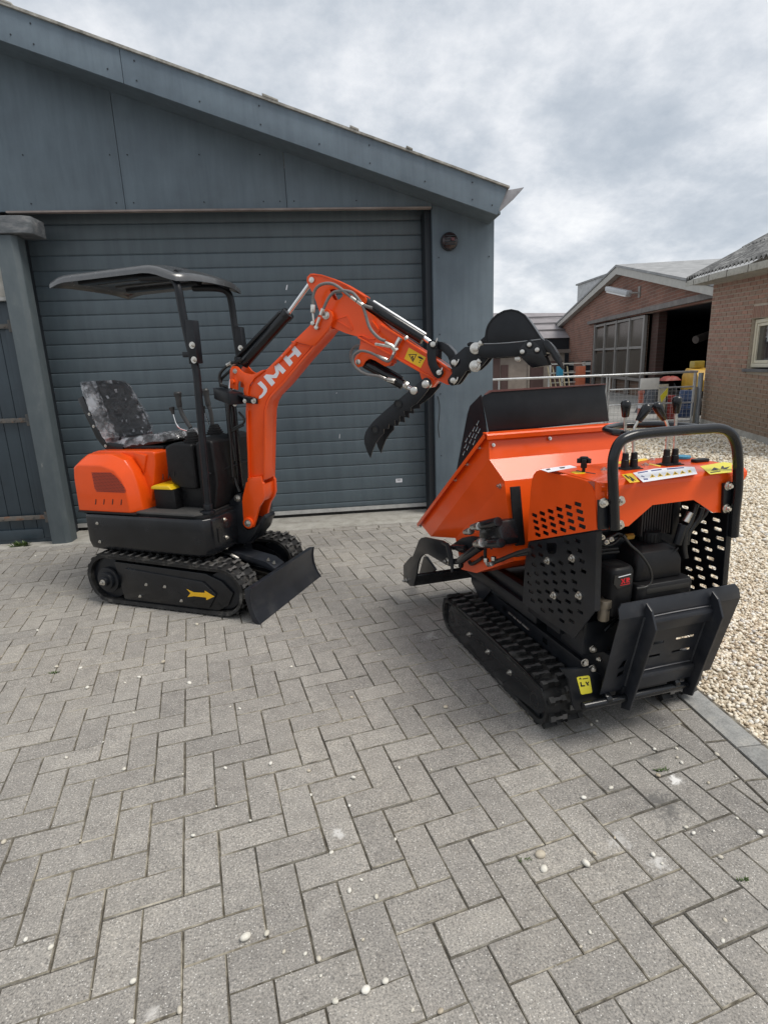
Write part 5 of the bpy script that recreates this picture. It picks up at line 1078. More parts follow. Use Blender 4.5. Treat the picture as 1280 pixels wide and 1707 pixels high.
bolts(DUM, [(-0.13,0.248,0.4073),(-0.13,0.2839,0.3566),(-0.13,0.2204,0.3581),(-0.13,0.2512,0.3253),(-0.13,0.2217,0.5643),(-0.13,0.1674,0.5405)], REAR, 0.008, 0.007)
b = MB(); b.cyl([(-0.165,0.3055,0.1975)][0], [(-0.165,-0.1671,0.1932)][0], 0.0165, 20); dx_(b, 'tow_bar', BLACKG, 0.002)
for p in [(-0.15,0.1974,0.2026),(-0.15,-0.113,0.2092)]:
    b = MB(); b.cyl((p[0] - 0.005, p[1] - 0.012, p[2]), (p[0] - 0.005, p[1] + 0.012, p[2]), 0.026, 16); b.box(p[0], p[0] + 0.06, p[1] - 0.01, p[1] + 0.01, p[2] - 0.01, p[2] + 0.04); dx_(b, 'bar_clamp', BLACKG, 0.003)
# folding step plate
ST = grp('step_platform')
BL = Vector((-0.155, 0.225, 0.225)); Vd = Vector((-0.085, 0, 0.372)); HL = Vd.length; Vn = Vd.normalized(); Un = Vector((0, -1, 0)); Wn = Un.cross(Vn)
TS = Matrix((( Un.x, Vn.x, Wn.x, BL.x), (Un.y, Vn.y, Wn.y, BL.y), (Un.z, Vn.z, Wn.z, BL.z), (0, 0, 0, 1)))
def st(b, name, mt, bev=0.003):
    if bev: b.bevel(bev)
    bmesh.ops.transform(b.bm, matrix=TS, verts=b.bm.verts)
    return dx_(b, name, mt, 0, ST)
slots = [[(x, y), (x + 0.085, y), (x + 0.085, y + 0.012), (x, y + 0.012)] for x in (0.145, 0.285) for y in (0.135, 0.197, 0.262)]
hl = [[(0.055, 0.07), (0.082, 0.078), (0.085, 0.10), (0.058, 0.092)], [(0.050, 0.112), (0.078, 0.118), (0.085, 0.15), (0.066, 0.146)]]
b = MB(); b.prism('z', -0.003, 0.0, [(0.0, 0.0), (0.515, 0.0), (0.535, 0.345), (0.0, 0.345)], slots + hl); st(b, 'step_plate', CHAR, 0)
b = MB(); b.prism('z', -0.0048, 0.0005, [(0.0, 0.345), (0.535, 0.345), (0.535, 0.375), (0.520, 0.392), (0.015, 0.392), (0.0, 0.377)])
for v in b.bm.verts:
    if v.co.y > 0.35: v.co.z -= (v.co.y - 0.345) * 0.55
st(b, 'step_lip', CHAR, 0.001)
for u in (0.105, 0.395):
    b = MB(); b.prism('x', u, u + 0.009, [(0.0, 0.385), (0.0, -0.055), (0.022, -0.09), (0.062, -0.052), (0.062, 0.335)][::-1] if 0 else [(0.392, -0.010), (-0.035, 0.0), (-0.085, 0.012), (-0.060, 0.052), (0.325, 0.062), (0.378, 0.022)]); st(b, 'step_rib', CHAR, 0.002)
    b = MB(); b.strip('x', u - 0.004, u + 0.001, [(0.01, 0.003), (0.34, 0.003)], 0.006); st(b, 'weld_bead', wear('painted_weld', (0.05, 0.053, 0.058), 0.4), 0.001)
for v0, v1 in ((0.285, 0.333), (0.015, 0.075)):
    b = MB(); b.prism('x', 0.114, 0.395, [(v0, 0.0), (v0 - 0.004, 0.022), (v1 - 0.012, 0.024), (v1, 0.018), (v1, 0.0)]); st(b, 'step_channel', CHAR, 0.003)
    b = MB(); b.tube([(0.12, v1 + 0.002, 0.001), (0.25, v1 + 0.004, 0.001), (0.39, v1 + 0.002, 0.001)], 0.0022, 6, 4); st(b, 'weld_bead', wear('bare_weld_bead', (0.20, 0.20, 0.21), 0.35, 0.4), 0)
for u in (0.09, 0.42):
    b = MB(); b.box(u, u + 0.05, -0.06, 0.02, -0.02, 0.01); st(b, 'step_hinge', BLACKM, 0.004)
# engine cover: top, rear panel, perforated guards
HD = grp('engine_cover')
b = MB(); rows = []
prof = [(0.10, 1.030), (0.10, 1.050), (0.09, 1.056), (-0.190, 1.056), (-0.207, 1.052), (-0.218, 1.041), (-0.220, 1.028)]
inn = [(x + (0.003 if x < 0 else -0.003), z - 0.003) for x, z in prof]
b.prism('y', -0.285, 0.322, prof + inn[::-1]); dx_(b, 'cover_top', ORANGE, 0.0, HD)
rpn = [(0.3194,1.0017),(0.2518,1.0293),(-0.2228,1.0334),(-0.193,0.9016),(-0.1487,0.9056),(-0.0582,0.9607),(0.1144,0.9603),(0.2058,0.8969),(0.2417,0.8969),(0.3171,0.8953)]
zt_ = 1.029
rpn = [(0.296, zt_), (-0.285, zt_)] + rpn[3:9] + [(0.296, rpn[8][1] - 0.002)]
b = MB(); qa = [(-0.22 + 0.030 * (1 - math.cos(R(a))), 0.296 + 0.0295 * math.sin(R(a))) for a in range(0, 91, 15)]
b.prism('z', rpn[-1][1], 1.054, qa + [(x + 0.003, y - 0.003) for x, y in qa[::-1]]); dx_(b, 'corner_fold', ORANGE, 0, HD, smooth=60)
b = MB(); b.prism('x', -0.220, -0.217, rpn); dx_(b, 'rear_panel', ORANGE, 0.0, HD)
GO = [(0.2155,0.735),(0.2126,0.8131),(0.2028,0.9513),(0.1945,0.9946),(0.1871,1.0147),(0.1656,1.0338),(0.1394,1.0434),(0.0057,1.0452),(-0.121,1.049),(-0.152,1.0464),(-0.1753,1.0362),(-0.1899,1.0199),(-0.198,0.9993),(-0.213,0.8965)]
def slotrow(cen, w, h, sk=0.0):
    return [[(x - w / 2 - sk, z + h * .5), (x + w / 2 - h * .3, z + h * .5), (x + w / 2, z + h * .1), (x + w / 2 + sk, z - h * .5), (x - w / 2 + h * .3, z - h * .5), (x - w / 2, z - h * .1)] for x, z in cen]
CO = [(0.1714,0.8552),(0.1168,0.8759),(0.0612,0.8972),(0.0061,0.9177),(-0.0495,0.9388),(-0.1041,0.9599),(0.1618,0.8308),(0.1075,0.8518),(0.0522,0.8727),(-0.0027,0.893),(-0.058,0.9138),(-0.1156,0.9363),(0.1523,0.8066),(0.0976,0.8279),(0.0414,0.8493),(-0.0137,0.8701),(-0.0687,0.8907),(-0.1238,0.9117),(0.1434,0.7826),(0.0877,0.8038),(0.0324,0.8253),(-0.0236,0.8462),(-0.0783,0.8668),(-0.1336,0.8879)]
b = MB(); b.prism('y', 0.322, 0.326, GO, slotrow(CO, 0.042, 0.0155)); dx_(b, 'side_guard', ORANGE, 0, HD)
GB = [(0.2167,0.7303),(-0.2059,0.8868),(-0.2122,0.7837),(-0.2175,0.691),(-0.2198,0.604),(-0.1145,0.4537),(0.2531,0.4471),(0.246,0.5524),(0.2355,0.6561)]
CB_ = [(0.1906,0.7165),(0.1323,0.7395),(-0.043,0.805),(-0.1061,0.8272),(0.1783,0.6842),(0.1221,0.7036),(-0.0598,0.7714),(-0.1222,0.7948),(0.1693,0.6469),(0.108,0.6689),(0.0405,0.6902),(-0.0119,0.7144),(-0.0751,0.7342),(-0.1356,0.7608),(0.2065,0.5935),(0.1499,0.6151),(0.0875,0.6378),(0.0322,0.6588),(-0.0291,0.6824),(-0.0875,0.7042),(-0.1473,0.7271),(0.1996,0.5574),(0.139,0.5814),(0.0789,0.6044),(0.0194,0.6259),(-0.0392,0.6482),(-0.0996,0.6707),(0.1863,0.5241),(0.1267,0.5467),(0.0655,0.5692),(0.0074,0.5951),(-0.0534,0.6151),(-0.1064,0.6395),(0.1721,0.49),(0.1164,0.5109),(0.0523,0.5356),(-0.0087,0.5591),(-0.0675,0.5814),(-0.1286,0.604),(0.0959,0.4786),(0.0385,0.5017),(-0.0215,0.5247),(-0.0827,0.5484),(-0.1422,0.5704),(-0.0349,0.49),(-0.0945,0.5142)]
big = [(0.0881,0.762),(0.0256,0.7818),(0.0165,0.7752),(0.019,0.7467),(0.0338,0.7339),(0.0683,0.7259),(0.0866,0.7376)]
b = MB(); b.prism('y', 0.317, 0.3215, GB, slotrow(CB_, 0.034, 0.0135) + [big]); dx_(b, 'black_guard', BLACKM, 0, HD)
GF = [(-0.1844,0.7721),(-0.2122,0.7831),(-0.2211,0.6063),(-0.1926,0.5767)]
bolts(HD, [(a[0], 0.3215, a[1]) for a in [(0.0716,0.6959),(-0.0853,0.7557),(0.0202,0.5714),(-0.1351,0.6315)]], LEFT, 0.010, 0.008)
b = MB(); b.prism('y', 0.30, 0.322, [(-0.1993,0.8838),(-0.2078,0.8873),(-0.2136,0.7842),(-0.2175,0.691),(-0.2216,0.6065),(-0.214,0.5999)]); dx_(b, 'guard_fold', BLACKM, 0, HD)
# inside: skip frame and red hoses seen through the holes
GRr = [(0.1161,0.8738),(0.0011,0.8936),(-0.0886,0.8586),(-0.1603,0.8824),(-0.166,0.8134),(-0.1741,0.735),(-0.191,0.5721),(0.0093,0.4749),(0.0876,0.6232)]
CR_ = [(-0.052,0.8149),(-0.112,0.8371),(-0.0148,0.7613),(-0.0638,0.7809),(-0.1235,0.8034),(-0.0201,0.7252),(-0.0782,0.7478),(-0.1374,0.7704),(-0.0317,0.6915),(-0.0913,0.714),(-0.1462,0.7349),(-0.046,0.6581),(-0.1045,0.6797),(-0.0074,0.6046),(-0.0584,0.6245),(-0.1174,0.6469),(-0.0209,0.5719),(-0.0727,0.591),(-0.1303,0.6139),(-0.0277,0.5353),(-0.0849,0.5584),(-0.1431,0.581),(0.0414,0.8533),(0.0794,0.8409),(0.0749,0.8148)]
w0, w1 = [(-0.0739,0.7466),(-0.1137,0.7623)]; sw = abs(w1[0] - w0[0])
h0_, h1_ = [(-0.0774,0.7544),(-0.0791,0.7411)]; shh = abs(h1_[1] - h0_[1])
b = MB(); b.prism('y', -0.289, -0.285, GRr, [rrect(x - sw * .45, z - shh * .5, x + sw * .45, z + shh * .5, shh * .45, 3) for x, z in CR_]); dx_(b, 'right_guard', BLACKM, 0, HD)
b = MB(); b.prism('x', -0.236, -0.230, [(-0.2024,0.9011),(-0.239,0.8954),(-0.2516,0.8032),(-0.2286,0.8053),(-0.2365,0.6269),(-0.2124,0.6286),(-0.2059,0.77)]); dx_(b, 'right_guard_fold', BLACKM, 0.002, HD)
# handle hoop
HB = grp('handle_bar')
hoop = [(-0.245,0.2807,0.9013),(-0.245,0.2932,1.0132),(-0.245,0.3026,1.094),(-0.245,0.3021,1.1452),(-0.245,0.2827,1.1873),(-0.245,0.2396,1.2045),(-0.245,0.179,1.2088),(-0.245,0.0687,1.2099),(-0.245,-0.0455,1.2086),(-0.245,-0.1122,1.2056),(-0.245,-0.1584,1.1875),(-0.245,-0.1903,1.1452),(-0.245,-0.2086,1.0758),(-0.245,-0.2197,0.9889),(-0.245,-0.2208,0.9008),(-0.245,-0.2263,0.8159)]
b = MB(); b.tube(hoop, 0.0168, 16, 5); dx_(b, 'hoop', BLACKG, 0, HB, smooth=60)
loop = [(-0.1143,0.1099,1.185),(-0.0573,0.1018,1.185),(0.0058,0.1073,1.185),(0.0718,0.0905,1.185),(0.1315,0.0359,1.185),(0.1798,-0.0656,1.185),(0.1421,-0.1603,1.185),(0.0532,-0.224,1.185),(-0.0537,-0.2254,1.185),(-0.1613,-0.1995,1.185)]
loop = [(-0.240, 0.245, 1.200), (-0.18, 0.18, 1.19)] + loop[1:9] + [(-0.20, -0.155, 1.192), (-0.240, -0.14, 1.198)]
b = MB(); b.tube(loop, 0.0132, 14, 5); dx_(b, 'inner_loop', BLACKG, 0, HB, smooth=60)
b = MB(); b.prism('x', -0.232, -0.222, [(0.3387,1.0021),(0.2992,1.0013),(0.2913,0.8984),(0.3303,0.9008)]); dx_(b, 'handle_bracket', BLACKM, 0.002, HB)
b = MB(); b.prism('x', -0.232, -0.222, [(-0.1706,1.0104),(-0.2185,1.0113),(-0.2304,0.8993),(-0.1814,0.9012)]); dx_(b, 'handle_bracket', BLACKM, 0.002, HB)
bolts(HB, [(-0.232,0.3214,0.9925)] + [(-0.232,0.256,0.9923),(-0.232,0.2527,0.9102)] + [(-0.232,-0.1891,1.0007),(-0.232,-0.1922,0.9187)], REAR, 0.011, 0.009)
# levers on the cover
zc_ = 1.056
for P, G_ in (([(-0.05,0.0952,1.0554),(-0.05,0.1019,1.1615),(-0.05,0.107,1.245)], [(-0.05,0.1068,1.243),(-0.05,0.1093,1.3046)]), ([(-0.05,0.0577,1.0557),(-0.05,0.0631,1.1385),(-0.05,0.0654,1.2047),(-0.05,0.0469,1.2329)], [(-0.05,0.0511,1.2251),(-0.05,0.0096,1.2838)]), ([(-0.05,-0.0866,1.054),(-0.05,-0.0834,1.1347),(-0.05,-0.0808,1.2001),(-0.05,-0.0596,1.2292)], [(-0.05,-0.0633,1.2249),(-0.05,-0.0178,1.2864)]), ([(-0.05,-0.1246,1.0579),(-0.05,-0.1194,1.146),(-0.05,-0.112,1.2458)], [(-0.05,-0.1122,1.2437),(-0.05,-0.1129,1.3069)])):
    lv = grp('control_lever')
    b = MB(); b.tube([(P[0][0], P[0][1], zc_)] + P[1:], 0.0055, 10, 2); dx_(b, 'lever_shaft', STEEL, 0, lv, smooth=60)
    b = MB(); b.cyl(G_[0], G_[1], 0.02, 18, rings=[(0, 0.009), (0.03, 0.0115), (0.6, 0.0165), (0.8, 0.0175), (0.93, 0.014), (1.0, 0.006)]); dx_(b, 'lever_grip', PLAST if 0 else BLACKG, 0, lv, smooth=60)
    b = MB(); b.cyl((P[0][0], P[0][1], zc_), (P[0][0], P[0][1], zc_ + 0.06), 0.02, 18, rings=[(0, 0.024), (0.10, 0.023), (0.12, 0.0145), (0.55, 0.0135), (0.58, 0.012), (0.95, 0.011), (1.0, 0.007)]); dx_(b, 'lever_boot', PLAST, 0, lv)
    b = MB(); b.box(P[0][0] - 0.028, P[0][0] + 0.028, P[0][1] - 0.020, P[0][1] + 0.020, zc_, zc_ + 0.003); dx_(b, 'boot_plate', PLAST, 0.001, lv)
# things on the cover: print, cap, knob, switch
def decal(name, pts, mt, dz=0.001, par=None):
    b = MB(); b.prism('z', zc_ + dz - 0.0009, zc_ + dz, pts); return dx_(b, name, mt, 0, par or HD)
wl = decal('pictogram_label', [(-0.1282,0.1246),(-0.0957,0.0056),(-0.1101,-0.1126),(-0.1336,-0.1349),(-0.2389,-0.0433),(-0.2715,0.2055)], WHITE)
for P, q in (([(-0.2263,0.1396),(-0.174,0.0854),(-0.2206,0.112)], 1), ([(-0.2251,0.1078),(-0.1724,0.0525),(-0.2229,0.082)], 1), ([(-0.2223,0.0746),(-0.1707,0.0193),(-0.2186,0.0467)], 1), ([(-0.2215,0.0415),(-0.1692,-0.0145),(-0.2173,0.0142)], 1), ([(-0.2195,0.0102),(-0.1671,-0.0475),(-0.2124,-0.0211)], 1), ([(-0.176,-0.0637),(-0.1737,-0.0781),(-0.2117,-0.0466),(-0.2135,-0.0319)], 1)):
    decal('pictogram', P, YELLOW, 0.0017, wl)
    c = Vector((sum(p[0] for p in P) / len(P), sum(p[1] for p in P) / len(P)))
    decal('pictogram_symbol', [tuple(c + (Vector(p) - c) * 0.42) for p in P], INK, 0.0024, wl)
for P in ([(-0.1825,0.1357),(-0.2034,0.14),(-0.2103,0.1483),(-0.1915,0.1449)], [(-0.2275,0.1667),(-0.2306,0.1524),(-0.2493,0.1669),(-0.2435,0.1778)], [(-0.1318,0.1089),(-0.1219,0.0577),(-0.1348,0.0666),(-0.1462,0.1187)], [(-0.1186,0.0404),(-0.1137,-0.0076),(-0.1286,0.0034),(-0.1333,0.0509)], [(-0.1157,-0.0303),(-0.1217,-0.099),(-0.1349,-0.0887),(-0.1323,-0.0175)]):
    decal('label_print', P, mat('blue_print', (0.02, 0.03, 0.18), 0.4), 0.0017, wl)
yl = decal('yellow_label', [(-0.1361,0.1776),(-0.1298,0.1307),(-0.261,0.2095),(-0.2603,0.247)], YELLOW)
for P in ([(-0.1479,0.178),(-0.1472,0.1705),(-0.2048,0.2011),(-0.2059,0.2074)], [(-0.1711,0.1787),(-0.1841,0.1804),(-0.2442,0.2093),(-0.2354,0.2097),(-0.2427,0.2203),(-0.1923,0.1908)], [(-0.2206,0.2129),(-0.22,0.2058),(-0.2502,0.2222),(-0.2516,0.2276)]): decal('label_print', P, INK, 0.0017, yl)
ll = decal('lemon_label', [(-0.1304,-0.1633),(-0.1023,-0.3012),(-0.1325,-0.3072),(-0.2651,-0.1623),(-0.2637,-0.0715)], LYEL)
for P in ([(-0.2376,-0.0985),(-0.2323,-0.1475),(-0.2422,-0.1385),(-0.2493,-0.0888)], [(-0.1736,-0.182),(-0.209,-0.1698),(-0.2086,-0.1505),(-0.2225,-0.1481),(-0.2155,-0.1262)], [(-0.1657,-0.2259),(-0.1678,-0.2297),(-0.1946,-0.2051),(-0.1866,-0.2389),(-0.2193,-0.1885),(-0.2009,-0.1833)]): decal('label_print', P, INK, 0.0017, ll)
decal('yellow_strip', [(0.0887,0.0403),(0.1036,-0.1279),(0.0711,-0.1158),(0.0534,-0.0478),(0.0458,0.0715)], YELLOW); decal('yellow_strip', [(0.0008,-0.0594),(-0.0572,-0.0587),(-0.074,-0.0386),(-0.0111,-0.0439)], YELLOW)
gl = decal('white_label', [(0.0839,0.3597),(0.11,0.2149),(0.0626,0.2169),(0.0206,0.3662)], WHITE)
for P in ([(0.0741,0.342),(0.0812,0.3216),(0.0626,0.3295),(0.0557,0.3497)], [(0.0819,0.2809),(0.0833,0.2537),(0.0626,0.2716),(0.0624,0.2878)]): decal('label_print', P, INK, 0.0017, gl)
decal('yellow_oval', [(p[0], p[1]) for p in [(-0.0167,0.2979),(-0.0057,0.2785),(-0.0197,0.2649),(-0.0443,0.2551),(-0.0609,0.2748),(-0.0504,0.3019)]], YELLOW)
decal('throttle_slot', [(0.0088,0.2566),(-0.0782,0.2393),(-0.0848,0.2461),(-0.0016,0.2659)], INK)
p = [(-0.0344,0.2577,1.056)][0]
b = MB(); b.cyl(p, (p[0], p[1], p[2] + 0.03), 0.006, 8); b.cyl((p[0], p[1], p[2] + 0.016), (p[0], p[1], p[2] + 0.034), 0.011, 12); 
for k_ in range(5):
    t = 2 * math.pi * k_ / 5; b.cyl((p[0] + 0.017 * math.cos(t), p[1] + 0.017 * math.sin(t), p[2] + 0.034), (p[0] + 0.017 * math.cos(t), p[1] + 0.017 * math.sin(t), p[2] + 0.05), 0.0085, 8)
b.cyl((p[0], p[1], p[2] + 0.034), (p[0], p[1], p[2] + 0.056), 0.014, 14); dx_(b, 'throttle_knob', PLAST, 0.001, HD)
p = [(0.0353,-0.2436,1.056)][0]; b = MB(); b.cyl(p, (p[0], p[1], p[2] + 0.012), 0.030, 26); dx_(b, 'tank_cap', BLUE, 0.004, HD)
p = [(-0.0565,-0.2376,1.056)][0]; b = MB(); b.prism('z', zc_, zc_ + 0.012, rrect(p[0] - 0.014, p[1] - 0.034, p[0] + 0.014, p[1] + 0.034, 0.008)); dx_(b, 'rocker_switch', PLAST, 0.002, HD)
for q in [(-0.0248,-0.0167,1.056),(0.0596,-0.119,1.056),(-0.0319,0.1686,1.056)]: bolts(HD, [q], (0, 0, 1), 0.009, 0.004)
# engine
EN = grp('engine')
def ebox(px0, px1, x0, x1, bev, name, mt=PLAST): pass
c = [(-0.13,0.1765,0.6656)][0]
b = MB(); rr = lambda s, z: [(p_[0], p_[1], z) for p_ in rrect(c[0] - 0.055 * s, c[1] - 0.052 * s, c[0] + 0.055 * s, c[1] + 0.052 * s, 0.03 * s, 5)]
b.loft([rr(0.85, c[2] - 0.12), rr(0.95, c[2] - 0.09), rr(1.0, c[2] - 0.03), rr(1.0, c[2] + 0.045), rr(0.93, c[2] + 0.058), rr(0.78, c[2] + 0.066)]); dx_(b, 'air_filter_housing', PLAST, 0.003, EN, smooth=50)
b = MB(); b.box(c[0] - 0.02, c[0] + 0.02, c[1] - 0.02, c[1] + 0.02, c[2] + 0.06, c[2] + 0.0665); dx_(b, 'filter_catch', INK, 0.002, EN)
bd = [(0.2215,0.7094),(0.1524,0.7107),(0.146,0.6815),(0.1489,0.6678),(0.2053,0.6585),(0.2224,0.6787)]
b = MB(); b.prism('x', -0.188, -0.184, bd); bdg = dx_(b, 'engine_badge', INK, 0, EN)
for P, mt in (([(0.2064,0.7037),(0.155,0.7082),(0.1544,0.7057),(0.2058,0.7012)], WHITE), ([(0.1959,0.6938),(0.1908,0.6941),(0.1857,0.6881),(0.1815,0.6945),(0.1772,0.6949),(0.1827,0.6852),(0.1753,0.6767),(0.1808,0.6761),(0.1852,0.6824),(0.189,0.6755),(0.1937,0.6752),(0.1882,0.6849)], REDINK), ([(0.1736,0.6947),(0.1607,0.695),(0.1574,0.6892),(0.1595,0.6856),(0.165,0.685),(0.1564,0.6767),(0.1619,0.6765),(0.168,0.6837),(0.1674,0.6762),(0.1717,0.6762)], REDINK), ([(0.1961,0.6713),(0.1568,0.6725),(0.1567,0.6707),(0.196,0.6695)], REDINK)):
    b = MB(); b.prism('x', -0.1895, -0.1878, P); dx_(b, 'badge_print', mt, 0, bdg)
t0 = [(-0.16,0.0964,0.7731),(-0.16,-0.0917,0.7485),(-0.16,-0.1232,0.66),(-0.16,0.1131,0.6865),(-0.16,0.0704,0.7979)]
yl_, yr_ = t0[0][1], t0[1][1]; zt0 = t0[0][2]
def rb(x0, x1, y0, y1, z, r=0.03): return [(p_[0], p_[1], z) for p_ in rrect(x0, y0, x1, y1, r, 5)]
b = MB(); b.loft([rb(-0.16, 0.01, yr_ - 0.012, yl_ + 0.012, t0[2][2], 0.02), rb(-0.165, 0.01, yr_ - 0.006, yl_ + 0.006, zt0 - 0.05, 0.025), rb(-0.15, 0.0, yr_ + 0.004, yl_ - 0.004, zt0 - 0.012, 0.03), rb(-0.12, -0.02, yr_ + 0.03, yl_ - 0.02, zt0 + 0.006, 0.03)]); dx_(b, 'fuel_tank', PLAST, 0.004, EN, smooth=50)
b = MB(); b.tube([(-0.150, yl_ - 0.03, zt0 - 0.035), (-0.152, yl_ - 0.06, zt0 - 0.05), (-0.152, yr_ + 0.05, zt0 - 0.03), (-0.145, yr_ + 0.01, zt0 - 0.012)], 0.006, 8, 4); dx_(b, 'tank_ridge', PLAST, 0, EN)
cc = [(-0.08,-0.015,0.7639)][0]
b = MB(); b.cyl((cc[0], cc[1], zt0), (cc[0], cc[1], zt0 + 0.045), 0.036, 28)
for k_ in range(20):
    t = 2 * math.pi * k_ / 20; b.cyl((cc[0] + 0.036 * math.cos(t), cc[1] + 0.036 * math.sin(t), zt0 + 0.004), (cc[0] + 0.036 * math.cos(t), cc[1] + 0.036 * math.sin(t), zt0 + 0.04), 0.003, 6)
dx_(b, 'fuel_cap', PLAST, 0.0015, EN)
b = MB(); b.loft([rb(-0.19, 0.02, yr_ - 0.03, yl_ + 0.02, t0[2][2] - 0.10, 0.02), rb(-0.195, 0.02, yr_ - 0.032, yl_ + 0.024, t0[2][2] - 0.02, 0.02), rb(-0.19, 0.02, yr_ - 0.028, yl_ + 0.02, t0[2][2] - 0.004, 0.02)]); dx_(b, 'recoil_cowl', PLAST, 0.004, EN, smooth=50)
b = MB(); b.box(-0.196, -0.190, yr_ - 0.01, yl_ - 0.01, t0[2][2] - 0.038, t0[2][2] - 0.018); dx_(b, 'cowl_slot', INK, 0.002, EN)
b = MB(); b.cyl((-0.06, (yl_ + yr_) / 2, 0.47), (-0.125, (yl_ + yr_) / 2, 0.47), 0.085, 28)
dx_(b, 'recoil_starter', PLAST, 0.006, EN)
for k_ in range(9):
    t = R(20 + 18 * k_); b = MB(); cy0 = (yl_ + yr_) / 2; b.obox((-0.127, cy0 + 0.055 * math.cos(t), 0.47 + 0.055 * math.sin(t)), (0, math.cos(t), math.sin(t)), (0, -math.sin(t), math.cos(t)), (1, 0, 0), 0.04, 0.006, 0.003); dx_(b, 'starter_louvre', INK, 0, EN)
bolts(EN, [(-0.20, yr_ - 0.005, t0[2][2] - 0.075)], REAR, 0.012, 0.01)
b = MB(); 
ra = [(-0.06,0.0324,0.9206),(-0.06,-0.1047,0.9064),(-0.06,-0.1543,0.7482),(-0.06,0.0317,0.8156)]
b.box(-0.06, 0.01, ra[1][1], ra[0][1], 0.80, 1.02); dx_(b, 'cooler_core', BLACKM, 0, EN)
n_ = 12
for k_ in range(n_):
    yy = ra[0][1] + (ra[1][1] - ra[0][1]) * (k_ + 0.5) / n_; b = MB(); b.box(-0.082, -0.06, yy - 0.003, yy + 0.003, 0.80, 1.02); dx_(b, 'cooling_fin', wear('cooler_fin', (0.03, 0.026, 0.026), 0.45, var=0.1) if k_ == 0 else bpy.data.materials['cooler_fin'], 0.001, EN)
b = MB(); b.box(-0.084, 0.01, ra[1][1] - 0.035, ra[1][1] - 0.003, 0.79, 1.02); dx_(b, 'cooler_side', BLACKM, 0.004, EN)
for L, r in (([(-0.15,-0.1448,0.9216),(-0.15,-0.1358,0.8909),(-0.15,-0.1233,0.8532),(-0.15,-0.106,0.8195),(-0.15,-0.1088,0.7579),(-0.15,-0.1195,0.7199)], 0.010), ([(-0.14,-0.1829,0.9013),(-0.14,-0.1739,0.8701),(-0.14,-0.1478,0.8372),(-0.14,-0.13,0.8068),(-0.14,-0.1259,0.7673)], 0.010), ([(-0.13,-0.2168,0.8847),(-0.13,-0.198,0.8615),(-0.13,-0.1704,0.8392),(-0.13,-0.1476,0.8129)], 0.009), ([(-0.2,0.2073,0.8603),(-0.2,0.1775,0.8229),(-0.2,0.1399,0.7909),(-0.2,0.1049,0.7517),(-0.2,0.0815,0.7135),(-0.2,0.074,0.6771),(-0.2,0.0921,0.6548),(-0.2,0.136,0.6543)], 0.0045), ([(-0.1,0.2291,0.8413),(-0.1,0.2078,0.8176),(-0.1,0.1724,0.8239),(-0.1,0.1448,0.8312),(-0.1,0.1064,0.8051)], 0.006), ([(-0.09,0.2235,0.8097),(-0.09,0.1942,0.7882),(-0.09,0.1502,0.7934),(-0.09,0.1237,0.8188)], 0.005)):
    b = MB(); b.tube(L, r, 8, 4); dx_(b, 'hose', HOSE, 0, EN, smooth=60)
L = [(-0.15,-0.1185,0.8945),(-0.15,-0.1015,0.8593)]; b = MB(); b.cyl(L[0], L[1], 0.013, 12); dx_(b, 'hose_sleeve', STEEL, 0.002, EN)
L = [(-0.155,-0.0868,0.8533),(-0.155,-0.0678,0.779)]; b = MB(); b.cyl(L[0], L[1], 0.016, 12); dx_(b, 'hydraulic_valve', BLACKM, 0.003, EN)
L = [(-0.12,0.1314,0.8223),(-0.12,0.0991,0.8219)]; b = MB(); b.cyl(L[0], L[1], 0.012, 6); dx_(b, 'brass_union', wear('brass', (0.30, 0.17, 0.03), 0.4, 0.8), 0.001, EN)
for (u, v, r, nm) in ((0.0, 0.0, 0, ''),):
    b = MB(); q = [(-0.16,0.2365,0.563)][0]; b.cyl((q[0], q[1], q[2] - 0.03), (q[0], q[1], q[2] + 0.02), 0.020, 14); b.cyl((q[0], q[1], q[2] + 0.02), (q[0], q[1], q[2] + 0.05), 0.026, 14); dx_(b, 'carburettor_bowl', wear('dull_alloy', (0.22, 0.19, 0.15), 0.45, 0.8), 0.003, EN)
b = MB(); q = [(-0.14,0.1256,0.5847)][0]; b.cyl((q[0], q[1] - 0.03, q[2]), (q[0], q[1] + 0.04, q[2] + 0.01), 0.012, 12); dx_(b, 'exhaust_union', STEEL, 0.002, EN)
for (x0, x1, y0, y1, z0, z1) in ((-0.10, 0.05, -0.03, 0.27, 0.36, 0.50), (-0.06, 0.06, 0.10, 0.27, 0.50, 0.66), (-0.05, 0.05, 0.02, 0.26, 0.70, 0.80)):
    b = MB(); b.box(x0, x1, y0, y1, z0, z1); dx_(b, 'crankcase', BLACKM, 0.015, EN)
for px_ in [(-0.15,0.2396,0.5747),(-0.15,0.184,0.5527),(-0.15,0.2535,0.8441),(-0.15,0.2349,0.8247),(-0.15,0.2161,0.8326),(-0.15,0.2636,0.8521)]: bolts(EN, [px_], REAR, 0.006, 0.006)
for L, r in (([(-0.12,0.2445,0.7858),(-0.12,0.209,0.7848),(-0.12,0.1611,0.7822)], 0.006), ([(-0.12,0.2436,0.7717),(-0.12,0.2002,0.7713),(-0.12,0.1561,0.7691)], 0.006), ([(-0.16,0.1513,0.6003),(-0.16,0.1315,0.6063),(-0.16,0.1026,0.6018)], 0.007), ([(-0.14,0.2321,0.5465),(-0.14,0.2067,0.5275),(-0.14,0.1745,0.5295)], 0.008), ([(-0.13,0.1484,0.5058),(-0.13,0.18,0.4885),(-0.13,0.2032,0.4699)], 0.008)):
    b = MB(); b.tube(L, r, 8, 4); dx_(b, 'fuel_pipe', PLAST if r < 0.0065 else BLACKG, 0, EN, smooth=60)
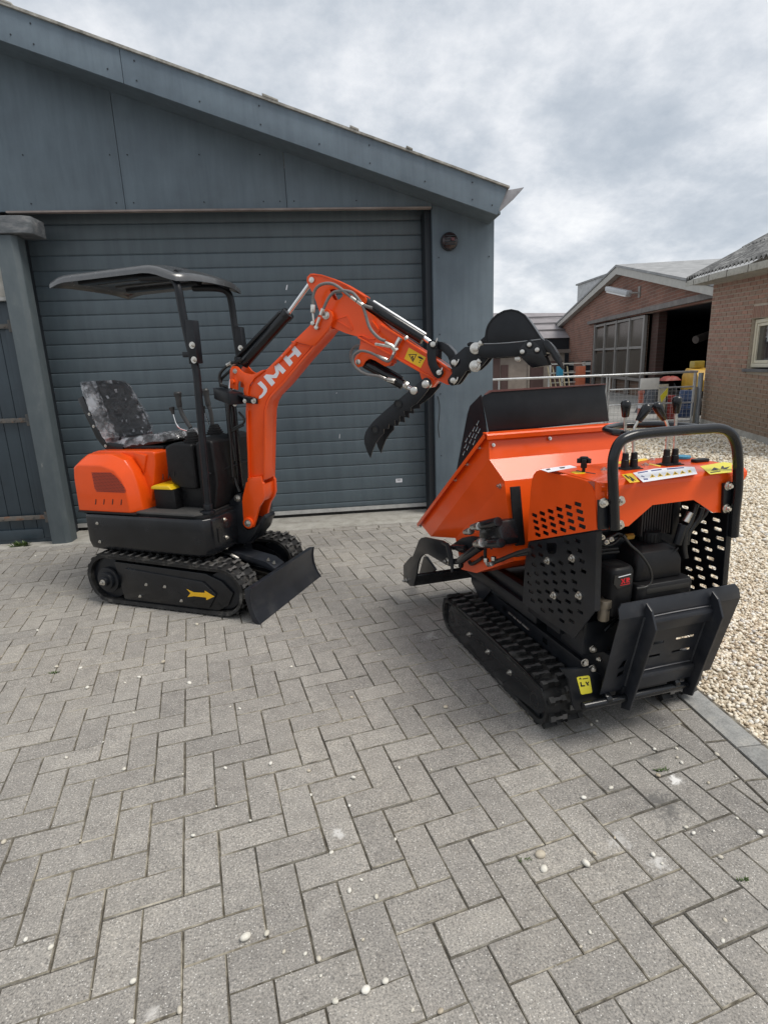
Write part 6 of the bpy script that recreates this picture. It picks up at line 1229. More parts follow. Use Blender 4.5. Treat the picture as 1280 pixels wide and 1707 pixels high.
# skip, tipped forward
SKP = grp('skip')
yL, yR = 0.375, -0.275
PA = [(0.4706,1.1495)][0]; PF1 = [(0.4196,1.0462)][0]; PF1 = (PF1[0] + 0.022, PF1[1])
PB = [(1.3474,0.531)][0]; PF1b = [(1.1542,0.5079)][0]
PC, PD, PE, PFp, PG = [(0.371,0.9613),(0.2777,0.6359),(0.6407,0.4577),(0.8112,0.4193),(0.8858,0.5686)]
outl = [(PA, 0), (PF1, -0.4), (PC, 1), (PD, 1), (PE, 1), (PFp, 1), (PG, 1), (PF1b, -0.4), (PB, 0)]
dy = 0.025
PC = (PC[0] - 0.025, PC[1])
b = MB()
Lr = [b.bm.verts.new((p[0], yL - k_ * dy, p[1])) for p, k_ in outl]; Rr = [b.bm.verts.new((p[0], yR + k_ * dy, p[1])) for p, k_ in outl]
for i in range(len(outl) - 1): b.bm.faces.new((Lr[i], Lr[i + 1], Rr[i + 1], Rr[i]))
for V_ in (Lr, Rr):
    b.bm.faces.new((V_[0], V_[1], V_[7], V_[8])); b.bm.faces.new((V_[1], V_[2], V_[6], V_[7])); b.bm.faces.new((V_[2], V_[3], V_[4], V_[5], V_[6]))
bmesh.ops.recalc_face_normals(b.bm, faces=b.bm.faces)
bmesh.ops.solidify(b.bm, geom=b.bm.faces[:], thickness=0.003)
dx_(b, 'skip_shell', ORANGE, 0.0, SKP, smooth=4)
A_ = Vector((PA[0], 0, PA[1])); B_ = Vector((PB[0], 0, PB[1])); d_ = (B_ - A_).normalized(); n_ = Vector((-d_.z, 0, d_.x))
if n_.z < 0: n_ = -n_
for y in (yL + 0.012, yR - 0.012):
    b = MB(); b.obox((A_ + B_) / 2 + Vector((0, y, 0)) + n_ * 0.003, d_, (0, 1, 0), n_, (B_ - A_).length + 0.012, 0.028, 0.004); b.obox((A_ + B_) / 2 + Vector((0, y + (0.013 if y > 0 else -0.013), 0)) - n_ * 0.006, d_, (0, 1, 0), n_, (B_ - A_).length + 0.012, 0.003, 0.02); dx_(b, 'side_rim', ORANGE, 0.001, SKP)
b = MB(); b.prism('y', yR - 0.025, yL + 0.025, [(PA[0] - 0.034, PA[1] - 0.016), (PA[0] - 0.036, PA[1] + 0.002), (PA[0] - 0.030, PA[1] + 0.008), (PA[0] + 0.008, PA[1] + 0.012), (PA[0] + 0.008, PA[1] + 0.007), (PA[0] - 0.028, PA[1] + 0.003), (PA[0] - 0.031, PA[1] - 0.016)]); dx_(b, 'rear_rim', ORANGE, 0, SKP)
q3 = Vector((PD[0] - PC[0], 0, PD[1] - PC[1])); m3 = Vector((PC[0], 0, PC[1])) + q3 * 0.44; q3.normalize()
b = MB(); b.obox(m3 + Vector((0, 0.322, 0)) + Vector((q3.z, 0, -q3.x)) * 0.008, q3, (0, 1, 0), (q3.z, 0, -q3.x), 0.25, 0.044, 0.014); dx_(b, 'rubber_buffer', PLAST, 0.003, SKP)
bolts(SKP, [(a[0], yL + 0.002, a[1]) for a in [(0.5565,1.0859),(0.6854,0.992),(0.8239,0.8921)]], LEFT, 0.0085, 0.008)
bolts(SKP, [(a[0], yL - dy + 0.003, a[1]) for a in [(0.4059,0.9353),(0.3441,0.7355)]], LEFT, 0.009, 0.008)
bolts(SKP, [(0.45,0.3643,1.1069),(0.45,0.0874,1.1161)], (-0.8, 0, 0.3), 0.0055, 0.004)
bolts(SKP, [(a[0], yL + 0.002, a[1]) for a in [(1.3481,0.5196)]], LEFT, 0.007, 0.006)
# black headboard with perforated wings
HBd = [(0.3947,1.31),(0.3608,1.3362),(-0.2175,1.3394),(-0.2553,1.1683),(0.3592,1.1536)]
b = MB(); b.prism('x', 0.497, 0.502, HBd); dx_(b, 'headboard', BLACKM, 0.001, SKP)
b = MB(); b.prism('x', 0.480, 0.497, [(0.3877,1.3199),(0.3623,1.3376),(-0.2151,1.3409),(-0.2154,1.3369),(0.3594,1.3299)]); dx_(b, 'headboard_lip', wear('red_oxide_edge', (0.10, 0.035, 0.03), 0.5), 0, SKP)
wng = [(0.5526,1.3181),(0.6656,1.2634),(0.6911,1.2278),(0.8184,0.9451),(0.7619,0.9608),(0.5442,1.129),(0.4899,1.1508)]
sc_ = [(0.5843,1.1945),(0.6258,1.1638),(0.5947,1.1664),(0.5708,1.16),(0.6658,1.1344),(0.6326,1.134),(0.6041,1.1324),(0.705,1.105),(0.6607,1.1052),(0.6236,1.1017),(0.7157,1.0754),(0.6906,1.0693),(0.7351,1.0393)]
u0, u1 = [(0.5948,1.1841),(0.5721,1.2058)]; dv = Vector(u1) - Vector(u0); L_ = dv.length / 2; dv.normalize(); pv = Vector((-dv.y, dv.x))
hol = [[tuple(Vector(c_) + dv * a + pv * e_) for a, e_ in ((-L_, -0.006), (L_, -0.006), (L_, 0.006), (-L_, 0.006))] for c_ in sc_]
b = MB(); b.prism('y', 0.370, 0.374, wng, hol); dx_(b, 'side_wing', BLACKM, 0, SKP)
# front gate frame and linkage
FG = grp('front_gate_frame')
arch = [(1.5173,0.1239),(1.5142,0.2212),(1.3644,0.325),(1.3293,0.336),(1.2657,0.4085),(1.2133,0.4698),(1.1726,0.4971),(1.1107,0.5198),(0.8484,0.5729),(0.7746,0.574),(0.7397,0.5399),(0.7229,0.5007),(0.7413,0.4649),(0.8144,0.4535),(1.0712,0.4321),(1.1318,0.4118),(1.1927,0.3729),(1.2307,0.3259),(1.2656,0.2433),(1.3227,0.1484),(1.3892,0.122)]
b = MB(); b.prism('y', 0.433, 0.443, arch); dx_(b, 'gate_arm', BLACKM, 0.002, FG)
b = MB(); b.prism('y', -0.30, -0.29, arch); dx_(b, 'gate_arm', BLACKM, 0.002, FG)
bm_ = [(1.4186,0.1109),(1.3463,0.1375),(1.2778,0.2256),(1.2834,0.2405),(1.385,0.2005),(1.443,0.1425)]
b = MB(); b.prism('y', -0.30, 0.432, bm_); dx_(b, 'cross_beam', BLACKG, 0.003, FG)
wb = [(1.5379,0.1184),(1.5393,0.2083),(1.4499,0.2783),(1.3485,0.2254),(1.4092,0.1169)]
b = MB(); b.prism('y', 0.28, 0.295, [(1.6376,0.093),(1.5389,0.2506),(1.4954,0.2642),(1.3348,0.2287),(1.3753,0.2026)]); dx_(b, 'gusset', BLACKM, 0.002, FG)
bolts(FG, [(a[0], 0.444, a[1]) for a in [(1.4578,0.1361),(0.7795,0.4841)]], LEFT, 0.012, 0.014)
b = MB(); b.prism('y', 0.444, 0.452, [(0.8563,0.5592),(0.8305,0.5716),(0.7627,0.5861),(0.6995,0.5194),(0.7007,0.4551),(0.7185,0.4441),(0.7353,0.4882),(0.7875,0.5615)]); dx_(b, 'pivot_strap', BLACKM, 0.002, FG)
mb_ = [(0.4523,0.7585),(0.3044,0.8161),(0.2798,0.816),(0.2459,0.7486),(0.2491,0.7195),(0.281,0.702),(0.4098,0.664),(0.4564,0.6899)]
b = MB(); b.prism('y', 0.345, 0.43, mb_); dx_(b, 'valve_block', BLACKG, 0.01, FG)
for P in ([(0.4255,0.44,0.7611),(0.2543,0.44,0.8214)], [(0.4155,0.44,0.6801),(0.2282,0.44,0.7381)]):
    b = MB(); b.cyl(P[0], P[1], 0.020, 16); dx_(b, 'bushing_tube', BLACKG, 0.003, FG)
for P, r in (([(0.4005,0.45,0.7666),(0.4901,0.45,0.7393)], 0.019), ([(0.4901,0.45,0.7217),(0.5658,0.45,0.694)], 0.017), ([(0.3525,0.46,0.7071),(0.4351,0.46,0.6748)], 0.021)):
    b = MB(); b.cyl(P[0], P[1], r, 14, rings=[(0, r), (0.35, r), (0.36, r * 0.8), (0.75, r * 0.78), (0.92, r * 0.6), (1.0, r * 0.25)]); dx_(b, 'domed_nut', STEEL, 0.001, FG, smooth=40)
for P, r in (([(0.4154,0.44,0.6693),(0.6265,0.44,0.5365)], 0.020), ([(0.6161,0.42,0.5986),(0.7738,0.42,0.5568)], 0.014), ([(0.6269,0.43,0.5326),(0.7521,0.43,0.4875)], 0.015), ([(0.6598,0.42,0.5376),(0.6714,0.42,0.4853)], 0.013)):
    b = MB(); b.cyl(P[0], P[1], r, 16); dx_(b, 'linkage_rod', BLACKG, 0.003, FG)
b = MB(); b.prism('y', 0.385, 0.40, [(0.8446,0.5436),(0.7033,0.6234),(0.5962,0.6624),(0.4687,0.6884),(0.4778,0.6548),(0.6383,0.5656),(0.7153,0.5421),(0.8205,0.5303)]); dx_(b, 'linkage_plate', BLACKM, 0.003, FG)
for P, r in (([(0.4098,0.42,0.6597),(0.4092,0.42,0.6163)], 0.008), ([(0.3524,0.42,0.6852),(0.3521,0.42,0.6726)], 0.006)):
    b = MB(); b.cyl(P[0], P[1], r, 8); dx_(b, 'hose_union', BLACKM, 0, FG)
for P, r in (([(0.3902,0.425,0.6208),(0.3882,0.425,0.604)], 0.013), ([(0.33,0.42,0.6454),(0.3297,0.42,0.6286)], 0.012), ([(0.398,0.42,0.6002),(0.3772,0.42,0.5917)], 0.010), ([(0.3772,0.42,0.5939),(0.3422,0.42,0.6096)], 0.012)):
    b = MB(); b.cyl(P[0], P[1], r, 6); dx_(b, 'hose_fitting', STEEL, 0.001, FG)
for L in ([(0.394,0.4,0.5878),(0.3169,0.4,0.6299),(0.2369,0.4,0.6718),(0.1624,0.4,0.7109),(0.079,0.4,0.7477)], [(0.3871,0.39,0.604),(0.3189,0.39,0.6301),(0.2394,0.39,0.6738),(0.1793,0.39,0.6964),(0.095,0.39,0.7301)], [(0.7028,0.36,0.4963),(0.6811,0.36,0.4886),(0.6282,0.36,0.5155),(0.5577,0.36,0.5617)]):
    b = MB(); b.tube(L, 0.009, 10, 4); dx_(b, 'hose', HOSE, 0, FG, smooth=60)
b = MB(); b.prism('y', 0.20, 0.21, [(0.9994,0.2885),(0.8812,0.3353),(0.7596,0.2967),(0.8459,0.2097),(0.8916,0.2027),(0.9994,0.2574)]); dx_(b, 'hanger_plate', CHAR, 0.002)
b = MB(); b.box(0.30, 0.86, 0.20, 0.24, 0.40, 0.46); dx_(b, 'tip_rail', BLACKM, 0.004)
b = MB(); b.cyl((0.28, 0.0, 0.30), (0.75, 0.0, 0.62), 0.035, 16); dx_(b, 'tip_cylinder', BLACKG, 0.003)
b = MB(); b.cyl([(0.6013,0.19,0.2342)][0], [(0.4067,0.19,0.2276)][0], 0.006, 8); dx_(b, 'grease_pipe', STEEL)
# ================================================================ brick house on the right
HA = R(-108.5); HO = (8.437, 11.979, 0)
HOUSE = thing('brick_house', 'low brick house with cream window and corrugated roof on the right', 'house', HO, HA)
def hp(b, name, mt, bev=0, par=None, kind=None, smooth=35):
    if bev: b.bevel(bev)
    o = b.build(name, mt, par or HOUSE, smooth=smooth)
    if kind: o['kind'] = kind
    return o
def hz_(x, z): return z * (1 - 0.021 * x)
def brick_mat():
    m = mat('house_brick', (0.2, 0.12, 0.09), 0.85); k = NT(m)
    r = k.n('ShaderNodeObjectInfo').outputs['Random']; r2 = k.n('ShaderNodeNewGeometry').outputs['Random Per Island']
    mx_ = k.n('ShaderNodeMath', operation='ADD'); k.l(r, mx_.inputs[0]); k.l(r2, mx_.inputs[1]); fr_ = k.n('ShaderNodeMath', operation='FRACT'); k.l(mx_.outputs[0], fr_.inputs[0])
    c = k.ramp(fr_.outputs[0], [(0, (0.25, 0.135, 0.10)), (0.4, (0.31, 0.18, 0.135)), (0.7, (0.27, 0.175, 0.13)), (1.0, (0.35, 0.19, 0.14))])
    # green-brown weathering rises from the ground
    g = k.n('ShaderNodeNewGeometry').outputs['Position']; sp = k.n('ShaderNodeSeparateXYZ'); k.l(g, sp.inputs[0])
    f = k.n('ShaderNodeMath', operation='MULTIPLY_ADD'); k.l(k.noise(1.4, 4), f.inputs[0]); f.inputs[1].default_value = 1.2; k.l(k.mul(sp.outputs[2], -0.75, 0.75), f.inputs[2])
    c = k.mix(k.ramp(f.outputs[0], [(0.25, (0,)), (0.95, (0.65,))]), c, (0.20, 0.155, 0.10))
    k.base(k.mix(1, c, k.ramp(k.noise(30, 5, 0.7), [(0.3, (0.78, 0.78, 0.78)), (0.7, (1.2, 1.2, 1.2))]), 'MULTIPLY')); k.bump(k.noise(90, 4), 0.5, 0.003); return m
BRK = brick_mat(); MORT = noisy('mortar', [(0.3, (0.34, 0.29, 0.23)), (0.7, (0.50, 0.44, 0.36))], 20)
WX0, WX1, WZ0, WZ1 = 2.26, 3.6, 1.29, 2.20
b = MB(); b.prism('y', 0.012, 0.22, [(0, 0), (5, 0), (5, hz_(5, 3.02)), (0, 3.02)], [[(WX0, hz_(WX0, WZ0)), (WX1, hz_(WX1, WZ0)), (WX1, hz_(WX1, WZ1)), (WX0, hz_(WX0, WZ1))]]); wl_h = hp(b, 'wall', MORT)
b = MB(); b.box(0, 5, 0.22, 4, 0, 2.7); hp(b, 'interior_block', DARK)
CH = 0.0835; BLn = 0.272
cells = []
for r in range(36):
    x = -BLn / 2 if r % 2 else 0.0
    z0 = r * CH + 0.03; jit = random.Random(r)
    while x < 4.9:
        x0, x1 = max(x, 0.0), x + BLn; z1 = z0 + CH
        if z1 < 3.03 and x1 - x0 > 0.05:
            if not (x1 > WX0 + 0.02 and z0 < WZ1 + 0.21 and z1 > WZ0 - 0.02):
                cells.append((x0, x1, z0, z1))
            elif x0 < WX0 - 0.06 and z0 < WZ1 + 0.21: cells.append((x0, WX0, z0, z1))
            elif x1 > WX1 + 0.06: cells.append((max(x0, WX1), x1, z0, z1))
        x += BLn
def brick_b(b, x0, x1, z0, z1, g=0.0095):
    q = random.uniform(-0.0015, 0.0015)
    P = [(x0 + g, hz_(x0, z0) + g), (x1 - g, hz_(x1, z0) + g), (x1 - g, hz_(x1, z1) - g), (x0 + g, hz_(x0, z1) - g)]
    return b.prism('y', -0.002 + q, 0.02, P)
def score(c): return -(c[0] + c[1])            # nearer bricks (larger x) show larger
def seen(c): return c[3] > 0.25
cs = sorted(cells, key=lambda c: score(c) if seen(c) and c[0] < 3.3 else 99)
for c_ in cs[:290]: hp(brick_b(MB(), *c_), 'brick', BRK, par=wl_h)
b = MB()
for c_ in cs[290:]: brick_b(b, *c_)
hp(b, 'far_bricks', BRK, par=wl_h, kind='stuff')
x = WX0
while x < 3.6:
    hp(brick_b(MB(), x, x + 0.075, WZ1 + 0.005, WZ1 + 0.225, 0.007), 'soldier_brick', BRK, par=wl_h); x += 0.075
b = MB(); b.prism('y', -0.012, 0.012, [(0, 0), (5, 0), (5, 0.11), (0, 0.13)]); hp(b, 'plinth', CONC)
CREAM = wear('cream_window_paint', (0.62, 0.58, 0.46), 0.45, var=0.06, scale=10); GLASS = mat('dark_window_glass', (0.02, 0.024, 0.028), 0.06, spec=0.8)
WF = bpy.data.objects.new('window', None); COL.objects.link(WF); WF.parent = HOUSE
a0, a1 = hz_(WX0, WZ0), hz_(WX0, WZ1)
for nm, x0, x1, z0, z1, y0, y1, mt in (('frame', WX0 + 0.02, WX0 + 0.085, a0 + 0.02, a1 - 0.02, 0.06, 0.13, CREAM), ('frame', WX0 + 0.085, WX1, a1 - 0.09, a1 - 0.025, 0.06, 0.13, CREAM), ('frame', WX0 + 0.085, WX1, a0 + 0.02, a0 + 0.085, 0.06, 0.13, CREAM),
        ('sash', WX0 + 0.095, WX0 + 0.15, a0 + 0.09, a1 - 0.095, 0.075, 0.12, CREAM), ('sash', WX0 + 0.15, WX1, a1 - 0.145, a1 - 0.095, 0.075, 0.12, CREAM), ('sash', WX0 + 0.15, WX1, a0 + 0.09, a0 + 0.14, 0.075, 0.12, CREAM), ('pane', WX0 + 0.14, WX1, a0 + 0.13, a1 - 0.13, 0.10, 0.106, GLASS)):
    hp(MB().box(x0, x1, y0, y1, z0, z1), nm, mt, 0.004, WF)
b = MB(); b.box(WX0 - 0.06, WX1, -0.05, 0.06, a0 - 0.055, a0 - 0.005); hp(b, 'window_sill', noisy('slate_sill', [(0.3, (0.07, 0.07, 0.075)), (0.7, (0.13, 0.13, 0.135))], 10), 0.006)
GUT = noisy('weathered_gutter', [(0.3, (0.26, 0.25, 0.22)), (0.55, (0.42, 0.41, 0.37)), (0.7, (0.12, 0.11, 0.09))], 8)
b = MB(); b.loft([[(x, y, z + dz) for y, z in ((-0.39, 0.0), (-0.39, 0.115), (-0.30, 0.125), (-0.27, 0.02))] for x, dz in ((-0.62, 3.015), (1.5, 2.90), (4.2, 2.72))]); gt = hp(b, 'gutter', GUT, 0.004)
for x, dz in ((-0.05, 2.985), (0.95, 2.93), (1.95, 2.87), (2.95, 2.80)):
    b = MB(); b.box(x, x + 0.025, -0.395, -0.388, dz, dz + 0.12); hp(b, 'gutter_strap', noisy('dark_strap', [(0.3, (0.1, 0.09, 0.08)), (0.7, (0.18, 0.17, 0.15))], 12), 0, gt)
b = MB(); b.loft([[(x, y, z + dz) for y, z in ((-0.27, 0.03), (-0.27, 0.05), (0.02, 0.03), (0.02, 0.01))] for x, dz in ((-0.55, 3.0), (4.2, 2.70))]); hp(b, 'soffit', GUT)
TILE = noisy('corrugated_fibre_cement', [(0.28, (0.035, 0.036, 0.036)), (0.45, (0.10, 0.10, 0.10)), (0.58, (0.22, 0.22, 0.215)), (0.72, (0.40, 0.40, 0.38))], 5.5, bump=0.6, d=0.01, scale2=30, stops2=[(0.3, (0.6, 0.6, 0.6)), (0.65, (1.2, 1.2, 1.2))], dist=0.6)
NXr = 300
for k_ in range(4):                                  # lapped courses of sheets
    y0 = -0.40 + k_ * 1.05; y1 = y0 + 1.12
    b = MB(); A = []; Bv = []; C_ = []
    for i in range(NXr + 1):
        x = -0.56 + 4.9 * i / NXr; w_ = 0.028 * math.sin(2 * math.pi * x / 0.19)
        rz = lambda y: 3.165 - 0.058 * (x + 0.6) + (y + 0.40) * 0.52 + w_
        A.append(b.bm.verts.new((x, y0, rz(y0) + 0.022))); Bv.append(b.bm.verts.new((x, y1, rz(y1)))); C_.append(b.bm.verts.new((x, y0, rz(y0) + 0.008)))
    for i in range(NXr):
        b.bm.faces.new((A[i], A[i + 1], Bv[i + 1], Bv[i])); b.bm.faces.new((C_[i], C_[i + 1], A[i + 1], A[i]))
    hp(b, 'roof_sheet', TILE, smooth=60)
b = MB(); b.prism('x', -0.60, -0.55, [(-0.40, 3.10), (-0.40, 3.19), (3.7, 5.33), (3.7, 5.24)]); hp(b, 'verge_strip', noisy('verge_grey', [(0.3, (0.10, 0.10, 0.10)), (0.7, (0.20, 0.20, 0.195))], 8))
b = MB(); b.prism('x', -0.03, 0.0, [(0.01, 0), (0.01, 3.0), (4, 5.0), (8, 3), (8, 0)]); hp(b, 'end_wall', MORT)
# ================================================================ the barn
BARN = thing('barn', 'wide brick barn with open bay, big gridded window and white barge boards', 'barn', (12.5, 20.0, 0), R(78))
def bp(b, name, mt, bev=0, par=None, kind=None):
    if bev: b.bevel(bev)
    o = b.build(name, mt, par or BARN)
    if kind: o['kind'] = kind
    return o
def tex_brick(name, c1, c2, mo, w_, h_):
    m = mat(name, c1, 0.9); k = NT(m); t = k.n('ShaderNodeTexBrick')
    tc_ = k.n('ShaderNodeTexCoord'); s_ = k.n('ShaderNodeSeparateXYZ'); k.l(tc_.outputs['Object'], s_.inputs[0]); cb = k.n('ShaderNodeCombineXYZ'); k.l(s_.outputs[0], cb.inputs[0]); k.l(s_.outputs[2], cb.inputs[1])
    k.l(cb.outputs[0], t.inputs['Vector']); t.inputs['Color1'].default_value = (*c1, 1); t.inputs['Color2'].default_value = (*c2, 1); t.inputs['Mortar'].default_value = (*mo, 1)
    t.inputs['Scale'].default_value = 1.0; t.inputs['Brick Width'].default_value = w_; t.inputs['Row Height'].default_value = h_; t.inputs['Mortar Size'].default_value = 0.012; t.inputs['Bias'].default_value = -0.1
    c = k.mix(0.8, t.outputs['Color'], k.ramp(k.noise(0.9, 6, 0.65), [(0.3, (0.72, 0.72, 0.74)), (0.7, (1.2, 1.18, 1.15))]), 'MULTIPLY'); k.base(c); return m
BB = tex_brick('barn_brick', (0.25, 0.118, 0.085), (0.18, 0.09, 0.068), (0.26, 0.20, 0.16), 0.62, 0.13)
BBD = tex_brick('barn_brick_infill', (0.16, 0.10, 0.07), (0.12, 0.08, 0.06), (0.19, 0.16, 0.13), 0.62, 0.15)
BOARD = wear('white_barge_board', (0.42, 0.41, 0.38), 0.6, var=0.12, scale=3)
gab = [(24.9, -0.1), (24.9, 3.30), (5.84, 5.28), (-3.6, 3.20), (-3.6, 3.10), (10.55, 3.46), (10.55, -0.1)]
holes_b = [[(14.9, 0.2), (16.9, 0.2), (16.9, 1.55), (14.9, 1.55)], [(10.75, 0.3), (12.95, 0.3), (12.95, 1.56), (10.75, 1.56)]]
b = MB(); b.prism('y', -0.25, 0.0, gab, holes_b); bp(b, 'wall', BB)
for (x0, x1) in ((14.9, 16.9), (10.75, 12.95)):
    wn_ = bpy.data.objects.new('window', None); COL.objects.link(wn_); wn_.parent = BARN
    bp(MB().box(x0, x1, -0.12, -0.10, 0.3, 1.55), 'pane', GLASS, 0, wn_)
    for z0, z1 in ((1.33, 1.50), (0.95, 1.02)): bp(MB().box(x0, x1, -0.10, -0.04, z0, z1), 'frame', BOARD, 0, wn_)
    for x in (x0 + 0.05, x1 - 0.2): bp(MB().box(x, x + 0.14, -0.10, -0.05, 0.3, 1.33), 'frame', BOARD, 0, wn_)
for P in ([(25.6, 3.18), (25.6, 3.42), (5.84, 5.56), (5.84, 5.26)], [(5.84, 5.26), (5.84, 5.56), (-4.2, 3.38), (-4.2, 3.14)]):
    b = MB(); b.prism('y', 0.02, 0.30, P); bp(b, 'barge_board', BOARD)
RS = noisy('pale_roof_sheet', [(0.3, (0.20, 0.205, 0.21)), (0.7, (0.36, 0.365, 0.37))], 2.5)
b = MB(); b.prism('y', -14, 0.34, [(25.8, 3.42), (5.84, 5.57), (5.84, 5.66), (25.8, 3.50)]); bp(b, 'roof_slope', RS)
b = MB(); b.prism('y', -14, 0.34, [(5.84, 5.57), (-4.6, 3.32), (-4.6, 3.40), (5.84, 5.66)]); bp(b, 'roof_slope', RS)
b = MB(); b.prism('y', -0.1, 0.12, [(11.5, 3.50), (11.5, 3.66), (-3.6, 3.36), (-3.6, 3.17)]); bp(b, 'lintel', noisy('lintel_grey', [(0.3, (0.12, 0.11, 0.105)), (0.7, (0.22, 0.20, 0.19))], 3))
GW = bpy.data.objects.new('bay_window', None); COL.objects.link(GW); GW.parent = BARN
gz0 = lambda x: 3.21 + (x - 2.6) * 0.026
b = MB(); b.prism('y', -0.20, -0.16, [(2.6, -0.1), (10.5, -0.1), (10.5, 3.42), (2.6, 3.2)]); bp(b, 'infill', BBD, 0, GW)
FRM = wear('galvanised_frame', (0.25, 0.235, 0.22), 0.5, var=0.1, scale=3)
for x in (2.66, 4.5, 6.45, 8.4, 10.35):
    bp(MB().box(x - 0.09, x + 0.09, -0.12, 0.0, -0.1, gz0(x)), 'mullion', FRM, 0, GW)
for z0 in (0.62, 1.93, 3.13):
    b = MB(); b.prism('y', -0.11, -0.02, [(2.66, z0), (10.4, z0 + (0.14 if z0 > 1 else 0.1)), (10.4, z0 + 0.24), (2.66, z0 + 0.10)]); bp(b, 'transom', FRM, 0, GW)
for i in range(4):
    for z0, z1 in ((0.75, 1.92), (2.05, 3.15)):
        x0 = (2.75, 4.6, 6.55, 8.5)[i]; x1 = (4.4, 6.35, 8.3, 10.25)[i]
        bp(MB().box(x0, x1, -0.09, -0.08, z0, z1), 'pane', mat('dusty_pane', (0.10, 0.085, 0.07), 0.25) if 'dusty_pane' not in bpy.data.materials else bpy.data.materials['dusty_pane'], 0, GW)
b = MB(); b.box(1.85, 2.58, -0.6, -0.3, -0.1, 3.25); bp(b, 'brick_pier', tex_brick('shaded_pier_brick', (0.075, 0.035, 0.028), (0.055, 0.028, 0.022), (0.07, 0.055, 0.045), 0.5, 0.13))  # brick colours darkened for the shade inside the bay
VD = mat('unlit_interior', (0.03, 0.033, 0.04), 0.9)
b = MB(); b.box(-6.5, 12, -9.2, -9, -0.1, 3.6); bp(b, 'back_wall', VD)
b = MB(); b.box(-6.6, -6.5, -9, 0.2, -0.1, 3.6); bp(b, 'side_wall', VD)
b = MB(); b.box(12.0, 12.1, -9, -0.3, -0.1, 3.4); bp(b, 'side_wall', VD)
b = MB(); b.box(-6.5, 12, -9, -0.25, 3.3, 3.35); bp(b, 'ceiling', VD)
b = MB(); b.box(-6.5, 2.6, -3.0, -2.8, -0.1, 2.35); bp(b, 'tarpaulin_wall', noisy('dark_sheeting', [(0.3, (0.008, 0.010, 0.013)), (0.7, (0.035, 0.04, 0.045))], 1.6, sc=(1, 1, 0.3)))
b = MB(); b.box(-0.3, 2.6, -2.9, -2.7, 2.3, 3.3); bp(b, 'hanging_board', noisy('brown_black_board', [(0.3, (0.012, 0.011, 0.012)), (0.7, (0.03, 0.026, 0.026))], 2, sc=(3, 3, 0.4)))
b = MB(); b.tube([(2.5, -2.6, 2.33), (1.0, -2.6, 2.30), (-0.6, -2.6, 2.40), (-2.2, -2.6, 2.3), (-4.5, -2.6, 2.36)], 0.09, 8); bp(b, 'beam', noisy('old_beam', [(0.3, (0.05, 0.045, 0.04)), (0.7, (0.12, 0.10, 0.085))], 4))
b = MB(); b.cyl((1.2, -2.3, 2.42), (0.55, -1.2, 2.12), 0.14, 14); bp(b, 'flue_pipe', noisy('rusty_flue', [(0.3, (0.06, 0.05, 0.045)), (0.7, (0.13, 0.105, 0.09))], 4))
# annex roof behind the barn ridge
AN = thing('annex_building', 'pale corrugated roof rising just behind the barn ridge', 'building', (14.5, 22.5, 0), R(78))
AN.location = (26.0, 42.0, 0); AN.rotation_euler = (0, 0, 0)
b = MB(); b.box(-4.3, 9.5, 0, 6, 0, 7.75); b.build('wall', noisy('pale_cladding', [(0.3, (0.36, 0.37, 0.38)), (0.7, (0.52, 0.53, 0.54))], 3), AN)
b = MB(); b.box(-4.4, 9.8, -0.2, 6.2, 7.75, 7.87); b.build('roof_edge', RS, AN)
FL = thing('flood_light', 'long pale lamp on a bracket under the barn gable', 'lamp', (12.5, 20.0, 0), R(78))
L = [(5.9702,4.6796),(3.5992,4.1864)]
b = MB(); p, q = Vector((L[0][0], 0.6, L[0][1])), Vector((L[1][0], 0.35, L[1][1])); d = (q - p).normalized()
b.obox((p + q) / 2, d, (0, 1, 0), d.cross(Vector((0, 1, 0))), (q - p).length, 0.25, 0.20); b.bevel(0.05); b.build('lamp_head', wear('lamp_grey', (0.45, 0.46, 0.48), 0.4), FL)
b = MB(); b.obox((p + q) / 2 - Vector((0, 0, 0.12)), d, (0, 1, 0), d.cross(Vector((0, 1, 0))), (q - p).length * 0.9, 0.2, 0.06); b.build('diffuser', mat('milky_diffuser', (0.7, 0.7, 0.7), 0.3), FL)
b = MB(); b.cyl(q, (q.x - 0.25, 0.02, q.z - 0.02), 0.035, 8); b.box(q.x - 0.35, q.x - 0.15, 0.0, 0.05, q.z - 0.22, q.z + 0.22); b.build('bracket', FRM, FL)
# far shed with lilac grey roof
SH = thing('far_shed', 'distant shed with long lilac grey roof left of the barn', 'shed', (12.6, 36.0, 0))
def spq(b, n, m_, k_=None): return b.build(n, m_, SH)
b = MB(); b.loft([[(-3.0, 0, 3.15), (6.5, 0, 3.0), (6.5, 0.2, 3.0), (-3.0, 0.2, 3.15)], [(-3.0, 6.0, 5.3), (6.5, 6.0, 5.05), (6.5, 6.2, 5.05), (-3.0, 6.2, 5.3)]]); spq(b, 'roof', noisy('lilac_roof', [(0.3, (0.20, 0.185, 0.195)), (0.7, (0.29, 0.27, 0.28))], 0.8))
for i in range(1, 4):
    b = MB(); y = i * 1.5; b.box(-3, 6.5, y, y + 0.06, 3.06 + y * 0.357, 3.16 + y * 0.357); spq(b, 'roof_lap', noisy('roof_lap_grey', [(0.3, (0.14, 0.13, 0.135)), (0.7, (0.2, 0.19, 0.195))], 1))
b = MB(); b.box(-3.0, 6.5, 0.10, 0.3, 0, 3.05); spq(b, 'wall', DARK)
BGE = noisy('beige_render', [(0.3, (0.20, 0.165, 0.14)), (0.7, (0.31, 0.265, 0.225))], 2)
DH = thing('farm_dwelling', 'low brown and beige outbuilding with dark doors beyond the fence', 'outbuilding', (9.5, 27.0, 0))
def dh(b, n, m_): return b.build(n, m_, DH)
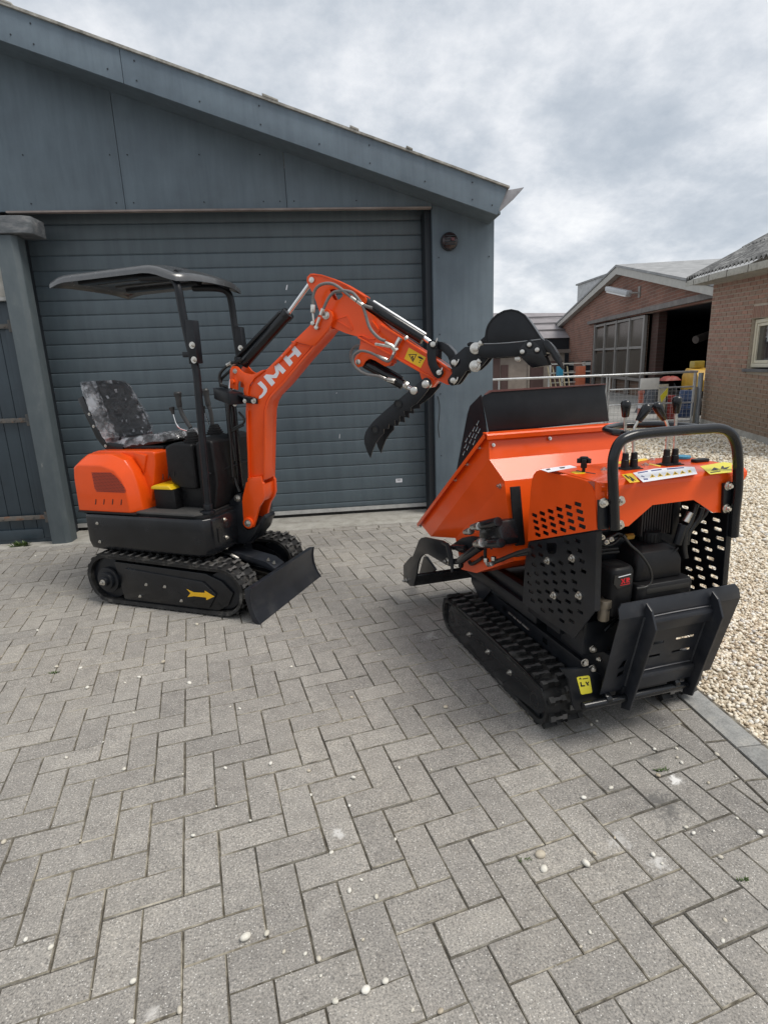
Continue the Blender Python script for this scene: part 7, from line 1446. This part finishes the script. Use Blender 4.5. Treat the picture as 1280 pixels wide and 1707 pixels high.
b = MB(); b.box(-2.2, 2.2, 0, 4, 0, 1.95); dh(b, 'wall', BGE)
b = MB(); b.box(-2.4, 2.4, -0.2, 4.2, 1.95, 2.12); dh(b, 'roof', noisy('brown_roof_edge', [(0.3, (0.07, 0.055, 0.05)), (0.7, (0.12, 0.10, 0.09))], 2))
BRD = wear('brown_door', (0.075, 0.042, 0.038), 0.6, var=0.15, scale=3)
for x0, x1, z1 in ((-1.35, -1.0, 1.9), (-0.95, -0.6, 1.5), (0.5, 1.15, 1.75), (1.5, 2.1, 1.6)):
    b = MB(); b.box(x0, x1, -0.04, 0.0, 0.0, z1); dh(b, 'door', BRD)
b = MB(); b.box(0.38, 0.46, -0.06, 0.0, 0, 1.9); dh(b, 'downpipe', BGE)
# ================================================================ fence across the yard
FA = R(170)
FN = thing('steel_gate', 'galvanised tubular yard gate with mesh infill between the grey pier and brick house', 'gate', (8.2, 11.9, 0), FA)
GALV = wear('galvanised_tube', (0.46, 0.47, 0.48), 0.38, metal=0.6, var=0.2, scale=12)
def fp(b, n, m_=GALV, kind=None):
    o = b.build(n, m_, FN)
    if kind: o['kind'] = kind
    return o
b = MB(); b.tube([(0.03, 0, 0.5), (0.03, 0, 1.08), (0.07, 0, 1.15), (0.14, 0, 1.165), (1.87, 0, 1.155), (4.9, 0, 1.15), (7.2, 0, 1.14)], 0.026, 12, 3); fp(b, 'top_rail')
for z in (0.845, 0.50, 0.10):
    b = MB(); b.cyl((0.05, 0, z), (1.87, 0, z - 0.01), 0.017, 10); fp(b, 'rail')
for x in (1.87, 0.05):
    b = MB(); b.cyl((x, 0, 0.06), (x, 0, 1.15), 0.02, 10); fp(b, 'upright')
for x in (1.93, 3.2, 4.3, 5.6):
    b = MB(); b.cyl((x, 0, 0.06), (x, 0, 1.15), 0.018, 10); fp(b, 'upright')
for z in (0.62, 0.10):
    b = MB(); b.cyl((1.93, 0, z), (6.5, 0, z), 0.015, 8); fp(b, 'rail')
b = MB()
for i in range(21):
    x = 0.06 + i * 0.088; b.cyl((x, -0.012, 0.06), (x, -0.012, 0.845), 0.0032, 4)
for i in range(10):
    z = 0.10 + i * 0.083; b.cyl((0.05, -0.012, z), (1.87, -0.012, z), 0.0032, 4)
fp(b, 'wire_mesh', GALV, 'stuff')
b = MB()
for i in range(40):
    x = 1.95 + i * 0.088; b.cyl((x, -0.012, 0.06), (x, -0.012, 0.62), 0.0032, 4)
for i in range(7):
    z = 0.10 + i * 0.083; b.cyl((1.95, -0.012, z), (5.6, -0.012, z), 0.0032, 4)
fp(b, 'wire_mesh', GALV, 'stuff')
PS = thing('gate_pillar', 'round galvanised post standing against the brick house corner', 'post', (8.2, 11.9, 0), FA)
b = MB(); b.cyl((-0.085, 0, 0), (-0.085, 0, 1.12), 0.05, 18); b.bevel(0.004); b.build('tube', wear('old_zinc', (0.30, 0.33, 0.36), 0.5, metal=0.3, var=0.2, scale=6), PS)
b = MB(); b.cyl((-0.085, 0, 1.12), (-0.085, 0, 1.135), 0.052, 18); b.build('cap', GALV, PS)
WP = thing('timber_stake', 'weathered timber stake beside the galvanised post', 'stake', (8.2, 11.9, 0), FA)
b = MB(); b.box(-0.015, 0.025, 0.02, 0.06, 0, 0.84); b.bevel(0.004); b.build('stake', noisy('grey_timber', [(0.3, (0.16, 0.14, 0.11)), (0.7, (0.30, 0.27, 0.22))], 14, sc=(1, 1, 0.2)), WP)
SG = tag(MB().box(0.80, 1.20, -0.015, 0.02, 0.815, 1.06).bevel(0.006).build('sign_board', wear('blank_sign', (0.62, 0.62, 0.60), 0.5, var=0.08, scale=9)), 'blank white board hung on the top rail of the yard gate', 'sign')
SG.location = (8.2, 11.9, 0); SG.rotation_euler = (0, 0, FA)
DG = tag(MB().prism('y', 0.02, 0.03, [(0.6078,0.8429),(0.6089,0.6995),(0.7237,0.5197),(0.7612,0.6656)]).build('reflector_plate', LYEL), 'tilted yellow diamond plate tied to the gate mesh', 'reflector')
DG.location = (8.2, 11.9, 0); DG.rotation_euler = (0, 0, FA)
# yard clutter behind the gate
YM = thing('yellow_machine', 'yellow machine with dark window parked behind the gate at the house corner', 'machine', (9.98, 14.4, 0), R(80))
YP = wear('yellow_machine_paint', (0.50, 0.29, 0.03), 0.5, var=0.2, scale=9)
b = MB(); b.prism('y', -0.25, 0.25, [(-0.6, 0.62), (-0.6, 0.9), (-0.3, 1.15), (0.25, 1.2), (0.45, 1.0), (0.45, 0.62)]); b.bevel(0.03); b.build('hood', YP, YM)
b = MB(); b.box(0.0, 0.3, -0.12, 0.14, 1.2, 1.38); b.bevel(0.02); b.build('lamp_housing', wear('olive_box', (0.35, 0.26, 0.04), 0.5), YM)
b = MB(); b.box(-0.62, -0.57, -0.10, 0.10, 0.72, 0.94); b.build('side_window', INK, YM)
b = MB(); b.box(-0.55, 0.4, -0.2, 0.2, 0.25, 0.62); b.bevel(0.02); b.build('chassis', BLACKM, YM)
for x in (-0.4, 0.3):
    b = MB(); b.cyl((x, -0.28, 0.25), (x, 0.28, 0.25), 0.25, 20); b.bevel(0.03); b.build('wheel', RUBBER, YM)
TP = thing('tarpaulin_heap', 'crumpled dark tarpaulin heap with red cloth behind the gate', 'tarpaulin', (9.5, 15.3, 0))
def heap(name, mt, w_, d_, h_, z0, seed, par):
    b = MB(); rr_ = random.Random(seed); N = 14
    V = [[b.bm.verts.new((w_ * (i / N - 0.5), d_ * (j / N - 0.5), z0 + h_ * max(0, (1 - (2 * i / N - 1) ** 4) * (1 - (2 * j / N - 1) ** 4)) * rr_.uniform(0.72, 1.0))) for j in range(N + 1)] for i in range(N + 1)]
    for i in range(N):
        for j in range(N): b.bm.faces.new((V[i][j], V[i + 1][j], V[i + 1][j + 1], V[i][j + 1]))
    return b.build(name, mt, par, smooth=60)
heap('dark_sheet', wear('dark_tarpaulin', (0.02, 0.023, 0.03), 0.35, var=0.3), 1.1, 0.8, 0.95, 0.0, 3, TP)
heap('red_sheet', wear('red_cloth', (0.22, 0.03, 0.02), 0.6), 0.5, 0.4, 0.13, 0.88, 4, TP).location = (0.1, -0.2, 0)
BD = thing('blue_drum', 'blue plastic drum standing behind the gate mesh', 'drum', (9.14, 13.6, 0))
b = MB(); b.cyl((0, 0, 0), (0, 0, 0.68), 0.17, 24, rings=[(0, 0.155), (0.05, 0.17), (0.33, 0.17), (0.35, 0.177), (0.37, 0.17), (0.64, 0.17), (0.66, 0.177), (0.68, 0.17), (0.95, 0.17), (1, 0.15)]); b.build('barrel', wear('blue_drum_plastic', (0.018, 0.045, 0.12), 0.5), BD)
b = MB(); b.cyl((0.06, 0, 0.68), (0.06, 0, 0.70), 0.04, 12); b.build('bung', PLAST, BD)
RC = tag(MB().box(-0.14, 0.14, -0.12, 0.12, 0.0, 0.58).bevel(0.01).build('red_crate', wear('red_crate', (0.20, 0.02, 0.018), 0.5)), 'small red crate between the blue drum and pale board', 'crate'); RC.location = (8.52, 13.4, 0)
TB = tag(MB().prism('y', -0.02, 0.02, [(-0.12, 0), (0.12, 0), (0.10, 0.86), (-0.13, 0.86)]).build('leaning_board', noisy('raw_board', [(0.3, (0.30, 0.27, 0.20)), (0.7, (0.45, 0.41, 0.33))], 8)), 'pale timber board leaning upright behind the gate mesh', 'board'); TB.location = (8.33, 13.3, 0)
RB = thing('red_bollard', 'short red and white bollard behind the gate mesh', 'bollard', (7.81, 13.4, 0))
b = MB(); b.cyl((0, 0, 0), (0, 0, 0.66), 0.06, 14); b.cyl((0, 0, 0.66), (0, 0, 0.72), 0.075, 14); b.build('shaft', wear('faded_red', (0.42, 0.12, 0.08), 0.5), RB)
b = MB(); b.cyl((0, 0, 0.30), (0, 0, 0.42), 0.0615, 14); b.build('white_band', WHITE, RB)
LD = thing('glazing_rack', 'pale rack of stacked frames and poles standing before the barn wall', 'rack', (9.6, 23.6, 0), R(4))
for x in (0.0, 0.55, 1.55):
    b = MB(); b.box(x, x + 0.06, 0, 0.06, 0, 1.5); b.build('rack_post', BOARD, LD)
for z in (0.65, 1.05, 1.42):
    b = MB(); b.box(0, 1.6, 0, 0.05, z, z + 0.05); b.build('rack_rail', BOARD, LD)
for i in range(5):
    b = MB(); b.cyl((0.1 + i * 0.2, -0.1, 0.3), (-0.05 + i * 0.22, 0.1, 1.35), 0.025, 8); b.build('pole', wear('pole_cream', (0.5, 0.42, 0.26), 0.5) if i == 0 else bpy.data.materials['pole_cream'], LD)
OC = tag(MB().box(-0.16, 0.16, -0.15, 0.15, 0, 1.32).bevel(0.01).build('orange_locker', wear('faded_orange', (0.42, 0.12, 0.06), 0.55)), 'tall faded orange locker beside the glazing rack', 'locker'); OC.location = (10.95, 23.6, 0)
BC = tag(MB().box(-0.10, 0.10, -0.15, 0.15, 0.9, 1.35).bevel(0.02).build('wall_box', BLUE), 'small grey blue box fixed to the glazing rack', 'box'); BC.location = (9.95, 23.4, 0)
# ================================================================ loose pebbles on the paving
def pebble_mesh(seed):
    b = MB(); b.ball((0, 0, 0), 1, 2); rr_ = random.Random(seed); ax_ = [Vector((rr_.gauss(0, 1), rr_.gauss(0, 1), rr_.gauss(0, 1))).normalized() for _ in range(5)]
    for v in b.bm.verts:
        s_ = 1 + sum(0.13 * v.co.dot(a) ** 2 * (1 if i % 2 else -1) for i, a in enumerate(ax_)); v.co = v.co * s_; v.co.z *= 0.7; v.co.x *= 1.15
    me = bpy.data.meshes.new('pebble'); bmesh.ops.recalc_face_normals(b.bm, faces=b.bm.faces); b.bm.to_mesh(me); b.bm.free(); me.materials.append(PEB)
    for p in me.polygons: p.use_smooth = True
    return me
PM = [pebble_mesh(s) for s in range(6)]
PP = [(0.4471,2.133,0.0),(0.1952,1.783,0.0),(0.311,1.7551,0.0),(0.4919,1.4747,0.0),(0.1402,1.4599,0.0),(0.3778,1.419,0.0),(0.5634,1.3355,0.0),(0.5554,1.2869,0.0),(0.6841,1.288,0.0),(0.7254,1.3194,0.0),(0.5618,1.0581,0.0),(0.6012,1.0905,0.0),(1.1637,1.7954,0.0),(1.0972,1.7822,0.0),(1.2208,1.6784,-0.0),(1.2489,1.7257,0.0),(1.0993,1.6007,0.0),(1.0531,1.3725,0.0),(1.2333,1.3826,0.0),(1.1286,1.3468,0.0),(1.2484,1.5414,0.0),(1.3736,1.6712,0.0),(1.361,1.557,0.0),(1.2622,1.3199,0.0),(0.9031,1.2593,0.0),(0.8939,1.2905,0.0),(0.8144,1.3662,0.0),(0.9629,1.0729,0.0),(0.9198,1.0224,0.0),(0.1172,0.9707,0.0),(0.1802,0.9591,0.0),(0.0622,1.0411,0.0),(1.0381,1.9375,0.0),(1.0046,1.9164,0.0),(0.7954,1.5389,0.0),(0.9065,1.5675,0.0),(1.0612,1.3473,0.0),(1.083,1.2543,0.0),(1.1669,1.7352,0.0),(1.2201,1.6503,0.0)]
PQ = [(-1.0924,2.0437,0.0),(-0.9829,2.1251,0.0),(-0.8383,1.9362,0.0),(-0.4526,1.8827,0.0),(-0.2835,1.8814,0.0),(-0.1381,1.8187,0.0),(-0.1281,1.694,0.0),(0.0033,1.6231,0.0),(0.024,1.7566,0.0),(-0.6076,1.8755,0.0),(-0.4519,1.6892,0.0),(-0.3269,1.606,0.0),(-0.0124,1.2989,0.0),(0.024,1.33,0.0),(0.062,1.2684,0.0),(-0.875,1.2757,0.0),(-0.7966,1.243,0.0),(-0.2898,1.1984,0.0),(-0.2357,1.2031,0.0),(-0.1875,1.1486,0.0),(-0.1329,1.1356,0.0),(-0.0985,1.1172,0.0),(0.0156,1.1519,0.0),(-0.0933,1.0763,0.0),(0.0138,1.0271,0.0),(-0.0595,1.0125,0.0),(-0.4218,1.0419,0.0),(-0.5526,1.1248,0.0),(-0.8648,1.6022,0.0),(-1.1139,1.6329,0.0),(-0.0612,1.4377,0.0),(-0.5039,1.5695,0.0),(-0.5271,1.0321,0.0)]
PR = [(-0.834,3.2105,0.0),(-1.217,2.5748,0.0),(-1.4655,2.8197,0.0),(-1.0477,2.592,0.0),(-0.9934,2.6331,0.0),(-0.922,2.3196,0.0),(-0.2419,2.6042,0.0),(0.0447,2.2784,0.0),(0.2078,2.6486,0.0),(-1.7866,3.3115,0.0),(-0.498,2.2954,0.0),(-0.7267,2.5312,0.0),(-0.4525,2.2715,0.0),(-0.9133,2.769,0.0),(-1.3303,2.7805,0.0),(-2.5386,4.9007,0.0),(-2.2969,4.9724,0.0)]
PTS = list(PP) + list(PQ) + list(PR)
rp_ = random.Random(11)
big_ = {6: 0.0115, 7: 0.009, 8: 0.010, 57: 0.011, 64: 0.0085, 0: 0.008}
for i, p in enumerate(PTS):
    s_ = big_.get(i, rp_.uniform(0.0032, 0.0072)) * (1.6 if p[1] > 2.4 else 1.25)
    o = link('pebble', PM[i % 6]); o.location = (p[0], p[1], s_ * 0.55); o.scale = (s_, s_ * rp_.uniform(0.75, 1), s_); o.rotation_euler = (rp_.uniform(-0.3, 0.3), rp_.uniform(-0.3, 0.3), rp_.uniform(0, 6.28))
    tag(o, 'small pale pebble lying loose on the grey pavers', 'pebble', 'loose pebbles strewn over the paving')
b = MB(); t = random.Random(4)                       # grit washed into the joints, too small to count
for i in range(2600):
    y = 0.9 + 4.2 * t.random() ** 1.3; x = t.uniform(-1.1 * y - 0.2, 1.36)
    s_ = t.uniform(0.0009, 0.0026) * (1 + 0.25 * y); V = [b.bm.verts.new((x + s_ * math.cos(a) * t.uniform(.6, 1.2), y + s_ * math.sin(a) * t.uniform(.6, 1.2), 0.0006)) for a in (0, 2.1, 4.2)]; w_ = b.bm.verts.new((x, y, s_ * 0.9))
    for a in range(3): b.bm.faces.new((V[a], V[(a + 1) % 3], w_))
b.build('grit', wear('pale_grit', (0.42, 0.40, 0.35), 0.8, var=0.3, scale=60), kind='stuff')
# weeds
LEAF = wear('weed_leaf', (0.065, 0.105, 0.025), 0.5, var=0.4, scale=80)
def weed(loc, n, h, spread, label):
    T_ = thing('weed', label, 'weed', loc); rr_ = random.Random(int(loc[0] * 1000)); 
    b = MB()
    for i in range(n):
        a = rr_.uniform(0, 6.28); l = h * rr_.uniform(0.5, 1.2); d = Vector((math.cos(a) * spread * rr_.uniform(0.3, 1.3), math.sin(a) * spread * rr_.uniform(0.3, 1) * 0.6, l)); o_ = Vector((rr_.uniform(-1, 1) * spread * 0.8, rr_.uniform(-1, 1) * spread * 0.3, 0)); s_ = Vector((-math.sin(a), math.cos(a), 0)) * h * 0.20
        P = [o_, o_ + d * 0.45 + s_, o_ + d, o_ + d * 0.45 - s_]; b.face([tuple(p) for p in P])
    b.build('leaves', LEAF, T_)
    b = MB(); b.cyl((0, 0, -0.005), (0, 0, h * 0.25), h * 0.06, 6); b.build('stalk', LEAF, T_)
p = [(-2.8403,5.2568,-0.0)][0]; weed((p[0], p[1], 0.0), 60, 0.05, 0.07, 'leafy green weed growing at the foot of the plank gate')
p = [(1.1313,1.627,0.0)][0]; weed((p[0], p[1], -0.003), 26, 0.014, 0.02, 'tiny moss tuft in the joint near the kerb')
p = [(1.0923,1.1755,0.0)][0]; weed((p[0], p[1], -0.003), 22, 0.012, 0.016, 'brownish moss tuft in the joint at the lower right')
p = [(0.5161,1.3283,0.0)][0]; weed((p[0], p[1], -0.003), 22, 0.010, 0.014, 'thin moss tuft in the joint beside three larger pebbles')
p = [(-1.448,2.7589,0.0)][0]; weed((p[0], p[1], -0.003), 22, 0.014, 0.02, 'small green tuft in the joint left of the excavator')
scene.render.film_transparent = False
